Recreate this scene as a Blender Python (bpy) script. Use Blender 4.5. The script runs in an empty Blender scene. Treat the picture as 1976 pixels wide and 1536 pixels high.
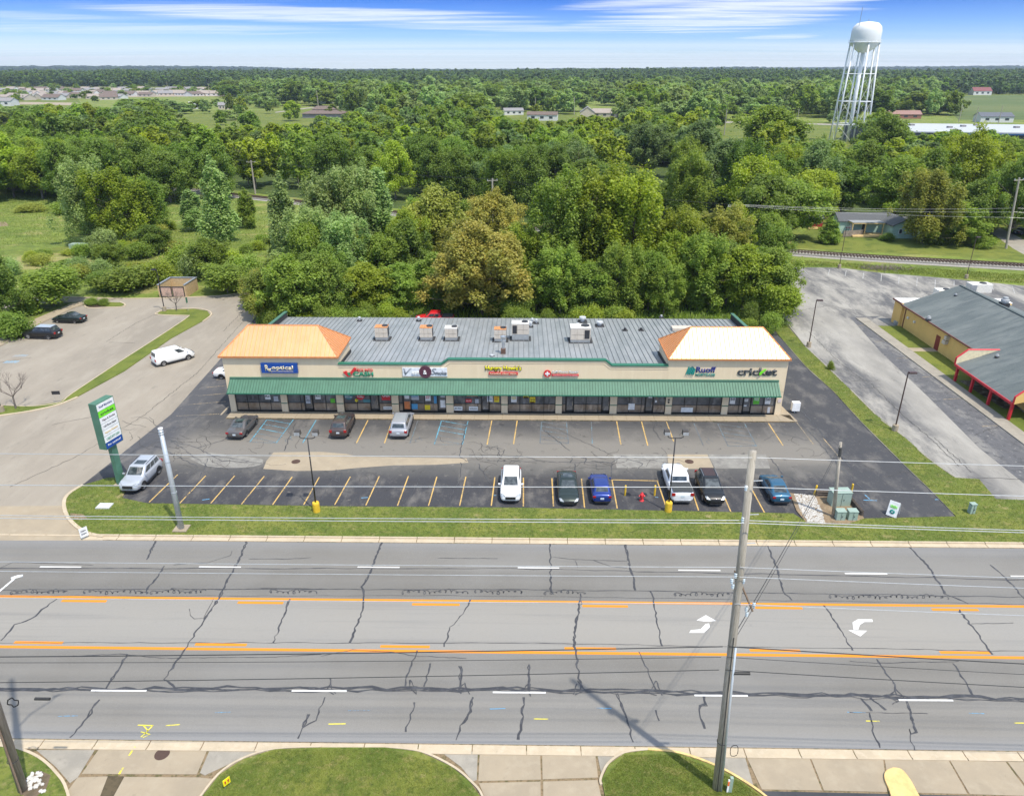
import bpy, bmesh, math, random
import numpy as np
from mathutils import Vector, Matrix
from mathutils.geometry import tessellate_polygon
R = math.radians
SC = bpy.context.scene
COL = SC.collection
rng = random.Random(11)

# ------------------------------------------------------------------ camera
F, CX, CY, CH = 1420.0, 988.0, 768.0, 35.0
PITCH = math.atan((768 - 133) / F)
YAW = 0.0150
cam = bpy.data.objects.new('camera', bpy.data.cameras.new('camera'))
COL.objects.link(cam)
cam.data.sensor_width = 36.0
cam.data.lens = F / 1976 * 36.0
cam.data.clip_start = 0.5
cam.data.clip_end = 30000
cam.location = (0, 0, CH)
cam.rotation_euler = (math.pi / 2 - PITCH, 0, YAW)
SC.camera = cam
# ------------------------------------------------------------------ sun, sky, exposure
SUN_EL, SUN_AZ = R(64), math.atan2(0.65, -0.76)
SD = Vector((math.cos(SUN_EL) * math.sin(SUN_AZ), math.cos(SUN_EL) * math.cos(SUN_AZ), math.sin(SUN_EL)))
sun = bpy.data.objects.new('sun', bpy.data.lights.new('sun', 'SUN'))
COL.objects.link(sun)
sun.data.energy = 2.3
sun.data.angle = R(1.0)
sun.data.color = (1.0, 0.93, 0.81)
sun.location = (60, -60, 120)
sun.rotation_euler = SD.to_track_quat('Z', 'Y').to_euler()
SC.view_settings.view_transform = 'Standard'
SC.view_settings.look = 'None'
SC.view_settings.gamma = 1.0
SC.view_settings.use_curve_mapping = False
SC.view_settings.exposure = 0.97
W = bpy.data.worlds.new('World')
SC.world = W
W.use_nodes = True


def sky():
    nt = W.node_tree
    N, L = nt.nodes, nt.links
    N.clear()
    out = N.new('ShaderNodeOutputWorld')
    bg = N.new('ShaderNodeBackground')
    bg.inputs['Strength'].default_value = 0.15
    L.new(bg.outputs[0], out.inputs[0])
    st = N.new('ShaderNodeTexSky')
    st.sky_type = 'NISHITA'
    st.sun_disc = False
    st.sun_elevation = SUN_EL
    st.sun_rotation = SUN_AZ
    st.altitude = 200
    st.air_density = 1.0
    st.dust_density = 0.6
    st.ozone_density = 1.5
    tc = N.new('ShaderNodeTexCoord')
    sp = N.new('ShaderNodeSeparateXYZ')
    L.new(tc.outputs['Generated'], sp.inputs[0])

    def M(op, a, b=None, c=None):
        n = N.new('ShaderNodeMath'); n.operation = op
        for i, v in enumerate((a, b, c)):
            if v is None: continue
            if isinstance(v, (int, float)): n.inputs[i].default_value = v
            else: L.new(v, n.inputs[i])
        return n.outputs[0]

    def MR(v, a, b, c=0.0, d=1.0, smooth=True):
        n = N.new('ShaderNodeMapRange')
        if smooth: n.interpolation_type = 'SMOOTHSTEP'
        L.new(v, n.inputs[0])
        for i, q in enumerate((a, b, c, d)): n.inputs[i + 1].default_value = q
        return n.outputs[0]
    z = M('MAXIMUM', sp.outputs[2], 0.0)
    zz = M('ADD', z, 0.012)
    px = M('DIVIDE', sp.outputs[0], zz)
    py = M('DIVIDE', sp.outputs[1], zz)

    def cloud(sx, sy, scale, det, seed, dist, rough=0.55):
        cb = N.new('ShaderNodeCombineXYZ')
        L.new(M('MULTIPLY', px, sx), cb.inputs[0]); L.new(M('MULTIPLY', py, sy), cb.inputs[1])
        cb.inputs[2].default_value = seed
        n = N.new('ShaderNodeTexNoise')
        n.inputs['Scale'].default_value = scale; n.inputs['Detail'].default_value = det
        n.inputs['Roughness'].default_value = rough; n.inputs['Distortion'].default_value = dist
        L.new(cb.outputs[0], n.inputs['Vector'])
        return n.outputs['Fac']
    # cirrus: long streaks of high cloud at their bearings, broken up by fine noise
    az = M('ARCTAN2', sp.outputs[0], sp.outputs[1])
    streak = MR(cloud(0.22, 0.9, 0.55, 9, 1.3, 1.6, 0.68), 0.32, 0.66)
    fine = MR(cloud(0.6, 2.2, 0.5, 8, 5.3, 1.8, 0.68), 0.28, 0.70, 0.40, 1.0)

    def plume(a0, e0, wa, we, sl, k):
        da = M('SUBTRACT', az, a0)
        de = M('SUBTRACT', M('SUBTRACT', z, e0), M('MULTIPLY', da, sl))
        q = M('ADD', M('POWER', M('ABSOLUTE', M('DIVIDE', da, wa)), 2.0), M('POWER', M('ABSOLUTE', M('DIVIDE', de, we)), 2.0))
        q = M('ADD', q, M('MULTIPLY', M('SUBTRACT', 0.5, streak), 0.9))
        return M('MULTIPLY', MR(q, 1.25, 0.05), k)
    cl = 0.0
    for p in ((-0.24, 0.0575, 0.25, 0.0095, -0.014, .95), (-0.03, 0.0455, 0.20, 0.005, -0.02, .6), (0.235, 0.058, 0.15, 0.020, 0.05, 1.0), (0.33, 0.071, 0.18, 0.011, 0.10, 1.0), (0.13, 0.070, 0.10, 0.006, .02, .8), (-.45, .040, .25, .006, .01, .6),
              (0.12, 0.048, 0.12, 0.004, 0.03, .6), (-0.55, 0.05, 0.10, 0.004, 0.0, .4), (0.30, 0.034, 0.05, 0.003, 0.02, .7), (0.95, 0.12, 0.3, 0.02, .05, .8), (-1.1, 0.15, 0.3, 0.03, -.05, .8), (-0.2, 0.25, 0.5, 0.03, .1, .8), (0.5, 0.4, 0.6, 0.06, 0, .7)):
        cl = M('MAXIMUM', M('MULTIPLY', plume(*p), fine), cl)
    veil = M('MULTIPLY', MR(z, 0.046, 0.004), MR(cloud(0.04, 0.30, 0.8, 7, 7.7, 0.9), 0.30, 0.66, 0.20, 0.85))
    gen = M('MULTIPLY', MR(cloud(0.052, 0.085, 1.0, 4, 3.4, 0.9), 0.50, 0.72), M('MULTIPLY', streak, .6))
    cl = M('MAXIMUM', M('MAXIMUM', cl, gen), veil)
    # the clear sky: pale at the horizon, deepening to blue in view
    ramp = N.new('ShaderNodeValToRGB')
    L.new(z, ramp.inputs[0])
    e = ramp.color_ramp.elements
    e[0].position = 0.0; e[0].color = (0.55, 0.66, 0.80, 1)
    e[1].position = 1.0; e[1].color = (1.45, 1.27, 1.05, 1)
    for p_, c_ in ((0.035, (0.245, 0.39, 0.74)), (0.075, (0.05, 0.15, 0.50)), (0.18, (0.30, 0.40, 0.66)), (0.4, (1.25, 1.13, .96))):  # upper stops, out of view, brighten and warm the dome as extra fill
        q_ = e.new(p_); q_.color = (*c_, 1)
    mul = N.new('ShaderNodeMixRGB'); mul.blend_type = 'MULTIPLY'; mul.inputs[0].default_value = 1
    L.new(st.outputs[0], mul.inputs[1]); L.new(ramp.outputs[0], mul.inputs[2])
    mx = N.new('ShaderNodeMixRGB')
    L.new(M('MULTIPLY', cl, 0.92), mx.inputs[0]); L.new(mul.outputs[0], mx.inputs[1])
    mx.inputs[2].default_value = (3.7, 3.9, 4.1, 1)
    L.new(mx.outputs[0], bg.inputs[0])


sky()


# ------------------------------------------------------------------ survey helpers (pixel of the photo -> place on the ground)
def ray(px, py):
    x = (px - CX) / F; y = -(py - CY) / F
    dx, dy, dz = x, math.cos(PITCH) + y * math.sin(PITCH), -math.sin(PITCH) + y * math.cos(PITCH)
    c, s = math.cos(YAW), math.sin(YAW)
    return Vector((dx * c - dy * s, dx * s + dy * c, dz))


def gp(px, py, z=0.0):
    d = ray(px, py); t = (z - CH) / d.z
    return Vector((d.x * t, d.y * t, z))


def at_y(px, py, Y):
    d = ray(px, py); t = Y / d.y
    return Vector((d.x * t, Y, CH + d.z * t))


def proj(p):
    c, s = math.cos(-YAW), math.sin(-YAW)
    x = p[0] * c - p[1] * s; y = p[0] * s + p[1] * c; z = p[2] - CH
    zc = y * math.cos(PITCH) - z * math.sin(PITCH); yc = y * math.sin(PITCH) + z * math.cos(PITCH)
    return (CX + F * x / zc, CY - F * yc / zc, zc)


# ------------------------------------------------------------------ materials
class NT:
    def __init__(s, name):
        s.m = bpy.data.materials.new(name); s.m.use_nodes = True
        s.t = s.m.node_tree; s.N = s.t.nodes; s.L = s.t.links
        s.b = s.N['Principled BSDF']

    def math(s, op, a, b=None):
        n = s.N.new('ShaderNodeMath'); n.operation = op
        for i, v in enumerate((a, b)):
            if v is None: continue
            if isinstance(v, (int, float)): n.inputs[i].default_value = v
            else: s.L.new(v, n.inputs[i])
        return n.outputs[0]

    def pos(s, scale=(1, 1, 1), obj=False):
        g = s.N.new('ShaderNodeTexCoord').outputs['Object'] if obj else s.N.new('ShaderNodeNewGeometry').outputs['Position']
        mp = s.N.new('ShaderNodeMapping'); s.L.new(g, mp.inputs[0]); mp.inputs['Scale'].default_value = scale
        return mp.outputs[0]

    def noise(s, scale, det=4, vec=None, stretch=(1, 1, 1), rough=0.55, obj=False, dist=0.0):
        n = s.N.new('ShaderNodeTexNoise'); n.inputs['Scale'].default_value = scale
        n.inputs['Detail'].default_value = det; n.inputs['Roughness'].default_value = rough; n.inputs['Distortion'].default_value = dist
        s.L.new(vec or s.pos(stretch, obj), n.inputs['Vector'])
        return n.outputs['Fac']

    def mr(s, v, a, b, c=0.0, d=1.0):
        n = s.N.new('ShaderNodeMapRange'); s.L.new(v, n.inputs[0])
        for i, q in enumerate((a, b, c, d)): n.inputs[i + 1].default_value = q
        return n.outputs[0]

    def mix(s, fac, a, b, blend='MIX'):
        n = s.N.new('ShaderNodeMixRGB'); n.blend_type = blend
        for i, v in ((0, fac), (1, a), (2, b)):
            if isinstance(v, (int, float)): n.inputs[i].default_value = v
            elif isinstance(v, tuple): n.inputs[i].default_value = (*v[:3], 1)
            else: s.L.new(v, n.inputs[i])
        return n.outputs[0]

    def set(s, col=None, rough=None, metal=None, spec=None, bump=None, bd=0.02, **kw):
        b = s.b
        for k, v in (('Base Color', col), ('Roughness', rough), ('Metallic', metal), ('Specular IOR Level', spec), *kw.items()):
            if v is None: continue
            if isinstance(v, tuple): b.inputs[k].default_value = (*v[:3], 1)
            elif isinstance(v, (int, float)): b.inputs[k].default_value = v
            else: s.L.new(v, b.inputs[k])
        if bump is not None:
            n = s.N.new('ShaderNodeBump'); n.inputs['Distance'].default_value = bd; n.inputs['Strength'].default_value = 0.6
            s.L.new(bump, n.inputs['Height']); s.L.new(n.outputs[0], b.inputs['Normal'])
        return s.m


MC = {}


def plain(name, col, rough=0.6, metal=0.0, var=0.12, scale=3.0, spec=0.5, coat=0.0, bump=False):
    if name in MC: return MC[name]
    t = NT(name)
    n = t.noise(scale, 4, obj=False)
    c2 = tuple(c * (1 - var) for c in col); c1 = tuple(min(1, c * (1 + var)) for c in col)
    t.set(t.mix(t.mr(n, .3, .7), c2, c1), rough, metal, spec, bump=n if bump else None)
    if coat: t.b.inputs['Coat Weight'].default_value = coat
    MC[name] = t.m
    return t.m


def layered(name, base, layers, rough=0.9, bumpscale=60, bd=0.01, spec=0.3):
    """layers: (colour, scale, lo, hi, strength, stretch)"""
    t = NT(name); c = base
    for (col, sc, lo, hi, st, sx) in layers:
        n = t.noise(sc, 6, stretch=sx, rough=0.62)
        c = t.mix(t.mr(n, lo, hi, 0, st), c, col)
    b = t.noise(bumpscale, 3)
    return t.set(c, rough, 0, spec, bump=b, bd=bd)


I3 = (1, 1, 1)
m_grass = layered('lawn_grass', (0.13, 0.17, 0.028), [
    ((0.20, 0.215, 0.042), 0.14, .42, .60, .9, I3), ((0.085, 0.13, 0.02), 0.45, .44, .60, .85, I3),
    ((0.26, 0.225, 0.085), 0.75, .55, .68, .8, (1, 1.8, 1)), ((0.055, 0.085, 0.014), 3, .50, .64, .8, (1, 1, 1)),
    ((0.24, 0.22, 0.085), 5, .54, .68, .7, I3), ((0.20, 0.22, 0.06), 12, .5, .72, .6, I3), ((0.40, 0.32, 0.17), 0.35, .655, .71, .75, I3)], 0.95, 25, 0.08)
m_bright = layered('mown_grass', (0.127, 0.164, 0.028), [
    ((0.195, 0.207, 0.037), 0.05, .4, .62, .8, I3), ((0.082, 0.116, 0.019), 0.3, .48, .64, .8, I3),
    ((0.074, 0.097, 0.016), 4, .5, .7, .5, I3)], 0.95, 20, 0.05)
m_meadow = layered('meadow_grass', (0.185, 0.225, 0.042), [
    ((0.105, 0.155, 0.026), 0.09, .42, .58, .85, I3), ((0.34, 0.30, 0.115), 0.11, .52, .62, .8, (.5, 1.4, 1)),
    ((0.22, 0.29, 0.045), 0.35, .48, .62, .8, I3), ((0.09, 0.13, 0.025), 1.3, .5, .66, .7, I3), ((0.33, 0.32, 0.14), 4, .55, .72, .6, I3)], 0.95, 8, 0.3)
m_dry = layered('dry_cut_grass', (0.286, 0.260, 0.102), [((0.182, 0.208, 0.060), 0.4, .45, .6, .8, (.3, 2, 1)), ((0.351, 0.312, 0.144), 3, .5, .7, .6, I3)], 0.95, 12, 0.08)
m_litter = layered('woodland_floor', (0.056, 0.090, 0.021), [((0.091, 0.128, 0.029), 0.4, .45, .62, .9, I3), ((0.126, 0.105, 0.052), 1.2, .55, .7, .7, I3)], 0.95, 8, 0.2)
m_dirt = layered('bare_earth', (0.27, 0.20, 0.125), [((0.17, 0.125, 0.08), 1.3, .45, .65, .8, I3), ((0.36, 0.29, 0.2), 5, .5, .7, .6, I3)], 0.95, 30, 0.05)
m_joint = layered('joint_soil', (0.25, 0.185, 0.11), [((0.08, 0.085, 0.03), 2.5, .5, .62, .8, I3), ((0.06, 0.045, 0.03), 6, .5, .7, .7, I3)], 0.95, 30, 0.03)
def road_material():
    t = NT('road_asphalt')
    g = t.N.new('ShaderNodeNewGeometry').outputs['Position']
    sp = t.N.new('ShaderNodeSeparateXYZ'); t.L.new(g, sp.inputs[0])
    y = t.math('ADD', sp.outputs[1], t.math('MULTIPLY', t.math('SUBTRACT', t.noise(.4, 3, stretch=(.15, 1, 1)), .5), .35))
    r = t.N.new('ShaderNodeValToRGB'); t.L.new(t.mr(y, 30, 50), r.inputs[0]); e = r.color_ramp.elements
    st = [(30, .235), (31.2, .25), (31.9, .215), (33.0, .245), (33.9, .225), (34.4, .19), (35.3, .215), (36.2, .185), (37.1, .205), (37.5, .305), (39.8, .325), (42.2, .305), (42.5, .195), (43.6, .17), (44.6, .20), (45.6, .175), (46.1, .225), (47.0, .215), (48.0, .20), (49.4, .22)]
    e[0].position = 0; e[0].color = (st[0][1],) * 3 + (1,); e[1].position = 1; e[1].color = (st[-1][1],) * 3 + (1,)
    for p, v in st[1:-1]:
        q = e.new((p - 30) / 20); q.color = (v * .90, v * .85, v * .755, 1)
    c = r.outputs[0]
    c = t.mix(t.mr(t.noise(.10, 4), .4, .62, 0, .3), c, (.27, .265, .25))
    c = t.mix(t.mr(t.noise(1.3, 5, stretch=(.03, 1, 1), rough=.65), .52, .70, 0, .35), c, (.15, .15, .15))
    c = t.mix(t.mr(t.noise(2.5, 6, rough=.7), .62, .74, 0, .35), c, (.13, .13, .13))
    c = t.mix(t.mr(t.noise(26, 3), .5, .74, 0, .30), c, (.34, .335, .32)); c = t.mix(t.mr(t.noise(31, 3), .5, .74, 0, .28), c, (.12, .12, .12))
    return t.set(c, 0.92, 0, 0.3, bump=t.noise(50, 3), bd=0.008)


m_road = road_material()
m_beige = layered('aggregate_asphalt', (0.312, 0.274, 0.221), [
    ((0.237, 0.209, 0.170), 0.12, .42, .6, .7, (1, .35, 1)), ((0.363, 0.326, 0.267), 0.4, .48, .68, .6, (1, .4, 1)),
    ((0.177, 0.158, 0.138), 1.5, .60, .72, .5, (1, .3, 1)), ((0.205, 0.186, 0.156), 20, .54, .74, .4, I3)], 0.93, 40, 0.01)
def rightlot_material():
    t = NT('weathered_asphalt')
    g = t.N.new('ShaderNodeNewGeometry').outputs['Position']
    sp = t.N.new('ShaderNodeSeparateXYZ'); t.L.new(g, sp.inputs[0])
    c = t.mix(t.mr(t.noise(.3, 6, stretch=(1, .35, 1), rough=.65), .38, .66), (.29, .275, .245), (.385, .365, .325))
    edge = t.mr(t.math('ABSOLUTE', t.math('SUBTRACT', t.math('ADD', sp.outputs[0], t.math('MULTIPLY', t.math('SUBTRACT', t.noise(.12, 3), .5), 6)), 46.3)), 1.4, 4.2)
    st = t.math('MULTIPLY', t.mr(t.noise(.22, 7, stretch=(1, .30, 1), rough=.72, dist=.3), .42, .58), t.math('ADD', t.math('MULTIPLY', edge, .75), .22))
    c = t.mix(st, c, (.105, .105, .108))
    c = t.mix(t.mr(t.noise(.8, 6, stretch=(1, .25, 1), rough=.75), .58, .70, 0, .6), c, (.075, .076, .08))
    c = t.mix(t.mr(t.noise(1.6, 6, stretch=(.4, 1, 1), rough=.75), .60, .72, 0, .5), c, (.40, .385, .35))
    c = t.mix(t.mr(t.noise(22, 3), .52, .74, 0, .4), c, (.15, .145, .135))
    return t.set(c, .93, 0, .3, bump=t.noise(40, 3), bd=.01)


m_rightlot = rightlot_material()
m_conc = layered('concrete', (0.361, 0.298, 0.212), [
    ((0.297, 0.248, 0.180), 0.35, .42, .62, .7, I3), ((0.404, 0.344, 0.252), 1.2, .5, .7, .6, I3), ((0.232, 0.193, 0.144), 2.2, .62, .76, .5, I3),
    ((0.310, 0.269, 0.208), 30, .55, .75, .35, I3)], 0.9, 60, 0.005)
m_conc2 = layered('grey_concrete', (0.324, 0.295, 0.244), [((0.252, 0.233, 0.197), 0.5, .42, .62, .7, I3), ((0.387, 0.352, 0.294), 1.6, .5, .7, .6, I3), ((0.198, 0.176, 0.143), 3, .6, .75, .5, I3)], 0.9, 60, 0.005)
m_fresh = layered('dark_asphalt', (0.052, 0.054, 0.060), [((0.085, 0.085, 0.088), 0.25, .45, .62, .8, (1, .35, 1)), ((0.035, 0.036, 0.042), 1.1, .5, .66, .6, I3), ((0.16, 0.145, 0.125), 1.7, .66, .76, .6, (1, .6, 1)), ((0.11, 0.11, 0.11), 22, .55, .75, .4, I3)], 0.85, 50, 0.01)
m_gravel = layered('railway_ballast', (0.36, 0.34, 0.30), [((0.17, 0.155, 0.13), 6, .45, .62, .8, I3), ((0.5, 0.48, 0.44), 9, .55, .7, .8, I3), ((0.22, 0.2, 0.12), 0.5, .55, .7, .6, I3)], 0.95, 10, 0.08)
m_seal = layered('crack_sealant', (0.050, 0.051, 0.056), [((0.095, 0.095, 0.10), 2, .45, .65, .8, I3)], 0.55, 30, 0.003, 0.4)
m_fine = layered('fine_crack', (0.055, 0.052, 0.05), [((0.09, 0.085, 0.08), 2, .45, .65, .8, I3)], 0.9, 30, 0.003)  # dark tone of the fine asphalt cracks


def worn(name, col, under, cover=0.5):
    t = NT(name)
    n = t.noise(7, 6, rough=0.7); n2 = t.noise(0.6, 3)
    f = t.mr(t.math('ADD', n, t.math('MULTIPLY', n2, 0.5)), cover + .18, cover + .34)
    return t.set(t.mix(f, col, under), 0.7)


m_white = worn('white_road_paint', (0.72, 0.71, 0.68), (0.36, 0.35, 0.34), 0.68)
m_yellow = worn('yellow_road_paint', (0.70, 0.245, 0.012), (0.58, 0.21, 0.025), 0.80)
m_stally = worn('stall_yellow_paint', (0.62, 0.40, 0.12), (0.20, 0.16, 0.10), 0.55)
m_stallf = worn('faded_stall_paint', (0.42, 0.31, 0.16), (0.13, 0.12, 0.10), 0.44)
m_blue = worn('blue_stall_paint', (0.10, 0.38, 0.52), (0.09, 0.12, 0.14), 0.50)
m_bluef = worn('faded_blue_paint', (0.13, 0.27, 0.34), (0.11, 0.115, 0.12), 0.40)
m_spray = worn('yellow_spray_paint', (0.75, 0.66, 0.06), (0.3, 0.28, 0.15), 0.58)
m_sprayb = worn('blue_spray_paint', (0.10, 0.36, 0.60), (0.17, 0.18, 0.19), 0.48)
m_whitef = worn('faded_white_paint', (0.50, 0.49, 0.46), (0.26, 0.26, 0.25), 0.46)


def lot_material():
    t = NT('mall_lot_asphalt')
    g = t.N.new('ShaderNodeNewGeometry').outputs['Position']
    sp = t.N.new('ShaderNodeSeparateXYZ'); t.L.new(g, sp.inputs[0])
    wob = t.math('MULTIPLY', t.math('SUBTRACT', t.noise(0.35, 5, stretch=(.4, 1, 1)), 0.5), 3.2)
    y = t.math('ADD', sp.outputs[1], wob)
    r = t.N.new('ShaderNodeValToRGB'); t.L.new(t.mr(y, 52, 76), r.inputs[0])
    e = r.color_ramp.elements
    stops = [(0, (.045, .046, .052)), (.30, (.050, .050, .056)), (.39, (.10, .097, .092)), (.50, (.205, .19, .165)), (.62, (.20, .185, .16)),
             (.70, (.135, .127, .115)), (.80, (.072, .071, .072)), (1, (.066, .066, .068))]
    e[0].position = 0; e[0].color = (*stops[0][1], 1); e[1].position = 1; e[1].color = (*stops[-1][1], 1)
    for p, c in stops[1:-1]:
        q = e.new(p); q.color = (*c, 1)
    c = r.outputs[0]
    # the side drives were sealed later and stay dark
    side = t.math('MAXIMUM', t.mr(t.math('ADD', sp.outputs[0], wob), 30.2, 31.4), t.mr(sp.outputs[1], 76, 77))
    c = t.mix(side, c, (.058, .059, .064))
    lf = t.math('MULTIPLY', t.mr(t.math('ADD', sp.outputs[0], wob), -34, -37), t.mr(sp.outputs[1], 60, 63))
    c = t.mix(lf, c, (.082, .083, .090))
    n1 = t.noise(0.55, 6, stretch=(1, .5, 1), rough=.65)
    c = t.mix(t.mr(n1, .50, .68, 0, .55), c, (.20, .185, .165))
    n2 = t.noise(1.6, 6, rough=.7)
    c = t.mix(t.mr(n2, .60, .72, 0, .55), c, (.26, .235, .20))
    n3 = t.noise(1.1, 5, rough=.7, dist=.4)
    c = t.mix(t.mr(n3, .60, .70, 0, .6), c, (.028, .028, .030))
    n4 = t.noise(24, 3)
    c = t.mix(t.mr(n4, .5, .75, 0, .4), c, (.14, .135, .13))
    return t.set(c, 0.88, 0, 0.3, bump=t.noise(50, 3), bd=0.01)


m_lot = lot_material()


# ------------------------------------------------------------------ mesh building
class MB:
    def __init__(s): s.v = []; s.f = []; s.m = []; s.cur = 0

    def add(s, vs, fs):
        o = len(s.v); s.v += [tuple(v) for v in vs]; s.f += [tuple(i + o for i in f) for f in fs]; s.m += [s.cur] * len(fs); return s

    def box(s, c, d, rz=0.0, top=1.0, sh=(0, 0)):
        x, y, z = (q / 2 for q in d); P = []
        for sz, k in ((-1, 1.0), (1, top)):
            for sx, sy in ((-1, -1), (1, -1), (1, 1), (-1, 1)):
                a, b = sx * x * k + (sh[0] if sz > 0 else 0), sy * y * k + (sh[1] if sz > 0 else 0)
                P.append((c[0] + a * math.cos(rz) - b * math.sin(rz), c[1] + a * math.sin(rz) + b * math.cos(rz), c[2] + sz * z))
        return s.add(P, [(0, 3, 2, 1), (4, 5, 6, 7), (0, 1, 5, 4), (1, 2, 6, 5), (2, 3, 7, 6), (3, 0, 4, 7)])

    def tube(s, pts, r, n=8, r2=None, caps=True):
        pts = [Vector(p) for p in pts]; P = []; k = len(pts)
        for i, p in enumerate(pts):
            d = (pts[min(i + 1, k - 1)] - pts[max(i - 1, 0)]).normalized()
            a = d.cross(Vector((0, 0, 1)) if abs(d.z) < .95 else Vector((1, 0, 0))).normalized(); b = d.cross(a)
            rr = r if r2 is None else r + (r2 - r) * i / (k - 1)
            for j in range(n):
                q = 2 * math.pi * j / n
                P.append(p + (a * math.cos(q) + b * math.sin(q)) * rr)
        Fc = []
        for i in range(k - 1):
            for j in range(n):
                Fc.append((i * n + j, i * n + (j + 1) % n, (i + 1) * n + (j + 1) % n, (i + 1) * n + j))
        if caps: Fc += [tuple(range(n - 1, -1, -1)), tuple((k - 1) * n + j for j in range(n))]
        return s.add(P, Fc)

    def lathe(s, c, prof, n=24):
        P = []
        for (r, z) in prof:
            for j in range(n):
                q = 2 * math.pi * j / n; P.append((c[0] + r * math.cos(q), c[1] + r * math.sin(q), c[2] + z))
        Fc = [(i * n + j, i * n + (j + 1) % n, (i + 1) * n + (j + 1) % n, (i + 1) * n + j) for i in range(len(prof) - 1) for j in range(n)]
        return s.add(P, Fc)

    def poly(s, pts, z0, z1=None):
        """flat polygon at z0, or a slab from z0 to z1"""
        P2 = [Vector((p[0], p[1], 0)) for p in pts]; n = len(P2)
        area = sum(P2[i].x * P2[(i + 1) % n].y - P2[(i + 1) % n].x * P2[i].y for i in range(n))
        if area < 0: P2.reverse()
        tri = tessellate_polygon([P2]); zt = z0 if z1 is None else z1
        fs = []
        for a, b, c in tri:
            cr = (P2[b] - P2[a]).cross(P2[c] - P2[a]).z
            fs.append((a, b, c) if cr > 0 else (a, c, b))
        s.add([(p.x, p.y, zt) for p in P2], fs)
        if z1 is not None:
            s.add([(p.x, p.y, z0) for p in P2] + [(p.x, p.y, z1) for p in P2], [(i, (i + 1) % n, (i + 1) % n + n, i + n) for i in range(n)])
        return s

    def prism(s, pts, axis, a, b):
        """closed outline in the plane normal to axis ('x': pts are (y, z); 'y': pts are (x, z)), extruded from a to b"""
        n = len(pts)
        mk = (lambda p, t: (t, p[0], p[1])) if axis == 'x' else (lambda p, t: (p[0], t, p[1]))
        s.add([mk(p, a) for p in pts] + [mk(p, b) for p in pts],
              [(i, (i + 1) % n, (i + 1) % n + n, i + n) for i in range(n)])
        tri = tessellate_polygon([[Vector((p[0], p[1], 0)) for p in pts]])
        s.add([mk(p, a) for p in pts], [t for t in tri]); s.add([mk(p, b) for p in pts], [t[::-1] for t in tri])
        return s

    def ribbon(s, pts, w, z, wf=None):
        pts = [Vector((p[0], p[1], 0)) for p in pts]; k = len(pts); P = []
        for i, p in enumerate(pts):
            d = (pts[min(i + 1, k - 1)] - pts[max(i - 1, 0)])
            if d.length < 1e-6: d = Vector((1, 0, 0))
            d.normalize(); nrm = Vector((-d.y, d.x, 0)); ww = (w if wf is None else wf(i, k)) / 2
            P += [(p.x + nrm.x * ww, p.y + nrm.y * ww, z), (p.x - nrm.x * ww, p.y - nrm.y * ww, z)]
        return s.add(P, [(2 * i + 1, 2 * i + 3, 2 * i + 2, 2 * i) for i in range(k - 1)])

    def rail(s, pts, w, z0, z1):
        """a kerb-like bar along a polyline"""
        pts = [Vector((p[0], p[1], 0)) for p in pts]; k = len(pts); P = []
        for i, p in enumerate(pts):
            d = (pts[min(i + 1, k - 1)] - pts[max(i - 1, 0)]).normalized(); nrm = Vector((-d.y, d.x, 0)) * (w / 2)
            for q, z in ((nrm, z0), (nrm, z1), (-nrm, z1), (-nrm, z0)): P.append((p.x + q.x, p.y + q.y, z))
        fs = []
        for i in range(k - 1):
            for j in range(3): fs.append((4 * i + j, 4 * i + j + 1, 4 * i + 4 + j + 1, 4 * i + 4 + j))
        fs += [(0, 1, 2, 3), (4 * k - 1, 4 * k - 2, 4 * k - 3, 4 * k - 4)]
        return s.add(P, fs)

    def build(s, name, mats, parent=None, smooth=False, fix=True, loc=None, local=False):
        me = bpy.data.meshes.new(name)
        o0 = Vector((0, 0, 0))
        if parent is not None and not local: o0 = origin(parent)
        if loc is not None: o0 = o0 + Vector(loc)
        me.from_pydata([(v[0] - o0.x, v[1] - o0.y, v[2] - o0.z) for v in s.v] if o0.length else s.v, [], s.f)
        if not isinstance(mats, (list, tuple)): mats = [mats]
        for m in mats: me.materials.append(m)
        if len(mats) > 1: me.polygons.foreach_set('material_index', s.m)
        if fix:
            bm = bmesh.new(); bm.from_mesh(me); bmesh.ops.recalc_face_normals(bm, faces=bm.faces); bm.to_mesh(me); bm.free()
        if smooth: me.polygons.foreach_set('use_smooth', [True] * len(me.polygons))
        me.update()
        ob = bpy.data.objects.new(name, me); COL.objects.link(ob)
        if loc is not None: ob.location = loc
        if parent is not None: ob.parent = parent
        return ob


def origin(o):
    v = Vector((0, 0, 0))
    while o is not None:
        v = v + Vector(o.location); o = o.parent
    return v


def tag(o, label=None, cat=None, group=None, kind=None):
    if label: o['label'] = label
    if cat: o['category'] = cat
    if group: o['group'] = group
    if kind: o['kind'] = kind
    return o


def thing(name, label, cat, loc=(0, 0, 0), rz=0.0, group=None):
    o = bpy.data.objects.new(name, None); COL.objects.link(o)
    o.location = loc; o.rotation_euler = (0, 0, rz); o.empty_display_size = 0.3
    return tag(o, label, cat, group)


def dup(root, loc=None, rz=None, label=None, scale=None):
    kids = {}
    for o in list(root.children_recursive): kids.setdefault(o.parent.name, []).append(o)

    def cp(o, par):
        c = o.copy(); COL.objects.link(c)
        if par is not None: c.parent = par
        for ch in kids.get(o.name, []): cp(ch, c)
        return c
    c = cp(root, None)
    if loc is not None: c.location = loc
    if rz is not None: c.rotation_euler = (0, 0, rz)
    if scale is not None: c.scale = scale
    if label: c['label'] = label
    return c


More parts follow.
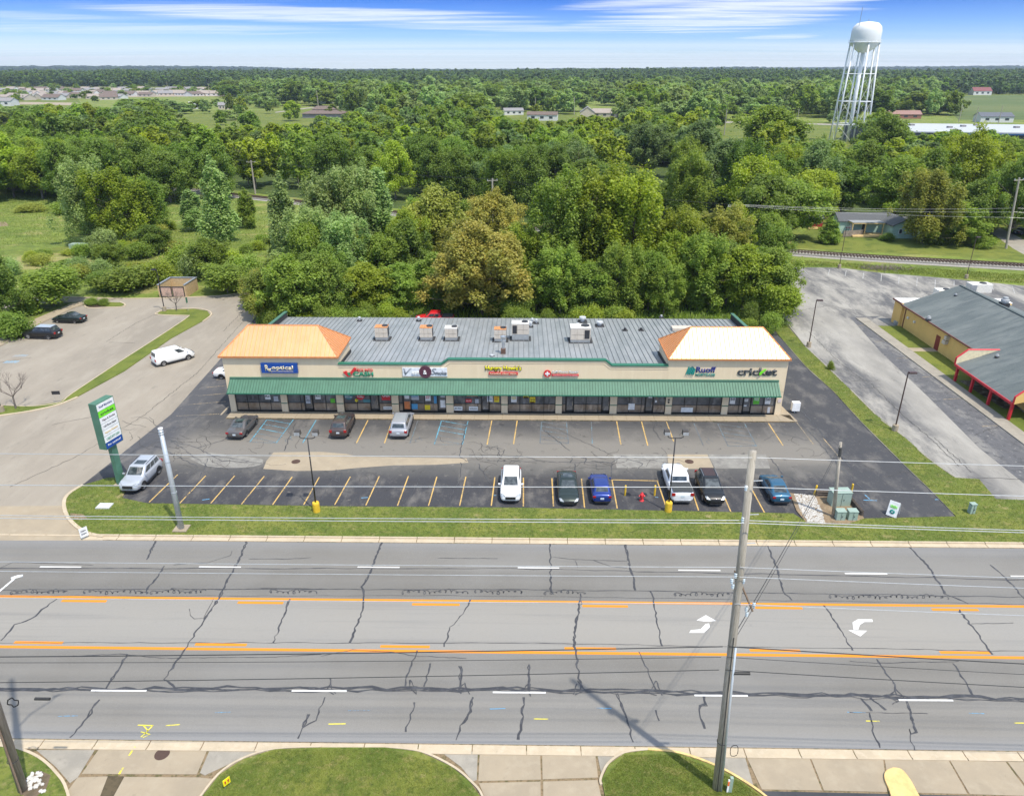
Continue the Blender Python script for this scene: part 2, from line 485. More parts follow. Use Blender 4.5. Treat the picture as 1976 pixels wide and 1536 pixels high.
def share(name, me, parent, loc=(0, 0, 0), rz=0.0, scale=None):
    o = bpy.data.objects.new(name, me); COL.objects.link(o); o.parent = parent; o.location = loc
    if rz: o.rotation_euler = (0, 0, rz)
    if scale: o.scale = scale
    return o


def G(pts, z=0.0): return [gp(*p, z) for p in pts]


def smooth_path(pts, n=5):
    pts = [Vector((p[0], p[1], 0)) for p in pts]; out = []
    for i in range(len(pts) - 1):
        p0 = pts[max(i - 1, 0)]; p1 = pts[i]; p2 = pts[i + 1]; p3 = pts[min(i + 2, len(pts) - 1)]
        for k in range(n):
            t = k / n
            out.append(0.5 * ((2 * p1) + (p2 - p0) * t + (2 * p0 - 5 * p1 + 4 * p2 - p3) * t * t + (3 * p1 - p0 - 3 * p2 + p3) * t ** 3))
    out.append(pts[-1]); return out


def sheet(name, pts, z, mat, parent=None, z1=None, kind='structure'):
    o = MB().poly(pts, z, z1).build(name, mat, parent, fix=False)
    if parent is None: o['kind'] = kind
    return o


def text_mesh(body, w, h, depth=0.03, bold=0.0, shear=0.0):
    """mesh of lettering fitted to w x h, centred, facing -Y"""
    cu = bpy.data.curves.new('lettering', 'FONT'); cu.body = body; cu.extrude = 0.0; cu.offset = bold; cu.shear = shear
    cu.resolution_u = 3
    o = bpy.data.objects.new('lettering', cu); COL.objects.link(o)
    bpy.context.view_layer.update()
    me = bpy.data.meshes.new_from_object(o.evaluated_get(bpy.context.evaluated_depsgraph_get()))
    bpy.data.objects.remove(o); bpy.data.curves.remove(cu)
    if len(me.vertices) == 0: return me
    co = np.empty(len(me.vertices) * 3); me.vertices.foreach_get('co', co); co = co.reshape(-1, 3)
    mn, mx = co.min(0), co.max(0); c = (mn + mx) / 2; s = mx - mn
    co[:, 0] = (co[:, 0] - c[0]) * w / s[0]; co[:, 1] = (co[:, 1] - c[1]) * h / s[1]
    n = len(co)
    bm = bmesh.new(); bm.from_mesh(me)
    bm.verts.ensure_lookup_table()
    for i, v in enumerate(bm.verts): v.co = (co[i][0], 0, co[i][1])
    if depth > 0:
        r = bmesh.ops.extrude_face_region(bm, geom=list(bm.faces))
        for g in r['geom']:
            if isinstance(g, bmesh.types.BMVert): g.co.y -= depth
    bmesh.ops.recalc_face_normals(bm, faces=bm.faces)
    bm.to_mesh(me); bm.free()
    return me


def letter(body, parent, loc, w, h, mat, depth=0.03, bold=0.0, rz=0.0, name='lettering', shear=0.0, tilt=None):
    me = text_mesh(body, w, h, depth, bold, shear); me.materials.clear(); me.materials.append(mat)
    o = bpy.data.objects.new(name, me); COL.objects.link(o); o.parent = parent; o.location = loc; o.rotation_euler = (0, 0, rz) if tilt is None else tilt
    return o
# ================================================================== GROUND
def terrain_h(x, y):
    d = y
    def ss(a, b, v): t = min(1, max(0, (v - a) / (b - a))); return t * t * (3 - 2 * t)
    h = 8 * ss(1150, 2000, d) + (2.5 * math.sin(x / 700 + .6) + 2 * math.sin(x / 210)) * ss(1500, 2600, d)
    h += 6 * ss(4200, 7000, d) + 24 * ss(4400, 6200, d) * max(ss(300, 2600, x), .8 * ss(-1500, -3200, x)) * (.8 + .2 * math.sin(x / 500))
    h += 7 * ss(3000, 5000, d) * (1 - ss(-3200, -300, x))
    return h


def terrain():
    ys = [-400, -100, 0, 50, 120, 250, 400, 600, 800, 1000] + list(range(1150, 2600, 130)) + list(range(2700, 8200, 300))
    xs = list(range(-9000, -2000, 500)) + list(range(-2000, 2001, 125)) + list(range(2500, 9001, 500))
    P = [(x, y, terrain_h(x, y)) for y in ys for x in xs]; n = len(xs)
    fs = [(j * n + i, j * n + i + 1, (j + 1) * n + i + 1, (j + 1) * n + i) for j in range(len(ys) - 1) for i in range(n - 1)]
    b = MB(); b.add(P, fs); o = b.build('ground', m_meadow, smooth=True, fix=False); o['kind'] = 'structure'


terrain()
Z1, Z2, Z3, Z4, Z5 = 0.010, 0.014, 0.018, 0.022, 0.027
LAWN = 0.09
# woodland floor behind the mall and beyond the railway
sheet('woodland_floor', [(-40, 98), (40, 98), (44, 120), (46, 150), (0, 170), (-45, 185), (-48, 140), (-44, 110)], 0.006, m_litter)
sheet('woodland_ground', [(-420, 330), (-200, 310), (-77, 228), (0, 186), (60, 166), (66, 200), (170, 200), (330, 200), (420, 420), (-420, 430)], 0.006, m_litter)
# road
road = sheet('road', [(-420, 30.05), (420, 30.05), (420, 49.45), (-420, 49.45)], Z2, m_road)
# left pavement, drive and lot
sheet('side_lot', G([(-700, 1041), (-700, 640), (-200, 612), (0, 590), (30, 581), (110, 574), (250, 577), (370, 574), (440, 570), (485, 560), (512, 548), (540, 560), (540, 612), (490, 660), (430, 740), (300, 850), (160, 935), (128, 956), (121, 976), (130, 1003), (165, 1028), (200, 1041)]), Z1, m_beige)
sheet('driveway_apron', G([(-160, 978), (121, 976), (130, 1003), (165, 1028), (200, 1043), (-170, 1043)]), Z3, m_conc)
lot = sheet('mall_lot', G([(150, 944), (232, 966), (287, 971), (1530, 991), (1560, 1008), (1640, 1010), (1660, 1001), (1850, 996), (1802, 952), (1746, 898), (1664, 816), (1609, 756), (1555, 707), (1500, 644), (1482, 618), (500, 604), (428, 690), (330, 800), (160, 935)]), Z2, m_lot)
sheet('neighbour_lot', G([(1519, 516), (1620, 517), (1700, 527), (1800, 535), (1976, 552), (2400, 580), (2600, 1000), (1990, 968), (1920, 966), (1886, 928), (1840, 925), (1790, 890), (1740, 845), (1685, 802), (1600, 718), (1552, 673), (1515, 629), (1500, 560)]), Z1, m_rightlot)
# dark band along the side of the neighbour's walk
sheet('neighbour_stalls', G([(1640, 612), (1700, 610), (1680, 618), (1740, 660), (1820, 725), (1900, 790), (1976, 850), (2100, 960), (2010, 960), (1890, 865), (1790, 765), (1700, 680)]), Z2,
      layered('neighbour_stall_asphalt', (0.12, 0.12, 0.125), [((0.25, 0.24, 0.22), 0.5, .50, .62, .7, (1, .3, 1)), ((0.08, 0.08, 0.085), 1.2, .5, .64, .8, I3), ((0.4, 0.39, 0.36), 2.5, .6, .7, .6, I3)], 0.9, 40, 0.01))
# lawns: raised slabs
front = G([(126, 975), (131, 957), (160, 938), (205, 924), (240, 922), (252, 928), (236, 962), (287, 973), (600, 978), (1000, 981), (1530, 992), (1556, 1008), (1640, 1012), (1662, 1002), (1845, 998), (1802, 953), (1746, 899), (1664, 817), (1609, 757), (1555, 708), (1500, 645), (1487, 622), (1518, 629), (1556, 672), (1606, 719), (1689, 801), (1744, 844), (1795, 889), (1843, 923), (1889, 926), (1921, 964), (1990, 967), (2500, 990)])
front = front + [Vector((110, 50.05, 0)), Vector((-36.2, 50.05, 0))] + G([(150, 1018), (134, 1003)])
sheet('front_lawn', front, 0.0, m_grass, z1=LAWN)
sheet('island_lawn', G([(-60, 812), (0, 803), (60, 794), (112, 782), (150, 766), (240, 717), (330, 654), (390, 621), (406, 609), (400, 601), (375, 597), (322, 599), (306, 604), (304, 608), (366, 609), (350, 622), (300, 655), (230, 700), (140, 760), (115, 777), (60, 785), (0, 783), (-60, 785)]), 0.0, m_bright, z1=LAWN)
sheet('bed_soil', G([(164, 588), (185, 584), (205, 584), (204, 592), (172, 594)]), 0.0, plain('dark_mulch', (.05, .03, .02), .95), z1=LAWN)
sheet('bed_lawn', G([(205, 584), (232, 585), (240, 588), (234, 592), (204, 592)]), 0.0, m_bright, z1=LAWN)
sheet('corner_lawn', G([(-300, 790), (0, 658), (60, 622), (128, 590), (152, 584), (60, 587), (8, 596), (-200, 622), (-500, 660)]), 0.0, m_grass, z1=LAWN)
sheet('side_walk', G([(-300, 815), (0, 669), (60, 634), (140, 596), (160, 589), (158, 584), (140, 586), (60, 620), (0, 655), (-300, 792)]), 0.0, m_conc, z1=0.11)
# meadow patches
sheet('dry_meadow', G([(20, 518), (15, 500), (60, 489), (140, 489), (190, 498), (200, 512), (120, 522)]), 0.008, m_dry)
sheet('pond_edge', G([(-40, 432), (10, 428), (18, 436), (-40, 442)]), 0.008, m_dirt)
sheet('mown_edge', G([(10, 488), (110, 478), (240, 470), (220, 482), (100, 488)]), 0.009, m_bright)
# rail corridor lawn at the right
sheet('cottage_lawn', G([(1515, 478), (1560, 440), (1620, 420), (1976, 385), (2300, 420), (2300, 520), (1976, 503), (1750, 490)]), 0.008, m_bright)
sheet('cottage_drive', G([(1910, 448), (1930, 440), (1990, 470), (2060, 500), (2000, 505), (1955, 480)]), 0.012, m_conc2)
sheet('trackside_weeds', G([(1515, 500), (1600, 496), (1976, 530), (2300, 560), (2300, 575), (1976, 550), (1700, 526), (1620, 516), (1519, 515)]), 0.008, m_meadow)
# open fields seen over the woods
for nm, P, m in (('far_field', [(320, 246), (345, 226), (440, 215), (600, 212), (660, 228), (600, 246), (480, 262)], m_bright),
                 ('middle_field', [(1360, 290), (1370, 240), (1480, 233), (1700, 240), (1700, 280), (1560, 300)], m_bright),
                 ('garden_field', [(960, 236), (1010, 216), (1110, 220), (1130, 246), (1100, 262), (1000, 250)], m_bright),
                 ('crop_field', [(1850, 232), (1800, 186), (1976, 184), (2400, 184), (2500, 232)], layered('crop_rows', (0.115, 0.155, 0.05), [((0.08, 0.115, 0.03), 0.02, .42, .58, .8, (.3, 3, 1)), ((0.15, 0.17, 0.06), .006, .45, .6, .7, I3)], .95, 2, .3)),
                 ('town_field', [(-200, 212), (-200, 190), (150, 190), (160, 206), (140, 214)], m_bright),
                 ('glade', [(1195, 330), (1200, 285), (1235, 280), (1250, 320), (1225, 345)], m_bright)):
    sheet(nm, G(P), 0.05, m)
sheet('far_road', G([(530, 217), (600, 207.5), (720, 205.5), (720, 207), (604, 209), (532, 218.3)]), 0.09, m_conc2)
sheet('middle_road', G([(1375, 235), (1480, 236), (1680, 242), (1680, 245), (1480, 238.6), (1375, 238)]), 0.09, m_conc2)
sheet('town_road', G([(-200, 194), (150, 199), (150, 204), (-200, 198)]), 0.09, m_conc)
sheet('town_street', G([(-100, 188), (300, 184), (520, 183), (520, 186), (300, 187.5), (-100, 192)]), 0.09, m_conc)

# kerbs of the road, in sections with open joints
kerb = thing('kerb', None, None); kerb['kind'] = 'structure'
m_curb = layered('kerb_concrete', (0.52, 0.43, 0.305), [((0.42, 0.35, 0.25), 0.5, .42, .62, .7, I3), ((0.58, 0.50, 0.38), 2.2, .5, .7, .6, I3), ((0.30, 0.25, 0.19), 3.5, .62, .75, .5, I3)], .9, 60, .005)
ks = MB(); ks.box((0, 0.24, 0.016), (3.0, .48, .03)); ks.box((0, 0.56, 0.07), (3.0, .16, .13)); ks = ks.build('kerb_section', m_curb, kerb)
sheet('kerb_bed', [(-420, 49.4), (420, 49.4), (420, 50.2), (-420, 50.2)], 0.016, m_joint)
sheet('kerb_bed_south', [(-420, 29.2), (420, 29.2), (420, 30.1), (-420, 30.1)], 0.016, m_joint)
ks.location = (-36 + 1.5, 49.47, 0)
for i in range(48):
    x = -36 + 3.06 * i + 1.5
    if i: share('kerb_section', ks.data, kerb, (x, 49.47, 0))
for i in range(8): share('kerb_section', ks.data, kerb, (-36 - 3.06 * i - 1.5, 49.47, -0.08))
kf = MB(); kf.box((0, -0.24, 0.016), (3.0, .48, .03)); kf.box((0, -0.56, 0.035), (3.0, .16, .06)); kf = kf.build('kerb_section', m_curb, kerb)
kf.location = (-44, 30.03, 0)
for i in range(1, 30): share('kerb_section', kf.data, kerb, (-44 + 3.06 * i, 30.03, 0))
def kerb_line(pts, name='kerb_edge', w=.15, m=m_curb, z1=.12, n=4):
    return MB().rail(smooth_path(G(pts), n), w, 0, z1).build(name, m, kerb)
kerb_line([(200, 1036), (165, 1028), (134, 1003), (124, 976), (131, 956), (160, 937)], w=.3)
kerb_line([(-60, 812), (0, 803), (60, 794), (112, 782), (150, 767)], w=.25)
kerb_line([(366, 610), (304, 608), (306, 603), (322, 598), (375, 596), (400, 600), (408, 608), (392, 621)], w=.2)
kerb_line([(366, 610), (350, 622), (300, 655), (230, 700), (140, 760), (115, 778), (60, 785), (0, 783)], w=.12)
kerb_line([(164, 588), (172, 595), (234, 593), (241, 588), (232, 584)], w=.2)
kerb_line([(-200, 612), (0, 590), (30, 581), (110, 574), (250, 577), (370, 574), (440, 570), (485, 560)], w=.25)
for a in ([(1522, 629), (1556, 672)], [(1565, 680), (1606, 719), (1625, 738)], [(1640, 752), (1689, 801)], [(1700, 812), (1744, 844)], [(1770, 868), (1795, 889), (1840, 921)]):
    kerb_line(a, w=.14, m=m_conc2)
kerb_line([(1497, 640), (1555, 707.5), (1609, 756.5), (1664, 816.5), (1746, 898.5), (1802, 952.5), (1840, 992)], w=.12, m=m_conc2, z1=.08)

# street side south of the road
sheet('south_verge', [(-90, -10), (90, -10), (90, 29.3), (-90, 29.3)], 0.006, m_joint)
sheet('south_lawn', G([(-400, 1442), (0, 1441), (35, 1446), (75, 1463), (108, 1492), (130, 1530), (150, 1700), (-400, 1700)]), 0.0, m_grass, z1=LAWN)
sheet('south_lawn', G([(385, 1545), (425, 1495), (470, 1466), (530, 1447), (620, 1443.5), (745, 1443.5), (810, 1452), (870, 1480), (905, 1508), (928, 1540), (960, 1700), (350, 1700)]), 0.0, m_grass, z1=LAWN)
sheet('south_lawn', G([(1168, 1540), (1161, 1505), (1175, 1476), (1205, 1455), (1250, 1448.5), (1310, 1455), (1375, 1478), (1425, 1505), (1475, 1540), (1560, 1700), (1200, 1700)]), 0.0, m_grass, z1=LAWN)
kerb_line([(0, 1440), (35, 1445), (75, 1462), (108, 1491), (131, 1530), (150, 1640)], w=.14)
kerb_line([(380, 1548), (422, 1495), (468, 1465), (530, 1446), (620, 1442)], w=.12)
kerb_line([(745, 1442.5), (812, 1451), (872, 1479), (908, 1508), (932, 1540), (950, 1620)], w=.12)
kerb_line([(1160, 1515), (1159, 1503), (1173, 1475), (1204, 1453.5), (1250, 1447)], w=.13)
kerb_line([(1250, 1447), (1312, 1454), (1378, 1477), (1430, 1505), (1482, 1542), (1560, 1620)], w=.13, m=plain('kerb_yellow', (.66, .47, .19), .8, var=.2))
drive = thing('driveway', None, None); drive['kind'] = 'structure'
slabs = [[(70, 1447), (183, 1447), (150, 1500), (135, 1511), (108, 1480)], [(190, 1447), (400, 1447), (380, 1494), (158, 1493)],
         [(405, 1447), (500, 1447), (430, 1480), (395, 1496), (386, 1491)], [(150, 1500), (208, 1498), (190, 1545), (165, 1620), (130, 1620), (128, 1530)],
         [(240, 1499), (385, 1500), (412, 1503), (378, 1545), (350, 1640), (195, 1640), (215, 1545)],
         [(850, 1450), (922, 1450), (920, 1505), (912, 1508), (890, 1480)], [(926, 1450), (1042, 1450), (1044, 1504), (923, 1507)],
         [(1046, 1450), (1148, 1450), (1154, 1500), (1047, 1503.5)], [(924, 1511), (1043, 1508), (1045, 1640), (955, 1640), (936, 1540)],
         [(1048, 1508), (1153, 1505), (1165, 1560), (1180, 1640), (1050, 1640)], [(1152, 1452), (1232, 1447), (1185, 1462), (1160, 1492)],
         [(1330, 1456), (1437, 1459), (1456, 1523), (1385, 1478)], [(1440, 1459), (1561, 1461), (1586, 1525), (1470, 1523)], [(1564, 1461), (1704, 1464), (1712, 1528), (1590, 1525)],
         [(1707, 1464), (1830, 1467), (1867, 1532), (1716, 1528)], [(1833, 1467), (1940, 1470), (1990, 1536), (1871, 1532)], [(1944, 1470), (2100, 1472), (2180, 1540), (1995, 1536)]]
for i, s in enumerate(slabs):
    MB().poly(G(s), 0.0, 0.030).build('concrete_slab', m_conc2 if i in (0, 2, 5, 10, 11) else m_conc, drive, fix=False)
MB().poly(G([(208, 1497), (240, 1498), (215, 1545), (195, 1640), (165, 1640), (190, 1545)]), 0.0, .024).build('patched_trench', layered('trench_dirt', (.11, .085, .05), [((.06, .05, .03), 2, .45, .6, .8, I3)]), drive, fix=False)
sheet('south_asphalt', G([(1470, 1526), (2250, 1543), (2300, 1800), (1560, 1800)]), 0.012, m_fresh)
isl = thing('kerb_island', 'yellow painted rounded kerb island in the driveway at the bottom edge', 'kerb island', gp(1730, 1510))
MB().poly(smooth_path(G([(1722, 1484), (1708, 1491), (1706, 1505), (1716, 1530), (1740, 1600), (1800, 1600), (1768, 1530), (1752, 1502), (1738, 1487), (1722, 1484)]), 4)[:-1], 0, .16).build('island_top', plain('island_yellow', (.68, .47, .19), .8, var=.15), isl)
# manhole covers, patches of concrete
m_iron = plain('cast_iron', (.10, .06, .045), .7, .3)
def manhole(px, py, r, base, label):
    p = gp(px, py); b = MB(); b.lathe((p.x, p.y, base), [(0.0, .012), (r * .35, .012), (r * .4, .008), (r * .7, .008), (r * .75, .013), (r, .013), (r * 1.02, 0)], 20)
    tag(b.build('manhole_cover', m_iron), label, 'manhole cover', 'manhole covers set flush in the paving')
m_patch = layered('grey_patch_asphalt', (.25, .24, .215), [((.19, .18, .165), .8, .45, .6, .8, I3), ((.31, .3, .27), 2, .5, .65, .6, I3), ((.12, .115, .11), 1.4, .6, .7, .7, I3)], .9, 40, .01)
patch = MB().poly(G([(508, 905), (514, 890), (528, 873), (620, 872), (668, 876), (690, 881), (790, 883), (900, 885), (904, 893), (840, 897), (760, 898), (690, 903), (640, 908), (570, 909)]), Z3).build('concrete_patch', m_conc, lot)
MB().poly(G([(1288, 877), (1365, 877), (1378, 905), (1290, 905)]), Z3).build('concrete_patch', m_conc, lot)
MB().poly(G([(1183, 877), (1286, 877), (1288, 904), (1190, 903)]), Z3).build('grey_patch', m_patch, lot)
MB().poly(G([(1367, 877), (1478, 877), (1486, 904), (1380, 904)]), Z3).build('grey_patch', m_patch, lot)
MB().poly(smooth_path(G([(365, 884), (395, 874), (440, 878), (505, 886), (500, 898), (455, 903), (400, 900), (365, 884)]), 3)[:-1], Z3 - .002).build('grey_patch', m_patch, lot)
manhole(571, 891, .42, Z4, 'dark manhole cover on the long pale concrete patch of the mall lot')
manhole(1330, 891, .42, Z4, 'dark manhole cover on the square pale concrete patch near the right lamp post')
manhole(313, 1455, .40, .032, 'rusty round manhole cover in the lower left concrete driveway')

# ------------------------------------------------------------------ road markings
def line(px0, px1, w, mat, par, z, name='lane_line'):
    return MB().ribbon(G([px0, px1]), w, z).build(name, mat, par, fix=False)
for Y, w in ((42.38, .24), (37.33, .24)):
    MB().ribbon([(-120, Y), (120, Y)], w, Z3 + .004).build('lane_line', m_yellow, road, fix=False)
for (a, b, y) in ((122, 209, 1156), (462, 550, 1156.5), (797, 888, 1157.5), (1123, 1210, 1161.5), (1455, 1545, 1167), (1796, 1885, 1173.5),
                  (25, 120, 1242.5), (377, 477, 1242.5), (735, 830, 1243.5), (1089, 1188, 1246.5), (1446, 1543, 1253), (1815, 1914, 1261)):
    MB().ribbon([(gp(a, y).x, 41.97 if y < 1200 else 37.74), (gp(b, y).x, 41.97 if y < 1200 else 37.74)], .24, Z3 + .004).build('lane_dash', m_yellow, road, fix=False)
for (a, b, y) in ((77, 157, 1094), (384, 465, 1094), (690, 771, 1094.5), (999, 1079, 1095.7), (1309, 1390, 1100.5), (1630, 1712, 1107), (1950, 2030, 1112),
                  (176, 283, 1332.5), (563, 669, 1333), (951, 1053, 1336), (1340, 1443, 1342), (1734, 1839, 1351)):
    line((a, y), (b, y + .7), .13, m_white, road, Z5 + .0065, 'lane_dash')
def mark(polys, mat, par=None, z=Z3 + .004, name='turn_arrow'):
    b = MB()
    for p in polys: b.poly(G(p), z)
    return b.build(name, mat, par or road, fix=False)
mark([[(1330, 1221), (1333, 1216), (1352, 1214), (1362, 1204), (1368, 1203), (1370, 1210), (1358, 1221)], [(1344, 1197), (1362, 1187), (1382, 1198), (1370, 1199), (1358, 1199)]], m_white)
mark([[(1683, 1195), (1684, 1200), (1668, 1200), (1659, 1206), (1656, 1215), (1647, 1215), (1645, 1201), (1655, 1195)], [(1637, 1216), (1673, 1217), (1660, 1228)]], m_white)
for L_ in ([(266, 1399), (296, 1400)], [(277, 1400), (286, 1410), (272, 1422)], [(295, 1400), (283, 1412)], [(272, 1412), (290, 1417), (276, 1423)], [(320, 1400), (347, 1398)], [(634, 1397), (667, 1396.5)],
           [(1030, 1387), (1058, 1387.5)], [(1671, 1391), (1697, 1391.5)], [(1957, 1395), (1976, 1395)]):
    MB().ribbon(G(L_), .07, Z3 + .006).build('utility_mark', m_spray, road, fix=False)
for L_ in ([(261, 1441), (249, 1458)], [(238, 1481), (230, 1494)]):
    MB().ribbon(G(L_), .10, .036).build('utility_mark', m_spray, drive, fix=False)
for L_ in ([(112, 1382), (150, 1381)], [(415, 1375), (445, 1374)], [(672, 1371), (715, 1371)], [(945, 1368), (975, 1367)], [(1150, 1366), (1180, 1367)], [(1635, 1374), (1670, 1375)], [(1870, 1376), (1900, 1377)]):
    MB().ribbon(G(L_), .05, Z3 + .006).build('utility_mark', m_sprayb, road, fix=False)

# stall lines of the mall lot
front_lines = [((288, 969), (343, 916)), ((347, 971), (397, 918)), ((407, 971), (453, 918)), ((466, 973), (510, 919)), ((526, 974), (564, 920)), ((586, 974), (616, 921)), ((646, 974), (676, 920)),
               ((706, 975), (732, 919)), ((767, 976), (788, 919)), ((827, 976), (843, 920)), ((887, 976), (899, 920)), ((948, 976), (955, 921)), ((1010, 977), (1010, 922)), ((1068, 977), (1065, 923)),
               ((1128, 980), (1122, 924)), ((1191, 981), (1181, 926)), ((1286, 980), (1268, 927)), ((1348, 985), (1327, 922)), ((1410, 987), (1386, 932)), ((1475, 989), (1450, 943))]
for a, b in front_lines: line(a, b, .11, m_stally, lot, Z3, 'stall_line')
line((1181, 926), (1270, 928), .11, m_stally, lot, Z3, 'stall_line')
for a, b in (((710, 811), (688, 855)), ((757, 811), (742, 855)), ((949, 812), (940, 858)), ((998, 812), (991, 857)), ((1190, 813), (1198, 858)), ((1238, 814), (1250, 860)), ((1286, 814), (1300, 852)), ((1483, 817), (1511, 860))):
    line(a, b, .12, m_stally, lot, Z3, 'stall_line')
for a, b in (((340, 803), (423, 799)), ((363, 781), (436, 775)), ((382, 764), (440, 759)), ((400, 748), (437, 744)), ((418, 733), (440, 731))):
    line(a, b, .12, m_stallf, lot, Z3, 'stall_line')
line((426, 801), (441, 785), .2, m_conc, lot, Z4, 'kerb_mark')
for a, b in (((1538, 816), (1570, 858)), ((1589, 846), (1626, 890))): line(a, b, .12, m_stallf, lot, Z3, 'stall_line')
blue = [((515, 810), (482, 853)), ((566, 810), (533, 855)), ((610, 811), (584, 855)), ((806, 812), (791, 856)), ((852, 812), (838, 858)), ((903, 813), (892, 858)),
        ((1045, 814), (1042, 856)), ((1093, 814), (1097, 856)), ((1141, 814), (1143, 856)), ((1339, 817), (1357, 860)), ((1385, 818), (1405, 861)), ((1437, 818), (1460, 861))]
for a, b in blue: line(a, b, .11, m_blue if a[0] < 700 or a[0] in (852, 903) else m_bluef, lot, Z3, 'stall_line')
def lerp(a, b, t): return (a[0] + (b[0] - a[0]) * t, a[1] + (b[1] - a[1]) * t)
for (A, B, mt) in ((0, 1, m_blue), (4, 5, m_blue), (6, 7, m_bluef), (10, 11, m_bluef)):
    for k in range(5):
        t0 = .0 + .2 * k; p = lerp(*blue[A], t0); q = lerp(*blue[B], min(1, t0 + .14 + .04))
        line(p, q, .10, mt if k < 3 else m_bluef, lot, Z3 + .003, 'stall_line')
    line(blue[A][1], blue[B][1], .10, m_bluef, lot, Z3 + .003, 'stall_line')
for x, y in ((557, 850), (808, 850), (1370, 853)):
    p = gp(x, y)
    MB().ribbon([(p.x + .35 * math.cos(t), p.y + .35 * math.sin(t)) for t in [i * .5 for i in range(10)]], .08, Z3).ribbon([(p.x, p.y + .25), (p.x, p.y + .9)], .08, Z3).build('access_symbol', m_bluef, lot, fix=False)
for x, y in ((37, 688), (20, 700)):
    p = gp(x, y); MB().ribbon([(p.x - .9, p.y + .2), (p.x + .9, p.y + .3)], .8, Z3).build('access_symbol', worn('faded_blue_on_beige', (.20, .36, .48), (.30, .28, .25), .46), fix=False)['kind'] = 'structure'
for L_ in ([(390, 965), (404, 963)], [(697, 961), (710, 960)], [(953, 956), (958, 956)], [(1264, 959), (1270, 960)], [(1666, 965), (1692, 966)], [(1669, 955), (1678, 963)], [(1804, 964), (1811, 964)]):
    MB().ribbon(G(L_), .10, Z3 + .002).build('utility_mark', m_sprayb, lot, fix=False)
# neighbour lot lines
for a, b in (((1559, 529), (1553, 524)), ((1601, 520), (1598, 532)), ((1633, 522), (1631, 533)), ((1667, 526), (1665, 538)), ((1701, 529), (1700, 543)), ((1735, 533), (1734, 548)), ((1770, 537), (1769, 552)), ((1805, 540), (1804, 556)), ((1841, 542), (1841, 552)), ((1913, 548), (1917, 560)), ((1953, 552), (1958, 566)),
             ((1655, 629), (1680, 627)), ((1688, 660), (1722, 657)), ((1730, 692), (1765, 690)), ((1780, 728), (1817, 726)), ((1820, 771), (1872, 768)), ((1895, 823), (1945, 820))):
    line(a, b, .12, m_whitef if a[1] < 600 else m_stallf, lot, Z3, 'stall_line')

# ------------------------------------------------------------------ sealed cracks
def crack(pts, w, z, mat, par, jit=.07, step=.5, name='sealed_crack', seed=None, blob=.5):
    r = random.Random(seed if seed is not None else hash(tuple(pts[0])) % 9999)
    P = G(pts); out = []
    for a, b in zip(P[:-1], P[1:]):
        n = max(1, int((b - a).length / step)); d = (b - a).normalized(); nn = Vector((-d.y, d.x, 0))
        for k in range(n): out.append(a.lerp(b, k / n) + nn * r.uniform(-jit, jit))
    out.append(P[-1])
    return MB().ribbon(out, w, z, lambda i, k: w * (1 + r.uniform(-blob, blob))).build(name, mat, par, fix=False)
rc = [[(738, 1044), (722, 1082), (715, 1105), (698, 1132), (703, 1155), (695, 1190), (675, 1240)], [(1060, 1045), (1063, 1090), (1062, 1130), (1068, 1147)], [(1205, 1045), (1213, 1080), (1220, 1110), (1226, 1139)],
      [(1480, 1050), (1497, 1090), (1510, 1140), (1528, 1158)], [(1757, 1056), (1797, 1100), (1822, 1145), (1868, 1165)], [(1910, 1090), (1945, 1120), (1976, 1155)],
      [(300, 1044), (292, 1062), (283, 1080)], [(318, 1092), (300, 1120), (285, 1135), (284, 1146)], [(475, 1045), (460, 1085), (435, 1128), (425, 1150), (395, 1195), (365, 1240), (350, 1262), (318, 1310), (340, 1332)],
      [(110, 1156), (90, 1170), (60, 1195), (30, 1205), (2, 1236)], [(560, 1156), (545, 1195), (527, 1240)], [(908, 1157), (893, 1185), (870, 1210), (857, 1248)], [(1120, 1145), (1120, 1160), (1112, 1200), (1108, 1240), (1112, 1262), (1120, 1330)],
      [(1255, 1140), (1262, 1160), (1268, 1200), (1278, 1247)], [(1590, 1168), (1622, 1215), (1645, 1255)], [(1850, 1176), (1880, 1215), (1915, 1263)], [(247, 1262), (215, 1315), (205, 1328)],
      [(805, 1255), (790, 1290), (782, 1325)], [(1022, 1282), (1020, 1330)], [(1232, 1258), (1255, 1305), (1268, 1335)], [(1690, 1272), (1725, 1320), (1730, 1340)], [(1840, 1280), (1880, 1345)],
      [(190, 1350), (170, 1385), (135, 1423)], [(625, 1345), (610, 1390), (585, 1405), (575, 1425)], [(595, 1378), (584, 1403)], [(800, 1355), (783, 1412)], [(912, 1345), (905, 1380), (890, 1400), (880, 1428)],
      [(1010, 1345), (1008, 1390), (1000, 1427)], [(1190, 1338), (1210, 1385), (1222, 1432)], [(1265, 1370), (1272, 1391)], [(1358, 1343), (1362, 1360), (1350, 1362), (1352, 1385), (1360, 1406)], [(1680, 1375), (1685, 1410), (1698, 1443)], [(1750, 1352), (1757, 1380), (1769, 1412), (1758, 1416), (1752, 1406), (1765, 1448)],
      [(1660, 1347), (1682, 1372)], [(1678, 1347), (1710, 1370)], [(830, 1280), (818, 1325)], [(890, 1285), (886, 1330)]]
for i, c in enumerate(rc):
    if i % 2 == 0: crack([(x + 2.2 * math.sin(j * 2.1 + i), y) for j, (x, y) in enumerate(c)][:max(2, len(c) // 2 + 1)], .07, Z5 - .0022, m_seal, road, .09, .25, seed=i + 300)
    crack(c, .12 if c[0][1] < 1100 or i % 3 == 0 else .085, Z5 - .003, m_seal, road, .08, .28, seed=i)
loops = random.Random(5)
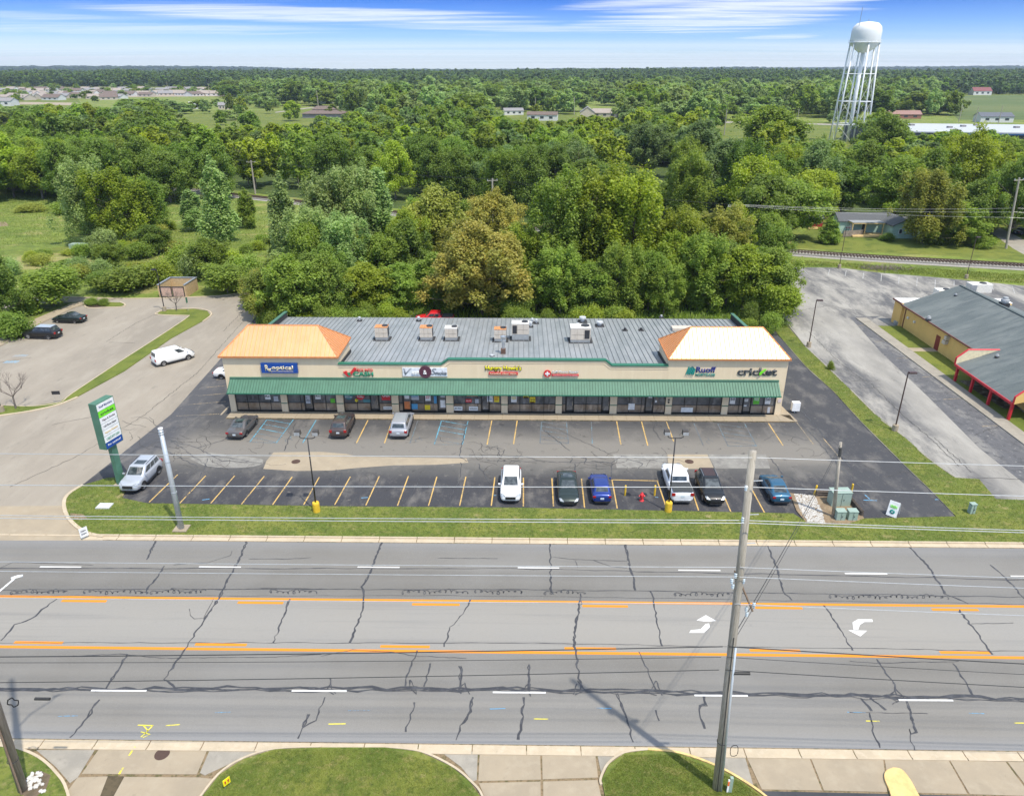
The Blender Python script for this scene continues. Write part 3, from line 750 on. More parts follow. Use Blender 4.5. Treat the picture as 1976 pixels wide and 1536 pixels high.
for k in range(4):   # the thick sealed lane joint, several strands
    pts = [(x, 1328 + 5 * max(0, (x - 980)) / 250 + loops.uniform(-3.5, 3.5) + k * 1.6) for x in range(-10, 2010, 28)]
    crack(pts, .13 if k < 2 else .06, Z5 + .001 * k, m_seal, road, .03, .5, seed=k + 40)
for (y0, y1, y2, w) in ((1097, 1097, 1119, .07), (1150, 1150, 1166, .03), (1240.5, 1240.5, 1257, .04), (1138, 1137, 1152, .06)):
    pts = [(x, (y0 + (y1 - y0) * x / 980) if x < 980 else y1 + (y2 - y1) * (x - 980) / 996) for x in range(-10, 2010, 40)]
    crack([(x, y + loops.uniform(-1, 1)) for x, y in pts], w, Z5 - .001, m_seal, road, .02, .6, seed=int(w * 1000) + y0)
for x0, x1 in ((20, 130), (160, 285), (290, 395), (520, 610), (775, 905), (915, 1010), (1050, 1130), (1300, 1410), (1600, 1830)):
    y0 = 1142 + max(0, x0 - 1000) * .016; x = x0; pts = []
    while x < x1:
        ph = len(pts) * .55; pts.append((x + (3.2 + 1.6 * math.sin(ph * .31)) * math.cos(ph), y0 + 1.6 * math.sin(ph * .17 + x0) + (2.6 + 1.4 * math.cos(ph * .23)) * math.sin(ph))); x += loops.uniform(.5, 1.4)
    crack(pts, .06, Z5 + .0006, m_seal, road, .012, .3, seed=x0)
for x in (790, 895, 1115, 1022, 1268, 1730, 640):
    y = 1330 + max(0, x - 980) / 50
    for q in range(2):
        crack([(x + loops.uniform(-4, 4), y - loops.uniform(10, 22)), (x + loops.uniform(-18, 18), y + loops.uniform(-2, 3)), (x + loops.uniform(-12, 14), y + loops.uniform(6, 14))], .07, Z5 + .005 + .0004 * q, m_seal, road, .04, .2, seed=x + q)
for c in ([(330, 1136), (430, 1138), (520, 1135), (640, 1137)], [(20, 1147), (60, 1143), (130, 1140)], [(335, 1090), (400, 1086), (445, 1072), (448, 1063)], [(480, 1079), (560, 1079), (600, 1076)], [(845, 1077), (960, 1078)], [(1066, 1075), (1110, 1080), (1210, 1083)],
          [(1110, 1082), (1115, 1095)], [(1145, 1081), (1180, 1094), (1210, 1096)], [(140, 1266), (230, 1262), (310, 1270), (520, 1268), (620, 1263)], [(620, 1266), (680, 1254), (760, 1258), (800, 1266), (900, 1270)], [(1640, 1276), (1690, 1280), (1850, 1276)], [(1874, 1204), (1955, 1202)], [(0, 1097), (25, 1085), (120, 1088), (180, 1091)],
          [(365, 1175), (367, 1188), (375, 1194), (392, 1193), (405, 1170), (412, 1155)], [(1640, 1375), (1720, 1376), (1790, 1377)]):
    crack(c, .04, Z5 + .0035, m_seal, road, .03, .35, seed=int(c[0][0]))
# cracks of the mall lot
lr = random.Random(9)
def lotcrack(c, w=.035, mat=m_fine, seed=0, par=None): crack(c, w, Z5 - .003 + lr.random() * .002, mat, par or lot, .10, .35, 'crack', seed, .4)
lc = [[(900, 820), (893, 850), (885, 880), (900, 890)], [(890, 893), (888, 920), (880, 940), (868, 962)], [(922, 895), (940, 925), (952, 940)], [(935, 870), (960, 860), (965, 880)], [(905, 877), (1000, 880), (1060, 892), (1180, 893), (1200, 880)],
      [(905, 885), (960, 890), (1050, 891)], [(1108, 895), (1112, 915), (1108, 930)], [(1060, 820), (1120, 850), (1180, 878)], [(1140, 890), (1180, 893), (1180, 920)], [(1200, 880), (1270, 890), (1290, 893)], [(1485, 882), (1510, 915), (1560, 940)], [(1540, 930), (1640, 935)], [(1276, 850), (1260, 830), (1268, 815)],
      [(300, 820), (330, 850), (380, 865), (430, 890), (500, 893)], [(250, 875), (300, 850), (350, 815)], [(330, 850), (400, 900), (440, 905)], [(380, 865), (430, 850), (460, 820)], [(400, 885), (390, 915), (360, 960)], [(290, 855), (380, 900)], [(340, 885), (420, 880), (480, 890)], [(550, 870), (560, 840), (570, 818)],
      [(650, 906), (640, 925), (620, 965)], [(645, 915), (660, 912), (655, 930), (640, 925)], [(815, 910), (805, 935), (790, 965)], [(1545, 815), (1620, 900), (1680, 960)], [(1560, 850), (1500, 835), (1475, 850)], [(1525, 770), (1580, 830), (1640, 900)], [(1700, 870), (1600, 880)], [(1050, 830), (1100, 870)], [(160, 935), (230, 890), (290, 850)],
      [(1100, 893), (1105, 880), (1130, 884), (1128, 895)], [(940, 860), (975, 868), (960, 893)], [(1210, 885), (1240, 895), (1232, 905)], [(1150, 895), (1150, 905), (1190, 905)]]
for i, c in enumerate(lc): lotcrack(c, .06 if i % 2 else .085, m_seal, i)
for zone in (((300, 840, 520, 905), 26), ((900, 860, 1010, 900), 14), ((1090, 878, 1290, 905), 16), ((230, 800, 420, 900), 14), ((420, 820, 1540, 870), 16), ((300, 915, 1500, 975), 14), ((1540, 760, 1800, 980), 8)):
    (x0, y0, x1, y1), n = zone
    for i in range(n):
        x, y = lr.uniform(x0, x1), lr.uniform(y0, y1); a = lr.uniform(0, 6.28); pts = [(x, y)]
        for k in range(lr.randint(2, 5)):
            a += lr.uniform(-1.0, 1.0); x += 15 * math.cos(a); y += 6 * math.sin(a); pts.append((x, min(y, 975)))
        lotcrack(pts, .04, m_fine, i)
for c in ([(1600, 705), (1680, 740), (1740, 800), (1800, 850), (1850, 900)], [(1803, 845), (1830, 870), (1850, 888), (1874, 912)], [(1560, 640), (1620, 700), (1660, 730)], [(1640, 735), (1700, 735)], [(1600, 760), (1640, 750), (1700, 748)], [(1885, 922), (1976, 925)], [(1540, 600), (1600, 590), (1650, 600)], [(1880, 840), (1950, 815)]):
    lotcrack(c, .06, m_fine, int(c[0][0]))
for c in ([(20, 940), (150, 880), (280, 800), (380, 720), (470, 620)], [(100, 820), (200, 800)], [(205, 660), (260, 625), (300, 607)], [(210, 661), (260, 662)], [(0, 700), (60, 690)], [(430, 640), (480, 590)]):
    lotcrack(c, .05, m_fine, int(c[0][0]))
# ================================================================== THE STRIP MALL
YW = 73.90
XL, XR, YB = -32.45, 28.5, 95.9
m_stucco = layered('cream_stucco', (0.76, 0.62, 0.42), [((0.70, 0.57, 0.385), 0.4, .42, .62, .7, (1, 1, .4)), ((0.80, 0.67, 0.47), 1.5, .5, .7, .5, (2, 2, .3))], .9, 60, .004)
m_green = plain('green_metal', (.072, .178, .118), .6, 0, .10, 1.2)
m_greend = plain('dark_green_trim', (.025, .15, .09), .45, 0, .08)
t = NT('grey_metal_roof')
n1 = t.noise(0.5, 5, stretch=(1.5, .4, 1)); n2 = t.noise(2.2, 5, stretch=(1, .3, 1), rough=.7)
ca = t.mix(t.mr(n1, .35, .65), (.27, .29, .295), (.36, .375, .38)); ca = t.mix(t.mr(n2, .52, .72, 0, .6), ca, (.46, .475, .475)); ca = t.mix(t.mr(t.noise(.9, 6, rough=.75), .62, .72, 0, .5), ca, (.30, .20, .12))
m_roof = t.set(ca, .45, .25, .5)
m_rib = plain('roof_seam_grey', (.22, .235, .24), .5, .2)
t = NT('copper_coloured_metal')
n1 = t.noise(0.8, 4, stretch=(1, .4, 1))
m_copper = t.set(t.mix(t.mr(n1, .3, .7), (.78, .43, .22), (.85, .50, .27)), .27, .62, .5)
m_copper.node_tree.nodes['Principled BSDF'].inputs['Roughness'].default_value = .42
m_cops = plain('copper_seam', (.74, .36, .13), .42, .6, .03)
m_copt = plain('copper_trim', (.70, .30, .12), .4, .4)
m_dark = plain('black_frame', (.018, .02, .02), .4)
def shopglass(name, a_, b_):
    t = NT(name); n = t.noise(.55, 4, rough=.6); n2 = t.noise(1.6, 3, stretch=(1, 1, .4))
    c = t.mix(t.mr(n, .38, .62), a_, b_); c = t.mix(t.mr(n2, .56, .7, 0, .6), c, tuple(v * 1.7 for v in b_)); return t.set(c, .06, 0, .7)
m_glass = shopglass('shop_glass', (.075, .078, .080), (.17, .165, .155)); m_glassk = shopglass('knee_glass_reflection', (.17, .125, .09), (.29, .235, .18))  # brown reflection and brighter interior painted into the opaque pane colours
t = NT('interior_dim')
m_inside = t.set(t.mix(t.mr(t.noise(.8, 3), .4, .6), (.12, .10, .085), (.21, .175, .14)), .9)
m_member = plain('black_membrane', (.035, .035, .037), .9)

mall = thing('strip_mall', 'long single-storey cream shop row with green metal canopy and grey seamed roof', 'shop row', (-2, 85, 0))
# main body: rear and side walls
b = MB()
b.poly([(XL, YW + .45), (XR, YW + .45), (XR, YB), (XL, YB)], 0, 2.9)
b.build('rear_block', m_stucco, mall)
# fascia over the windows (front plane), stepped parapet
zP, zH, zT = 5.80, 6.38, 6.72
b = MB(); b.prism([(-19.95, 2.9), (15.72, 2.9), (15.72, zP), (9.62, zP), (8.92, zH), (-7.95, zH), (-8.75, zP), (-19.95, zP)], 'y', YW, YW + .45)
b.build('parapet_wall', m_stucco, mall)
b = MB()
b.prism([(-19.95, zP), (-8.75, zP), (-7.95, zH), (8.92, zH), (9.62, zP), (15.72, zP), (15.72, zP + .12), (9.68, zP + .12), (8.98, zH + .12), (-8.01, zH + .12), (-8.81, zP + .12), (-19.95, zP + .12)], 'y', YW - .10, YW + .50)
b.build('parapet_coping', m_greend, mall)
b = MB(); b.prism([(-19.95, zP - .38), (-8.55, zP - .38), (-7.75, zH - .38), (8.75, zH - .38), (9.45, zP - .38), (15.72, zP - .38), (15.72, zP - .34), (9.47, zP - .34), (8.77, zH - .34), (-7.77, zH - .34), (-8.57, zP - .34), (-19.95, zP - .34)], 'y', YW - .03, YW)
b.build('groove_shade_strip', plain('stucco_shadow_line', (.5, .41, .3), .9), mall)  # raised strip in darker stucco; the groove's shade is put into its colour
for (x0, x1) in ((XL, -19.95), (15.72, XR)):
    b = MB(); b.poly([(x0, YW - .02), (x1, YW - .02), (x1, 79.7), (x0, 79.7)], 2.9, zT + .03)
    b.build('tower_wall', m_stucco, mall)
# gable end parapets following the roof slope
def roof_z(y): return 5.35 - (y - 74.35) * 0.0655
for x0, x1 in ((XL, XL + .3), (XR - .3, XR)):
    b = MB(); b.prism([(79.7, 2.9), (YB + .05, 2.9), (YB + .05, roof_z(YB) + .75), (79.7, roof_z(79.7) + .75)], 'x', x0, x1)
    b.build('side_parapet', m_stucco, mall)
    b = MB(); b.prism([(79.7, roof_z(79.7) + .75), (YB + .15, roof_z(YB) + .75), (YB + .15, roof_z(YB) + .87), (79.7, roof_z(79.7) + .87)], 'x', x0 - .06, x1 + .06)
    b.build('side_coping', m_green, mall)
    xi = x1 + .012 if x0 < 0 else x0 - .012
    b = MB(); b.add([(xi, 79.7, roof_z(79.7)), (xi, YB, roof_z(YB)), (xi, YB, roof_z(YB) + .74), (xi, 79.7, roof_z(79.7) + .74)], [(0, 1, 2, 3)])
    b.build('parapet_flashing', m_member, mall)
b = MB(); b.poly([(XL + .3, YB - .3), (XR - .3, YB - .3), (XR - .3, YB), (XL + .3, YB)], 2.9, roof_z(YB) - .06); b.build('rear_wall', m_stucco, mall)
# roof panels between raised seams
b = MB(); y0, y1 = YW + .45, YB + .25
b.add([(0, y0, roof_z(y0)), (.58, y0, roof_z(y0)), (.58, y1, roof_z(y1)), (0, y1, roof_z(y1)), (0, y0, roof_z(y0) - .1), (.58, y0, roof_z(y0) - .1), (.58, y1, roof_z(y1) - .1), (0, y1, roof_z(y1) - .1)],
      [(0, 1, 2, 3), (7, 6, 5, 4), (4, 5, 1, 0), (6, 7, 3, 2)])
for q in (0, 1):
    xq = q * .58
seam = MB(); seam.add([(-.03, y0, roof_z(y0) + .01), (.03, y0, roof_z(y0) + .01), (.03, y1, roof_z(y1) + .01), (-.03, y1, roof_z(y1) + .01), (-.018, y0, roof_z(y0) + .085), (.018, y0, roof_z(y0) + .085), (.018, y1, roof_z(y1) + .085), (-.018, y1, roof_z(y1) + .085)],
                     [(0, 1, 5, 4), (1, 2, 6, 5), (2, 3, 7, 6), (3, 0, 4, 7), (4, 5, 6, 7)])
pn = b.build('roof_panel', m_roof, mall, local=True); pm = pn.data
sm_ = seam.build('roof_seam', m_rib, pn, local=True)
n = int((XR - XL - .7) / .598)
for i in range(n + 1):
    x = XL + .33 + i * .598
    if i == 0: pn.location = (x + 2, -85, 0); continue
    o = share('roof_panel', pm, mall, (x + 2, -85, (i * 7 % 3) * .004)); share('roof_seam', sm_.data, o)
b = MB(); b.prism([(YW + .46, roof_z(YW + .46) - .13), (YB + .2, roof_z(YB + .2) - .13), (YB + .2, roof_z(YB + .2) - .11), (YW + .46, roof_z(YW + .46) - .11)], 'x', XL + .31, XR - .31)
b.build('roof_deck', m_member, mall)
# dark flashing where the roof meets the towers
for x0, x1 in ((-19.93, -19.80), (15.57, 15.70)):
    b = MB(); b.prism([(YW + .46, roof_z(YW + .46) + .09), (79.7, roof_z(79.7) + .09), (79.7, roof_z(79.7) + .38), (YW + .46, roof_z(YW + .46) + .38)], 'x', x0, x1); b.build('tower_flashing', m_member, mall)
# hipped tower roofs
def hip(x0, x1, rx0, rx1, y0=73.58, y1=79.95, yr=76.65, zr=9.30, ze=6.75):
    e = [Vector((x0, y0, ze)), Vector((x1, y0, ze)), Vector((x1, y1, ze)), Vector((x0, y1, ze))]; r0, r1 = Vector((rx0, yr, zr)), Vector((rx1, yr, zr))
    b = MB(); b.add([*e, r0, r1], [(0, 1, 5, 4), (1, 2, 5), (2, 3, 4, 5), (3, 0, 4), (3, 2, 1, 0)])
    b.add([(v.x, v.y, ze - .16) for v in e] + list(e), [(0, 1, 5, 4), (1, 2, 6, 5), (2, 3, 7, 6), (3, 0, 4, 7), (3, 2, 1, 0)])
    roof = b.build('tower_roof', m_copper, mall)
    s = MB()
    def seam(p, q, w=.04, h=.075):
        d = (q - p).normalized(); sd = d.cross(Vector((0, 0, 1))).normalized() * (w / 2); up = sd.cross(d).normalized() * h
        if up.z < 0: up = -up
        s.add([p - sd, p + sd, q + sd, q - sd, p - sd + up, p + sd + up, q + sd + up, q - sd + up], [(0, 1, 5, 4), (1, 2, 6, 5), (2, 3, 7, 6), (3, 0, 4, 7), (4, 5, 6, 7)])
    x = x0 + .45
    while x < x1 - .2:
        for (ya, sg) in ((y0, 1), (y1, -1)):
            if x < rx0: t_ = (x - x0) / (rx0 - x0)
            elif x > rx1: t_ = (x1 - x) / (x1 - rx1)
            else: t_ = 1
            if t_ > .05: seam(Vector((x, ya, ze)), Vector((x, ya + (yr - ya) * t_, ze + (zr - ze) * t_)))
        x += .48
    y = y0 + .4
    while y < y1 - .2:
        t_ = (y - y0) / (yr - y0) if y < yr else (y1 - y) / (y1 - yr)
        for xa, xr in ((x0, rx0), (x1, rx1)):
            seam(Vector((xa, y, ze)), Vector((xa + (xr - xa) * t_, y, ze + (zr - ze) * t_)))
        y += .48
    o = s.build('roof_seams', m_cops, roof); o.location = (0, 0, 0); o['kind'] = 'stuff'
    for v in o.data.vertices: v.co = v.co
    cp = MB()
    for p, q in ((e[0], r0), (e[1], r1), (e[2], r1), (e[3], r0), (r0, r1)): cp.tube([p + Vector((0, 0, .02)), q + Vector((0, 0, .02))], .07, 6)
    for i in range(4): cp.box(((e[i].x + e[(i + 1) % 4].x) / 2, (e[i].y + e[(i + 1) % 4].y) / 2, ze - .06), (abs(e[i].x - e[(i + 1) % 4].x) + .06 + .04 * (i % 2), abs(e[i].y - e[(i + 1) % 4].y) + .06 + .04 * (i % 2), .2 - .01 * (i % 2)))
    cp.build('ridge_cap', m_copt, roof)
hip(-32.72, -19.80, -30.15, -22.45)
hip(15.60, 28.62, 18.35, 26.2)

# canopy: sloping ribbed sheet with its own top flashing and soffit
XCL, XCR = -31.95, 27.75
ys0, zs0, ys1, zs1 = 72.40, 2.98, YW - .03, 4.12
b = MB(); b.add([(XCL, ys0, zs0), (XCR, ys0, zs0), (XCR, ys1, zs1), (XCL, ys1, zs1), (XCL, ys1, zs0), (XCR, ys1, zs0)], [(0, 1, 2, 3), (0, 4, 5, 1), (0, 3, 4), (1, 5, 2)])
can = b.build('canopy', m_green, mall)
b = MB(); b.box(((XCL + XCR) / 2, YW - .10, 4.19), (XCR - XCL, .14, .2)); b.build('canopy_flashing', m_green, can)
b = MB(); b.box(((XCL + XCR) / 2, 72.39, 2.93), (XCR - XCL + .04, .08, .12)); b.build('canopy_edge', m_greend, can)
b = MB(); x = XCL + .02
while x < XCR:
    b.add([(x - .02, ys0, zs0 + .005), (x + .02, ys0, zs0 + .005), (x + .02, ys1, zs1 + .005), (x - .02, ys1, zs1 + .005), (x - .012, ys0 - .01, zs0 + .07), (x + .012, ys0 - .01, zs0 + .07), (x + .012, ys1, zs1 + .06), (x - .012, ys1, zs1 + .06)],
          [(0, 1, 5, 4), (1, 2, 6, 5), (3, 0, 4, 7), (4, 5, 6, 7)]); x += .302
b.build('canopy_ribs', plain('rib_green', (.045, .13, .08), .6), can)['kind'] = 'stuff'
for sx, x0 in ((-1, XL), (1, XR)):   # small green hood on each end wall
    b = MB(); xe = x0 + sx * 1.1
    b.add([(x0, 79.6, 2.55), (x0, 81.6, 2.55), (x0, 81.6, 3.5), (x0, 79.6, 3.5), (xe, 79.6, 2.55), (xe, 81.6, 2.55)], [(2, 3, 4, 5), (0, 4, 3), (1, 2, 5), (0, 1, 5, 4)])
    b.build('door_hood', m_green, mall)

# shop fronts
bays = [(-31.84, -26.71), (-26.04, -20.54), (-19.8, -14.42), (-13.69, -8.39), (-7.62, -2.3), (-1.62, 3.7), (4.37, 9.69), (10.43, 15.81), (16.46, 21.99), (22.64, 27.86)]
bays = [(a + .03, c) for a, c in bays]
lay = ['pppp', 'p-DpP', 'ppDp', '-DppD', 'pp-Dp', 'pppp', '-Dpp-D', 'pp-Dp', 'pppp', 'P-Dpp']
wd = {'p': 1.32, 'P': 1.2, 'D': .92, '-': .38}
ed = [XL] + [v for a in bays for v in a] + [XR]
for i in range(0, len(ed), 2):
    b = MB(); b.box(((ed[i] + ed[i + 1]) / 2, YW + .15, 1.5), (ed[i + 1] - ed[i], .30, 2.88)); b.build('pillar', m_stucco, mall)
    if 0 < i < len(ed) - 2:
        b = MB(); b.box(((ed[i] + ed[i + 1]) / 2, YW - .015, 1.15), (ed[i + 1] - ed[i] + .02, .03, .09)); b.build('pillar_band', m_greend, mall)
b = MB(); b.box(((XL + XR) / 2, YW + .44, 1.45), (XR - XL - .4, .02, 2.9)); b.build('shop_interior', m_inside, mall)
pcol = {'w': plain('poster_white', (.75, .75, .72), .5), 'r': plain('poster_red', (.60, .03, .04), .5), 'g': plain('poster_green', (.12, .50, .04), .5), 'y': plain('poster_yellow', (.80, .62, .03), .5),
        'o': plain('poster_orange', (.62, .20, .07), .5), 'b': plain('poster_blue', (.08, .32, .55), .5), 't': plain('poster_teal', (.07, .22, .24), .5), 'k': m_dark, 's': plain('poster_silver', (.45, .47, .5), .4)}
def poster(par, x, z, w, h, c, txt=None, tc='k', disc=False, label=None):
    b = MB()
    if disc: b.add([(x + w / 2 * math.cos(a), YW + .20, z + h / 2 * math.sin(a)) for a in [i * math.pi / 9 for i in range(18)]], [tuple(range(18))])
    else: b.box((x, YW + .195, z), (w, .012, h))
    o = b.build('poster', pcol[c], par, fix=not disc)
    if label: o['label'] = label
    if txt:
        me = text_mesh(txt, w * .8, h * (.5 if '\n' in txt else .3), 0, .02); me.materials.append(pcol[tc])
        q = bpy.data.objects.new('lettering', me); COL.objects.link(q); q.parent = o if par.parent is None else par; q.location = Vector((x, YW + .183, z)) - origin(q.parent)
    return o
fronts = []
for bi, ((xa, xb), la) in enumerate(zip(bays, lay)):
    tot = sum(wd[c] for c in la); k = (xb - xa) / tot; x = xa
    f = MB()
    f.box(((xa + xb) / 2, YW + .25, 2.86), (xb - xa, .1, .1)); f.box(((xa + xb) / 2, YW + .25, .17), (xb - xa, .1, .1))
    cells = []
    for c in la:
        w = wd[c] * k; cells.append((c, x, x + w)); f.box((x + .03, YW + .25, 1.51), (.06, .11, 2.6)); x += w
    f.box((xb - .03, YW + .25, 1.51), (.06, .11, 2.6))
    for c, a, d in cells:
        if c != 'D': f.box(((a + d) / 2 + .03, YW + .25, 1.14), (d - a - .06, .09, .06))
    fr = f.build('window_frame', m_dark, mall); fronts.append(fr)
    for c, a, d in cells:
        if c == 'D':
            q = MB(); q.box(((a + d) / 2 + .03, YW + .19, 2.22), (d - a - .08, .07, .14)); q.box(((a + d) / 2 + .03, YW + .19, .32), (d - a - .08, .07, .24))
            q.box((a + .11, YW + .19, 1.26), (.09, .07, 2.2)); q.box((d - .05, YW + .19, 1.26), (.09, .07, 2.2)); q.build('door', m_dark, mall)
            q = MB(); q.add([(a + .16, YW + .2, .44), (d - .1, YW + .2, .44), (d - .1, YW + .2, 2.15), (a + .16, YW + .2, 2.15)], [(0, 1, 2, 3)]); q.build('door_pane', m_glass, fr, fix=False)
            q = MB(); q.tube([(d - .15, YW + .13, 1.0), (d - .15, YW + .13, 1.5)], .018, 6); q.build('door_handle', plain('steel', (.5, .5, .5), .3, .9), fr)
        else:
            for z0, z1, gm in ((.22, 1.11, m_glassk), (1.17, 2.81, m_glass)):
                q = MB(); q.add([(a + .06, YW + .24, z0), (d, YW + .24, z0), (d, YW + .24, z1), (a + .06, YW + .24, z1)], [(0, 1, 2, 3)]); q.build('pane', gm, fr, fix=False)
P = [(1, -28.2, 1.9, .6, .8, 'w', 'Rx'), (1, -27.3, 1.6, .5, .6, 's', None), (2, -23.75, 1.55, .5, 1.0, 's', 'RX\nOPTICAL'), (2, -22.6, 1.95, .6, .75, 'w', 'Rx'), (2, -21.0, 1.4, .5, .5, 'g', None),
     (3, -19.2, 2.0, .95, .95, 't', 'CHECK\nINTO CASH', 'w', 1), (3, -17.9, 2.0, .95, .95, 'r', 'Cash\nToday', 'w', 1), (3, -18.35, 1.45, .35, .4, 'y', None, 'k', 1), (3, -17.2, 1.4, .8, .35, 't', None), (3, -15.05, 2.05, .95, 1.1, 'r', 'OPEN', 'w'), (3, -14.95, .55, .95, .35, 'w', 'LOANS'),
     (4, -12.75, .9, .62, .9, 'o', None), (4, -12.75, 2.0, .5, .6, 'w', None), (4, -11.95, .75, .7, .65, 'b', None), (4, -11.9, 2.0, 1.0, .9, 's', 'VAPE', 'b'), (4, -10.4, 1.95, .6, 1.0, 'w', 'GLASS\n$9.99', 'r'), (4, -10.5, .65, .6, .6, 'y', None), (4, -9.6, 1.6, .3, .9, 'b', None), (4, -8.75, 1.1, .6, .9, 'w', None), (4, -8.75, 2.1, .5, .45, 's', None),
     (5, -5.5, 2.3, 1.2, .5, 'o', 'PIZZA', 'w'), (5, -5.9, 1.5, .65, .4, 'r', '$5.99', 'w'), (5, -5.0, 1.45, .4, .5, 's', None), (5, -7.1, .55, .95, .5, 'w', 'SUBS'), (5, -5.4, .55, 1.0, .5, 'w', 'WINGS'), (5, -3.55, 1.85, .62, .95, 'w', 'MAY\nSPECIAL', 'b'), (5, -2.8, 1.85, .55, 1.0, 'y', 'PIZZA\nDEAL', 'r'),
     (6, -.9, 1.85, .62, 1.0, 'w', 'PIZZA', 'y'), (6, .45, 2.25, .62, .7, 'y', '10'), (6, 1.15, 1.65, .62, .7, 'y', '20'), (6, .45, 1.96, .5, .13, 'r', None), (6, 1.15, 1.36, .5, .13, 'r', None),
     (8, 12.1, .9, .7, .75, 'w', None), (8, 14.1, 2.15, .4, .35, 'w', 'R', 'k'), (8, 14.75, 1.55, .2, .25, 'w', None), (9, 18.25, .55, 1.3, .55, 'w', None), (10, 23.15, 1.9, .58, 1.15, 'w', '50'), (10, 23.15, 2.55, .58, .25, 'g', None),
     (10, 24.6, 1.75, .5, .3, 'w', 'OPEN'), (10, 24.6, 1.1, .3, .15, 'w', None), (10, 25.75, 1.9, .65, 1.2, 'g', 'FREE', 'w'), (10, 27.0, 1.9, .58, 1.15, 'w', '50'), (10, 27.0, 2.55, .58, .25, 'g', None), (10, 27.25, .6, .3, .7, 's', None)]
for i, q in enumerate(P):
    bi, x, z, w, h, c, tx = q[:7]; tc = q[7] if len(q) > 7 else 'k'
    poster(fronts[bi - 1], x, z, w, h, c, tx, tc, len(q) > 8)
b = MB(); b.box((28.2, YW - .04, 1.85), (.36, .02, .42)); tag(b.build('wall_notice', plain('notice_pink', (.72, .6, .56), .6)), 'small pale notice on the pillar at the right end of the shop row', 'notice')
for z in (1.55, 1.85):
    b = MB(); b.box((16.1, YW - .05, z), (.16, .08, .16)); b.build('meter_box', m_dark, mall)
# sidewalk slabs in front
walk = thing('sidewalk', None, None); walk['kind'] = 'structure'
w0 = MB(); w0.box((0, 0, .06), (1.49, 1.62, .12)); w0 = w0.build('paving_slab', m_conc, walk)
nx = 41
for i in range(nx):
    x = -32.4 + .75 + i * 1.512
    if i == 0: w0.location = (x, 73.07, 0)
    else: share('paving_slab', w0.data, walk, (x, 73.07, 0))
sheet('walk_bed', [(-32.45, 72.2), (29.6, 72.2), (29.6, 73.9), (-32.45, 73.9)], .02, m_joint, z1=.10)
MB().poly([(28.55, 73.9), (29.62, 72.26), (29.9, 72.3), (29.4, 76.5), (29.0, 78.5), (28.55, 78.5)], 0, .12).build('side_slab', m_conc, walk, fix=False)

# ------------------------------------------------------------------ signs on the wall
def sign(name, label, x, z): return thing(name, label, 'sign', (x, YW - .02, z))
bl = plain('sign_blue', (.01, .065, .30), .35); wh = plain('sign_white', (.82, .82, .80), .4); bk = plain('sign_black', (.03, .03, .035), .4); rd = plain('sign_red', (.62, .03, .035), .4)
gr = plain('sign_green', (.015, .25, .13), .4); yl = plain('sign_yellow', (.88, .78, .02), .4); mr_ = plain('sign_maroon', (.10, .035, .055), .4); cream = plain('sign_cream', (.78, .68, .45), .4); navy = plain('sign_navy', (.02, .03, .20), .4); teal = plain('sign_teal', (.01, .27, .23), .4); lime = plain('sign_lime', (.20, .75, .03), .4)
s = sign('wall_sign', 'blue box sign with cream letters on the left tower wall', -26.3, 5.42)
MB().box((-26.3, YW - .16, 5.42), (3.95, .28, 1.12)).build('box', bl, s)
letter('optical', s, (.35, -.30, .02), 2.35, .62, cream, .02, .025); letter('R', s, (-1.32, -.30, .05), .42, .68, cream, .02, .025); letter('x', s, (-1.02, -.30, -.2), .36, .4, cream, .03, .03)
MB().box((-26.0, YW - .31, 5.08), (2.4, .02, .04)).build('underline', cream, s)
s = sign('wall_sign', 'red and green channel letter sign with a tick emblem right of the left tower', -17.9, 4.9)
letter('CHECK INTO', s, (.6, -.03, .26), 2.2, .34, rd, .05, .015); letter('CASH', s, (.62, -.03, -.2), 2.2, .52, gr, .05, .03)
b = MB(); b.prism([(-19.45, 4.95), (-19.1, 5.1), (-18.85, 4.75), (-18.2, 5.5), (-17.95, 5.42), (-18.75, 4.42), (-19.0, 4.42)], 'y', YW - .16, YW - .05); b.build('tick_emblem', rd, s)
b = MB(); b.prism([(-19.0, 4.9), (-18.7, 4.95), (-18.6, 4.65), (-18.85, 4.55)], 'y', YW - .2, YW - .16); b.build('tick_emblem_face', gr, s)
s = sign('wall_sign', 'white banner sign with grey script and a round maroon disc in its middle', -10.55, 5.02)
MB().box((-10.55, YW - .08, 5.02), (4.85, .1, .98)).build('banner', plain('banner_white', (.74, .77, .80), .5), s)
dsc = MB(); dsc.add([(-10.5 + .68 * math.cos(a), YW - .2, 5.05 + .68 * math.sin(a)) for a in [i * math.pi / 16 for i in range(32)]] + [(-10.5 + .68 * math.cos(a), YW - .08, 5.05 + .68 * math.sin(a)) for a in [i * math.pi / 16 for i in range(32)]],
    [tuple(range(32))] + [(i, (i + 1) % 32, (i + 1) % 32 + 32, i + 32) for i in range(32)]); dsc.build('disc', mr_, s)
sg = plain('sign_grey', (.25, .27, .30), .4)
letter('V', s, (-1.85, -.13, .06), .9, .8, sg, .02, .01, shear=.3); letter('ape', s, (-1.0, -.21, -.12), .8, .42, wh, .02, .03); letter('&', s, (.03, -.23, 0), .42, .5, wh, .02, .02); letter('S', s, (.95, -.13, .08), .6, .75, sg, .02, .01, shear=.3); letter('moke', s, (1.75, -.15, -.06), 1.25, .5, sg, .02, .03)
s = sign('wall_sign', 'yellow and black lettering over a red ribbon on the raised centre parapet', -2.05, 5.3)
letter("Hungry Howie's", s, (0, -.03, .15), 3.95, .78, bk, .03, .05); letter("Hungry Howie's", s, (0, -.065, .16), 3.85, .68, yl, .04, .018)
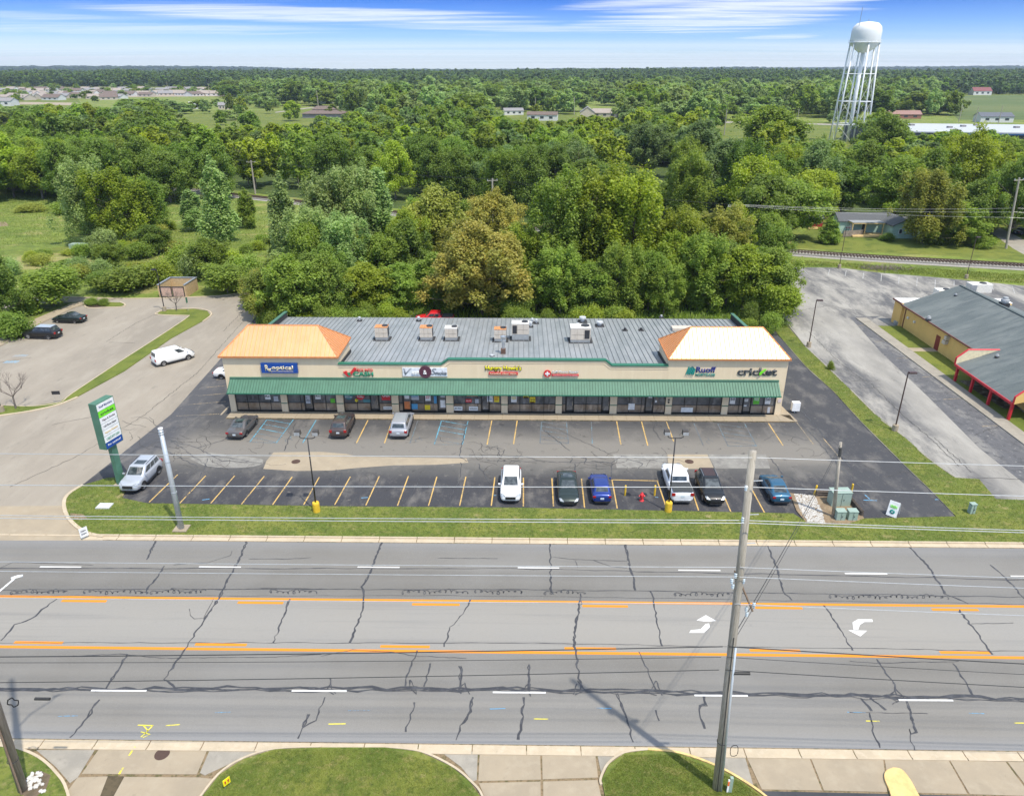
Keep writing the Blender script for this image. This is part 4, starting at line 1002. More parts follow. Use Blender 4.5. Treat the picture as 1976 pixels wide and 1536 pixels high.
MB().box((-2.05, YW - .08, 4.88), (3.15, .12, .30)).build('ribbon', rd, s); letter('FLAVORED CRUST PIZZA', s, (0, -.145, -.42), 2.9, .17, cream, .02, .02)
s = sign('wall_sign', 'round red disc with white cross beside small white lettering over a red bar', 4.1, 4.95)
dsc = MB(); dsc.add([(2.72 + .40 * math.cos(a), YW - .18, 4.92 + .40 * math.sin(a)) for a in [i * math.pi / 14 for i in range(28)]] + [(2.72 + .40 * math.cos(a), YW - .05, 4.92 + .40 * math.sin(a)) for a in [i * math.pi / 14 for i in range(28)]],
    [tuple(range(28))] + [(i, (i + 1) % 28, (i + 1) % 28 + 28, i + 28) for i in range(28)]); dsc.build('disc', rd, s)
MB().box((2.72, YW - .19, 4.92), (.16, .02, .5)).box((2.72, YW - .20, 4.92), (.5, .02, .16)).build('cross', wh, s)
letter('Cell Phone Repair', s, (.55, -.10, .15), 2.9, .34, sg, .02, .05); letter('Cell Phone Repair', s, (.53, -.14, .16), 2.9, .32, wh, .03, .005)
MB().box((4.65, YW - .08, 4.72), (2.9, .12, .22)).build('bar', rd, s); letter('TABLETS PC MAC GAMING DEVICES', s, (.55, -.145, -.23), 2.7, .12, plain('sign_pink', (.8, .45, .45), .4), .02, .02)
s = sign('wall_sign', 'teal woven emblem with navy and teal letters on the right tower wall', 19.15, 5.3)
b = MB()
for k in range(5):
    o_ = -.42 + k * .2; b.prism([(18.1 + o_ - .07, 4.98 - .1 + (k % 2) * .08), (18.1 + o_ + .02, 4.92 - .05), (18.1 + o_ + .32 * (1 if k < 4 else .4), 5.72 - .06 * k), (18.1 + o_ + .2 * (1 if k < 4 else .2), 5.8 - .06 * k)], 'y', YW - .16 - .01 * k, YW - .04)
b.build('emblem', teal, s)
b = MB(); b.prism([(17.75, 5.3), (18.05, 5.0), (18.6, 5.55), (18.3, 5.85)], 'y', YW - .12, YW - .03); b.build('emblem_back', plain('emblem_grey_teal', (.05, .16, .17), .4), s)
letter('Ruoff', s, (.62, -.03, .15), 2.1, .66, navy, .05, .02); letter('MORTGAGE', s, (.6, -.03, -.45), 2.1, .28, teal, .05, .015)
s = sign('wall_sign', 'dark grey lower-case channel letters with a lime tick on the right tower wall', 25.3, 5.25)
letter('cricket', s, (0, -.03, 0), 4.25, .90, plain('sign_charcoal', (.06, .065, .07), .4), .05, .03)
b = MB(); b.prism([(25.50, 5.2), (26.0, 5.6), (26.22, 5.6), (25.62, 4.9), (25.5, 4.95)], 'y', YW - .24, YW - .17); b.build('tick', lime, s)

# ------------------------------------------------------------------ on the roof
m_unit = plain('unit_beige', (.56, .50, .42), .6, 0, .08); m_rust = plain('rusty_top', (.55, .24, .09), .8, 0, .4, 6); m_uw = plain('unit_white', (.72, .70, .64), .6)
def rooftop_unit(x, y, w, d, h, label, top, grille=None, lift=.32):
    z = roof_z(y); r = thing('rooftop_unit', label, 'air conditioner', (x, y, z), 0, 'rooftop air conditioners of the shop row')
    MB().box((x, y, z + .06), (w + .5, d + .45, .10)).build('curb_flashing', m_member, r)
    MB().box((x, y, z + .10 + lift / 2), (w - .05, d - .05, lift)).build('stand', plain('galvanised', (.42, .44, .45), .5, .5), r)
    body = MB().box((x, y, z + .12 + lift + h / 2), (w, d, h)).build('housing', m_unit, r)
    b = MB()
    for k in range(1, 3): b.box((x - w / 2 + w * k / 3, y - d / 2 - .01, z + .12 + lift + h / 2), (.02, .02, h * .9))
    b.box((x, y - d / 2 - .01, z + .12 + lift + h * .45), (w * .9, .02, .02)); b.build('panel_joint', plain('joint_grey', (.3, .26, .2), .7), r)
    MB().box((x, y, z + .12 + lift + h + .02), (w + .04, d + .04, .04)).build('top_plate', top, r)
    b = MB(); b.lathe((x + w * .25, y + d * .1, z + .16 + lift + h), [(d * .32, 0), (d * .32, .06), (d * .26, .06), (d * .24, .01), (0, .01)], 14); b.build('fan', bk, r)
    if grille is not None: MB().box((x + grille * w, y - d / 2 - .02, z + .12 + lift + h * .48), (w * .25, .03, h * .75)).build('grille', bk, r)
    else:
        b = MB(); b.box((x + w / 2 + .015, y, z + .12 + lift + h * .5), (.03, d * .8, h * .8)); b.build('coil', bk, r)
rooftop_unit(-17.2, 85.3, 1.55, 1.2, 1.25, 'beige air conditioner with rusty top, farthest left on the grey roof', m_rust)
rooftop_unit(-11.75, 85.4, 1.5, 1.2, 1.2, 'beige air conditioner with a rust-streaked top, second from left on the roof', m_rust)
rooftop_unit(-8.7, 85.4, 1.5, 1.2, 1.15, 'plain pale air conditioner without rust, third from left on the roof', m_uw)
rooftop_unit(-2.7, 85.0, 1.45, 1.2, 1.15, 'rusty-topped air conditioner standing behind the metal flue pipe', m_rust)
rooftop_unit(-.25, 85.7, 2.1, 1.3, 1.35, 'raised beige air conditioner with dark grille on its left side', m_uw, -.33, .7)
rooftop_unit(7.0, 85.0, 2.4, 1.7, 1.45, 'largest beige air conditioner on the roof, dark grille at its right', m_uw, .33)
f = thing('flue_pipe', 'silver flue with brown square base near the raised centre parapet', 'flue', (-2.2, 79.6, roof_z(79.6)))
MB().box((-2.2, 79.6, roof_z(79.6) + .3), (.55, .5, .6)).build('base', plain('flue_brown', (.12, .07, .05), .8), f)
b = MB(); b.lathe((-2.2, 79.7, roof_z(79.6) + .6), [(.16, 0), (.16, .75), (.3, .78), (.3, 1.0), (.2, 1.05), (.2, 1.25), (.32, 1.3), (.32, 1.5), (0, 1.6)], 14); b.build('pipe', plain('bright_steel', (.6, .62, .64), .3, .8), f)
def vent(px, py, w, h, label, col=None):
    p = gp(px, py, 4.4); p.z = roof_z(p.y); p = gp(px, py, p.z)
    r = thing('roof_vent', label, 'roof vent', (p.x, p.y, p.z)); MB().box((p.x, p.y, p.z + .05), (w + .3, w + .3, .09)).build('flashing', m_member, r)
    b = MB(); b.lathe((p.x, p.y, p.z + .09), [(w * .3, 0), (w * .3, h * .5), (w * .5, h * .5), (w * .5, h * .85), (0, h)], 12); b.build('hood', col or plain('vent_white', (.62, .64, .65), .5, .3), r)
vent(694, 619, .35, .5, 'small white roof vent above the left tower ridge'); vent(808, 619, .4, .55, 'small pale roof vent just left of the red pickup behind'); vent(1027, 623, .4, .6, 'left one of the paired small vents right of the raised unit')
vent(1035, 624, .35, .55, 'right one of the paired small vents right of the raised unit'); vent(1024, 631, .4, .7, 'dark-footed vent beside the raised air conditioner'); vent(1124, 621, .9, .7, 'square silver vent hood at the rear roof edge'); vent(1157, 629, .85, .6, 'silver vent hood right of the largest air conditioner')
vent(1115, 630, .45, .4, 'low vent just behind the largest air conditioner'); vent(1206, 638, .35, .3, 'tiny dark vent, left of two on the bare right roof', bk); vent(1237, 638, .35, .3, 'tiny dark vent, right of two on the bare right roof', bk); vent(1276, 613, .3, .3, 'tiny pale vent at the rear roof edge'); vent(949, 690, .4, .3, 'round white cap close behind the raised parapet')
p = gp(1316, 633, 4.6); MB_ = MB().box((p.x, p.y, roof_z(p.y) + .25), (2.6, 1.2, .35)); tag(MB_.build('roof_hatch', m_unit), 'low beige roof hatch beside the right tower ridge', 'roof hatch')

# ================================================================== THE YELLOW BUILDING
m_mustard = layered('mustard_wall', (0.80, 0.53, 0.19), [((0.74, 0.48, 0.165), 0.6, .42, .62, .6, I3), ((0.68, 0.47, 0.17), 1.2, .52, .7, .5, (1, 1, .3))], .85, 40, .004)
t = NT('grey_green_shingles')
n1 = t.noise(.28, 5, stretch=(.5, 1.6, 1), rough=.65); n2 = t.noise(.9, 5, stretch=(.3, 1.8, 1)); n3 = t.noise(9, 3)
ca = t.mix(t.mr(n1, .42, .62), (.115, .135, .135), (.165, .185, .180)); ca = t.mix(t.mr(n2, .52, .66, 0, .6), ca, (.085, .10, .105)); ca = t.mix(t.mr(n3, .5, .7, 0, .35), ca, (.21, .23, .22))
m_shing = t.set(ca, .92, 0, .3, bump=t.noise(14, 2, stretch=(4, 1, 1)), bd=.02)
m_red = plain('red_paint', (.52, .022, .035), .5); m_brown = plain('brown_trim', (.17, .06, .04), .7); m_whtr = plain('white_membrane', (.76, .75, .72), .7)
yb = thing('yellow_building', 'mustard yellow single-storey building with a grey-green shingled roof', 'building', (63, 90, 0))
x0, x1, y0, y1 = 56.25, 71.5, 60, 105.2
MB().poly([(x0, y0), (x1, y0), (x1, y1), (x0, y1)], 0, 3.25).build('wall', m_mustard, yb)
MB().poly([(55.9, 105.25), (71.8, 105.25), (71.8, 107.6), (55.9, 107.6)], 0, 3.45).build('rear_wing', m_mustard, yb)
MB().poly([(55.75, 105.5), (72, 105.5), (72, 107.8), (55.75, 107.8)], 3.46, 3.6).build('flat_roof', m_whtr, yb)
b = MB(); b.box((55.70, 106.6, 3.45), (.1, 2.7, .2)); b.box((55.75, 95, 3.28), (.12, 20.8, .16)); b.build('eave_trim', m_brown, yb)
rz_ = lambda x: 3.32 + (x - 55.75) * .367
xr = 63.7
b = MB(); b.prism([(55.7, rz_(55.7)), (xr, rz_(xr)), (72.0, rz_(xr) - (72 - xr) * .367), (72.0, rz_(xr) - (72 - xr) * .367 - .12), (xr, rz_(xr) - .12), (55.7, rz_(55.7) - .12)], 'y', 59.8, 105.45)
yroof = b.build('roof', m_shing, yb)
b = MB(); b.prism([(x0, 3.25), (x1, 3.25), (xr, rz_(xr) - .13)], 'y', 105.0, 105.2); b.build('gable', m_mustard, yb)
b = MB(); b.box((xr, 82.6, rz_(xr) + .02), (.35, 45.6, .07)); b.build('ridge_cap', plain('ridge_grey', (.07, .09, .09), .9), yroof)
b = MB(); b.prism([(52.75, rz_(52.75) + .0), (55.7, rz_(55.7) - .005), (55.7, rz_(55.7) - .13), (52.75, rz_(52.75) - .13)], 'y', 72.9, 84.25); b.build('porch_roof', m_shing, yb)
MB().box((52.72, 78.5, rz_(52.72) - .12), (.14, 11.6, .28)).build('porch_beam', m_red, yb)
for (px, py) in ((53.0, 84.0), (53.0, 80.6), (53.0, 77.0), (53.0, 73.1)):
    MB().box((px, py, 1.06), (.26, .26, 2.1)).build('porch_post', m_red, yb)
for (yy, mt) in ((84.4, cream), (72.7, m_mustard)):
    zb = rz_(52.75)
    b = MB(); b.prism([(52.75, zb - .1), (52.75, zb + .75), (53.9, zb + 1.75), (57.6, zb + 1.75), (57.6, zb + 1.15)], 'y', yy - .1, yy + .1); b.build('false_gable', mt, yb)
    b = MB()
    for p, q in (((52.75, zb - .1), (52.75, zb + .78)), ((52.75, zb + .75), (53.9, zb + 1.78)), ((53.85, zb + 1.78), (57.65, zb + 1.78))):
        b.tube([(p[0], yy, p[1]), (q[0], yy, q[1])], .13, 4)
    b.build('gable_trim', m_red, yb)
b = MB(); b.box((56.22, 95.0, 1.05), (.06, 1.0, 2.1)); b.build('door', plain('maroon_door', (.22, .035, .03), .5), yb)
for yy, z_, w_ in ((92.9, 1.95, .7), (92.7, 2.6, .5)):
    MB().box((56.0, yy, z_), (.5, w_, .5)).build('wall_unit', m_unit, yb)
b = MB(); b.box((56.2, 104.6, 1.6), (.1, .12, 3.2)); b.build('downpipe', m_brown, yb)
for yy in (103.5, 101.6): MB().box((56.15, yy, 1.9), (.2, .35, .3)).build('wall_box', m_uw, yb)
b = MB(); b.box((55.9, 105.9, .35), (.45, .9, .5)); b.build('gas_meter', plain('meter_grey', (.4, .42, .44), .5, .3), yb)
b = MB(); b.box((56.05, 79.9, .9), (.5, .95, .95)); tag(b.build('condenser_unit', m_uw), 'white box condenser leaning at the wall under the red porch', 'air conditioner')
def yvent(px, py, zz, label, s=1):
    p = gp(px, py, zz); z = rz_(p.x) if p.x < xr else rz_(2 * xr - p.x)
    r = thing('roof_vent', label, 'roof vent', (p.x, p.y, z)); b = MB(); b.box((p.x, p.y, z + .12 * s), (.9 * s, .9 * s, .5 * s)); b.build('base', bk, r)
    b = MB(); b.lathe((p.x, p.y, z + .3 * s), [(.42 * s, 0), (.42 * s, .25 * s), (.5 * s, .27 * s), (.46 * s, .5 * s), (.32 * s, .55 * s), (.3 * s, .75 * s), (0, .85 * s)], 14); b.build('cap', plain('vent_grey', (.40, .41, .41), .5, .3), r)
yvent(1795, 602, 4.6, 'mushroom-shaped vent on the far left slope of the grey-green roof', .62); yvent(1845, 567, 5.8, 'tiny white vent pipe near the ridge of the grey-green roof', .35); yvent(1926, 681, 4.2, 'small white vent pipe above the red porch', .4); yvent(1939, 583, 6.0, 'white cowl vent beyond the roof ridge near the right edge', 1.1)
def big_unit(px, py, w, d, h, label):
    p = gp(px, py, 3.0); z = rz_(xr) - abs(p.x - xr) * .367 - .4 if p.y < 105 else 3.6
    r = thing('rooftop_unit', label, 'air conditioner', (p.x, p.y, z)); MB().box((p.x, p.y, z + h / 2), (w, d, h)).build('housing', m_uw, r)
    b = MB(); b.lathe((p.x + w * .15, p.y, z + h), [(d * .33, 0), (d * .33, .08), (d * .27, .08), (d * .25, .02), (0, .02)], 14); b.build('fan', bk, r)
    b = MB(); b.box((p.x - w * .4, p.y - d / 2 - .02, z + h / 2), (w * .3, .03, h * .8)); b.build('grille', sg, r)
big_unit(1816, 585, 2.3, 1.6, 1.5, 'white air conditioner standing behind the far gable of the grey-green roof'); big_unit(1885, 570, 3.2, 1.6, 1.3, 'long white air conditioner behind the ridge of the grey-green roof')
nw = thing('neighbour_walk', None, None); nw['kind'] = 'structure'
e0 = [gp(1668, 614), gp(1700, 614)]; e1 = [gp(1976, 838), gp(1976, 812)]
nwp = [(51.2, 108.2), (53.0, 108.2), (53.0, 60), (51.2, 60)]
y = 108.0; sl = MB(); sl.box((0, 0, .06), (1.7, 1.78, .12)); sl = sl.build('paving_slab', m_conc2, nw); k = 0
while y > 61:
    if k == 0: sl.location = (52.0, y, 0)
    else: share('paving_slab', sl.data, nw, (52.0, y, 0))
    y -= 1.8; k += 1
sheet('neighbour_lawn', [(52.9, 105.2), (56.2, 105.2), (56.2, 86), (55.5, 60), (52.9, 60)], 0, m_bright, z1=.08)
sheet('porch_soil', [(53.6, 84.2), (56.2, 84.2), (56.2, 76), (54.2, 76)], .082, layered('porch_litter', (.10, .085, .06), [((.25, .24, .21), 1.2, .5, .6, .8, I3), ((.04, .04, .035), 1, .5, .62, .8, I3)], .9, 6, .15))
MB().poly([(52.86, 94.3), (56.2, 94.3), (56.2, 95.7), (52.86, 95.7)], 0, .10).build('entry_slab', m_conc, nw, fix=False)
# ================================================================== VEHICLES
m_tyre = plain('tyre_rubber', (.02, .02, .02), .85); m_rim = plain('alloy_rim', (.50, .51, .53), .3, .8); m_head = plain('headlight_glass', (.42, .45, .47), .12, .3); m_tail = plain('tail_light', (.34, .01, .012), .25)
t = NT('car_glass'); m_cglass = t.set(t.mix(t.mr(t.noise(2.5, 3), .4, .6), (.030, .040, .044), (.085, .10, .105)), .05, 0, .8)
m_under = plain('dark_plastic', (.018, .018, .02), .6); m_plate = plain('licence_plate', (.55, .62, .66), .4)


def paint(name, col, metal=.35, rough=.34):
    m = plain('paint_' + name, col, rough, metal, .04, 1.0, .5, coat=.6); return m


KIND = {  # L, W, H, hood z, belt z, cowl x, roof front, roof rear, rear base, rear deck z, wheelbase, tyre r, windows
    'sedan': (4.85, 1.84, 1.46, .80, .98, 1.05, -.02, -.95, -1.75, 1.02, 2.78, .33, [(.04, .46), (.52, .90)]),
    'prius': (4.46, 1.74, 1.49, .80, .98, 1.35, .08, -.9, -2.0, 1.06, 2.70, .31, [(.12, .48), (.52, .88)]),
    'suv': (4.70, 1.88, 1.72, 1.00, 1.12, 1.15, .12, -1.75, -2.15, 1.15, 2.72, .37, [(.05, .36), (.40, .68), (.72, .95)]),
    'truckish': (4.83, 1.93, 1.82, 1.12, 1.20, 1.12, .25, -1.95, -2.25, 1.2, 2.79, .40, [(.05, .36), (.40, .66), (.70, .95)]),
    'wagon': (5.13, 1.93, 1.73, 1.02, 1.14, 1.25, .42, -2.05, -2.35, 1.16, 2.99, .38, [(.04, .32), (.35, .64), (.67, .96)]),
    'minivan': (5.05, 1.98, 1.75, .98, 1.10, 1.6, .5, -2.05, -2.35, 1.12, 3.03, .35, [(.06, .34), (.37, .66), (.69, .95)]),
    'hatch': (4.29, 1.71, 1.60, .96, 1.06, .9, .02, -1.45, -1.85, 1.08, 2.62, .33, [(.05, .44), (.49, .90)]),
    'pickup': (5.80, 2.03, 1.93, 1.20, 1.28, 1.38, .55, -.95, -1.15, 1.28, 3.68, .41, [(.06, .50), (.54, .93)]),
    'van': (5.14, 1.93, 1.89, 1.00, 1.15, 1.85, .78, -2.30, -2.50, 1.15, 3.2, .34, [(.04, .26)])}


def make_car(kind, pm, label, px, py, head, cat='car', extras=(), rim=None):
    L, Wd, H, zh, zb, xc, xf, xr_, xb, zd, wb, tr, wins = KIND[kind]
    p = gp(px, py)
    c = thing('parked_' + {'pickup': 'pickup', 'van': 'van', 'suv': 'suv', 'truckish': 'suv', 'minivan': 'minivan'}.get(kind, 'car'), label, cat, (p.x, p.y, Z2), head, None)
    hw = Wd / 2; h2 = L / 2; gc = .22 if kind not in ('truckish', 'pickup') else .30
    # lower body: cross sections along the length
    st = [(h2, .70, zh - .36, .42), (h2 - .10, .86, zh - .20, gc + .06), (h2 - .38, .96, zh - .07, gc), (h2 - .8, .99, zh, gc), ((xc + h2) / 2 - .1, 1.0, (zh + zb) / 2, gc), (xc, 1.0, zb - .01, gc), (xc - .4, 1.0, zb, gc),
          (0, 1.0, zb, gc), (-.8, 1.0, zb + .01, gc), (xr_ - .1 if kind != 'pickup' else -1.3, 1.0, zb + .02, gc), (-h2 + .75, 1.0, zd, gc), (-h2 + .3, .98, zd - (.0 if kind != 'sedan' else .04), gc + .02), (-h2 + .06, .93, zd - .07, gc + .08), (-h2, .86, zd - .28, gc + .18)]
    st.sort(key=lambda q: -q[0])
    P = []; m = 0
    for (x, wf, zt, z0) in st:
        w = hw * wf; zm = z0 + (zt - z0) * .5
        half = [(0, z0), (w * .80, z0), (w * .97, z0 + .10), (w, zm), (w * .985, zt - .14), (w * .93, zt - .03), (w * .78, zt), (w * .4, zt + .025), (0, zt + .035)]
        ring = [(x, -a, b_) for a, b_ in half[::-1]] + [(x, a, b_) for a, b_ in half[1:]]
        m = len(ring); P += ring
    b = MB(); fs = [(i * m + j, i * m + (j + 1), (i + 1) * m + j + 1, (i + 1) * m + j) for i in range(len(st) - 1) for j in range(m - 1)]
    fs += [(i * m + m - 1, i * m, (i + 1) * m, (i + 1) * m + m - 1) for i in range(len(st) - 1)]
    b.add(P, fs + [tuple(range(m)), tuple(range((len(st) - 1) * m, len(st) * m))[::-1]])
    body = b.build('body', pm, c, smooth=True, local=True)
    sd = body.modifiers.new('s', 'SUBSURF'); sd.levels = sd.render_levels = 1
    # cabin
    wb0, wr0 = hw * .90, hw * (.74 if kind not in ('van', 'pickup', 'truckish') else .80)
    zc0 = zb - .05
    B = [(xc, wb0 * .93), (xb, wb0 * .95)]; T = [(xf, wr0), (xr_, wr0)]
    rows = [[(xc, wb0 * .86), (xc - .22, wb0), (xb + .2, wb0), (xb, wb0 * .88)], [(xf + (xc - xf) * .06, wr0 * .90), (xf - .10, wr0 * 1.02), (xr_ + .1, wr0 * 1.02), (xr_ - (xr_ - xb) * .06, wr0 * .90)],
            [(xf - .12, wr0 * .84), (xf - .2, wr0 * .90), (xr_ + .2, wr0 * .90), (xr_ + .12, wr0 * .84)]]
    zs = [zc0, H - .07, H]
    P = []
    for rr, z in zip(rows, zs):
        P += [(rr[0][0], -rr[0][1], z), (rr[0][0], rr[0][1], z), (rr[1][0], rr[1][1], z), (rr[2][0], rr[2][1], z), (rr[3][0], rr[3][1], z), (rr[3][0], -rr[3][1], z), (rr[2][0], -rr[2][1], z), (rr[1][0], -rr[1][1], z)]
    b = MB(); b.add(P, [(i * 8 + j, i * 8 + (j + 1) % 8, (i + 1) * 8 + (j + 1) % 8, (i + 1) * 8 + j) for i in range(2) for j in range(8)] + [tuple(range(16, 24))])
    cab = b.build('cabin', pm, c, local=True)
    bv = cab.modifiers.new('b', 'BEVEL'); bv.width = .05; bv.segments = 2; bv.limit_method = 'ANGLE'; bv.angle_limit = R(20)
    for f_ in cab.data.polygons: f_.use_smooth = True
    V = [Vector(q) for q in P]

    def panel(a, b_, c_, d, u0, u1, v0, v1, name, mat=m_cglass, off=.012):
        def at(u, v): return (a.lerp(b_, u)).lerp(d.lerp(c_, u), v)
        q = [at(u0, v0), at(u1, v0), at(u1, v1), at(u0, v1)]
        n = (q[1] - q[0]).cross(q[3] - q[0]).normalized(); ce = sum(q, Vector()) / 4
        if n.dot(ce - Vector((0, 0, .8))) < 0: n = -n
        q = [k + n * off for k in q]; q2 = [k - n * .02 for k in q]
        MB().add(q + q2, [(0, 1, 2, 3), (0, 1, 5, 4), (1, 2, 6, 5), (2, 3, 7, 6), (3, 0, 4, 7)]).build(name, mat, c, local=True)
    panel(V[0], V[1], V[9], V[8], .05, .95, .16, .95, 'windshield')
    panel(V[5], V[4], V[12], V[13], .08, .92, .30, .92, 'rear_window')
    for s_, (i0, i1, i2, i3) in ((1, (2, 3, 11, 10)), (-1, (7, 6, 14, 15))):
        for (a, d) in wins: panel(V[i0], V[i1], V[i2], V[i3], a, d, .22, .92, 'side_window')
    # glass in the slanted corner between windshield and doors is body coloured (pillars)
    wt = MB(); wt.tube([(0, -.11, 0), (0, .11, 0)], tr, 18); rimm = MB(); rimm.tube([(0, -.118, 0), (0, .118, 0)], tr * .66, 14)
    for k in range(5):
        a = k * 2 * math.pi / 5; rimm.box((math.cos(a) * tr * .36, 0, math.sin(a) * tr * .36), (.05, .25, .05))
    w0 = None
    for sx in (1, -1):
        for sy in (1, -1):
            xx = sx * wb / 2 - .02; yy = sy * (hw - .115)
            if w0 is None: w0 = wt.build('wheel', m_tyre, c, local=True); r0 = rimm.build('rim', rim or m_rim, w0, local=True); w0.location = (xx, yy, tr)
            else: q = share('wheel', w0.data, c, (xx, yy, tr)); share('rim', r0.data, q)
            ar = MB(); n = 14; rr = tr + .07
            ar.add([(xx + rr * math.cos(math.pi * k / n), sy * (hw + .003), tr + rr * math.sin(math.pi * k / n)) for k in range(n + 1)] + [(xx + rr * math.cos(math.pi * k / n), sy * (hw - .12), tr + rr * math.sin(math.pi * k / n)) for k in range(n + 1)] +
                   [(xx - rr, sy * (hw + .003), gc + .02), (xx + rr, sy * (hw + .003), gc + .02)],
                   [tuple(range(n + 1)) + (n + n + 2, n + n + 3)] + [(k, k + 1, n + 2 + k, n + 1 + k) for k in range(n)])
            ar.build('wheel_arch', m_under, c, local=True, fix=False)
    for sy in (1, -1):
        MB().add([(h2 - .02, sy * hw * .48, zh - .27), (h2 - .10, sy * hw * .84, zh - .22), (h2 - .42, sy * hw * .95, zh - .12), (h2 - .30, sy * hw * .76, zh - .045), (h2 - .09, sy * hw * .52, zh - .12), (h2 - .12, sy * hw * .6, zh - .3)], [(0, 1, 3, 4), (1, 2, 3), (0, 1, 5)]).build('headlight', m_head, c, local=True)
        q = MB(); q.box((-h2 + .03, sy * hw * .80, zd - .22), (.08, hw * .30, .26 if kind in ('suv', 'truckish', 'wagon', 'minivan', 'van', 'pickup') else .16)); q.build('tail_light', m_tail, c, local=True)
        q = MB(); q.box((xc - .28, sy * (hw + .09), zb + .10), (.10, .20, .13)); q.build('mirror', pm, c, local=True)
        q = MB(); q.box((0, sy * (hw - .02), gc + .04), (wb - 2 * tr - .2, .08, .14)); q.build('sill', m_under, c, local=True)
    MB().box((h2 - .02, 0, zh - .36), (.10, hw * .95, .24)).build('grille', m_under, c, local=True)
    MB().box((h2 - .02, 0, gc + .13), (.12, hw * 1.1, .1)).build('front_bumper', m_under, c, local=True)
    MB().box((-h2 + .03, 0, gc + .14), (.14, hw * 1.5, .14)).build('rear_bumper', m_under if kind != 'pickup' else m_rim, c, local=True)
    MB().box((-h2 - .005, 0, zd - .38), (.04, .32, .16)).build('licence_plate', m_plate, c, local=True)
    if 'rails' in extras:
        for sy in (1, -1): MB().tube([(xf - .25, sy * wr0 * .9, H - .01), (xf - .35, sy * wr0 * .9, H + .05), (xr_ + .35, sy * wr0 * .9, H + .05), (xr_ + .25, sy * wr0 * .9, H - .01)], .022, 5).build('roof_rail', m_rim if 'silver' in extras else m_under, c, local=True)
    if 'sunroof' in extras: MB().box((xf - .65, 0, H + .003), (.75, wr0 * 1.25, .016)).build('sunroof', m_cglass, c, local=True)
    if 'glassroof' in extras: MB().box(((xf + xr_) / 2 - .1, 0, H + .003), ((xf - xr_) * .75, wr0 * 1.45, .016)).build('sunroof', plain('roof_glass', (.05, .025, .02), .08), c, local=True)
    if 'ribs' in extras:
        for k in (-2, -1, 0, 1, 2): MB().box(((xf + xr_) / 2, k * .24, H + .005), ((xf - xr_) * .8, .04, .03)).build('roof_rib', pm, c, local=True)
    if 'whitetop' in extras: MB().box(((xf + xr_) / 2, 0, H - .01), (xf - xr_ - .2, wr0 * 1.75, .05)).build('roof_skin', paint('silver_roof', (.50, .55, .60)), c, local=True)
    if kind == 'pickup':
        MB().box((-2.02, 0, zb + .055), (1.62, hw * 1.72, .05)).build('bed_cover', plain('vinyl_cover', (.045, .05, .052), .8), c, local=True)
    if kind == 'van':
        MB().box((-1.2, hw + .001, 1.45), (2.0, .02, .5)).build('side_panel', pm, c, local=True)
    if 'spare' in extras: pass
    return c


UP, DN = math.pi / 2, -math.pi / 2
make_car('sedan', paint('grey_brown', (.13, .12, .115)), 'grey sedan parked at the left end before the shop row', 471, 830, UP - .04, extras=('sunroof',))
make_car('suv', paint('dark_brown', (.085, .062, .055)), 'dark brown suv parked nose-in between the grey sedan and silver minivan', 663, 829, UP, extras=('sunroof', 'rails'))
make_car('minivan', paint('silver', (.40, .41, .43)), 'silver minivan with ribbed roof parked nose-in before the script sign', 776, 828, UP, extras=('rails', 'ribs', 'silver'), cat='minivan')
make_car('truckish', paint('silver_white', (.50, .53, .57)), 'silver off-road suv with a roof rack parked beside the tall green sign', 275, 929, DN - .03, extras=('rails', 'sunroof'), cat='suv')
make_car('suv', paint('white', (.80, .80, .79), 0), 'white suv parked facing the street among empty stalls', 986, 947, DN, cat='suv')
make_car('sedan', paint('dark_green', (.022, .036, .032)), 'dark green sedan parked facing the street beside the blue hatchback', 1095, 951, DN, extras=('sunroof',))
make_car('hatch', paint('royal_blue', (.012, .040, .24)), 'royal blue retro hatchback showing its tail to the street', 1157, 951, UP, cat='hatchback')
make_car('pickup', paint('truck_white', (.78, .79, .80), 0), 'white crew cab pickup with a dark cover over its bed', 1304, 942, UP, cat='pickup truck')
make_car('suv', paint('black', (.014, .016, .018)), 'black suv with silver roof rails beside the white pickup', 1368, 952, DN, extras=('rails', 'glassroof', 'silver'), cat='suv')
make_car('prius', paint('teal_blue', (.028, .115, .20)), 'teal blue hatchback parked last in the front row by the gravel patch', 1492, 951, UP, cat='hatchback')
v = gp(366, 688) - gp(307, 703)
make_car('van', paint('van_white', (.80, .80, .78), 0), 'white panel van driving along the side lane beside the grass strip', 336, 697, math.atan2(v.y, v.x), cat='van')
v = gp(48, 648) - gp(118, 650)
make_car('wagon', paint('black2', (.014, .014, .016)), 'black boxy wagon with silver roof parked in the left lot', 83, 651, math.atan2(v.y, v.x), extras=('whitetop',))
v = gp(105, 618) - gp(165, 620)
make_car('sedan', paint('black_green', (.016, .026, .024)), 'black sedan parked behind the boxy wagon in the left lot', 135, 621, math.atan2(v.y, v.x))
c = make_car('sedan', paint('white2', (.78, .78, .76), 0), 'white sedan mostly hidden by the left end wall of the shop row', 430, 727, 0.0)
c.location.x = -35.7
c = make_car('pickup', paint('bright_red', (.62, .012, .02), 0), 'bright red pickup whose roof shows over the rear roof edge', 828, 606, math.pi, cat='pickup truck')
q = gp(834, 604.5, 1.85); c.location = (q.x + .2, q.y + .6, 0.01)
c = make_car('sedan', paint('dark_far', (.03, .04, .03)), 'dark car parked under the tree beyond the cottage driveway', 1972, 452, 0.4)

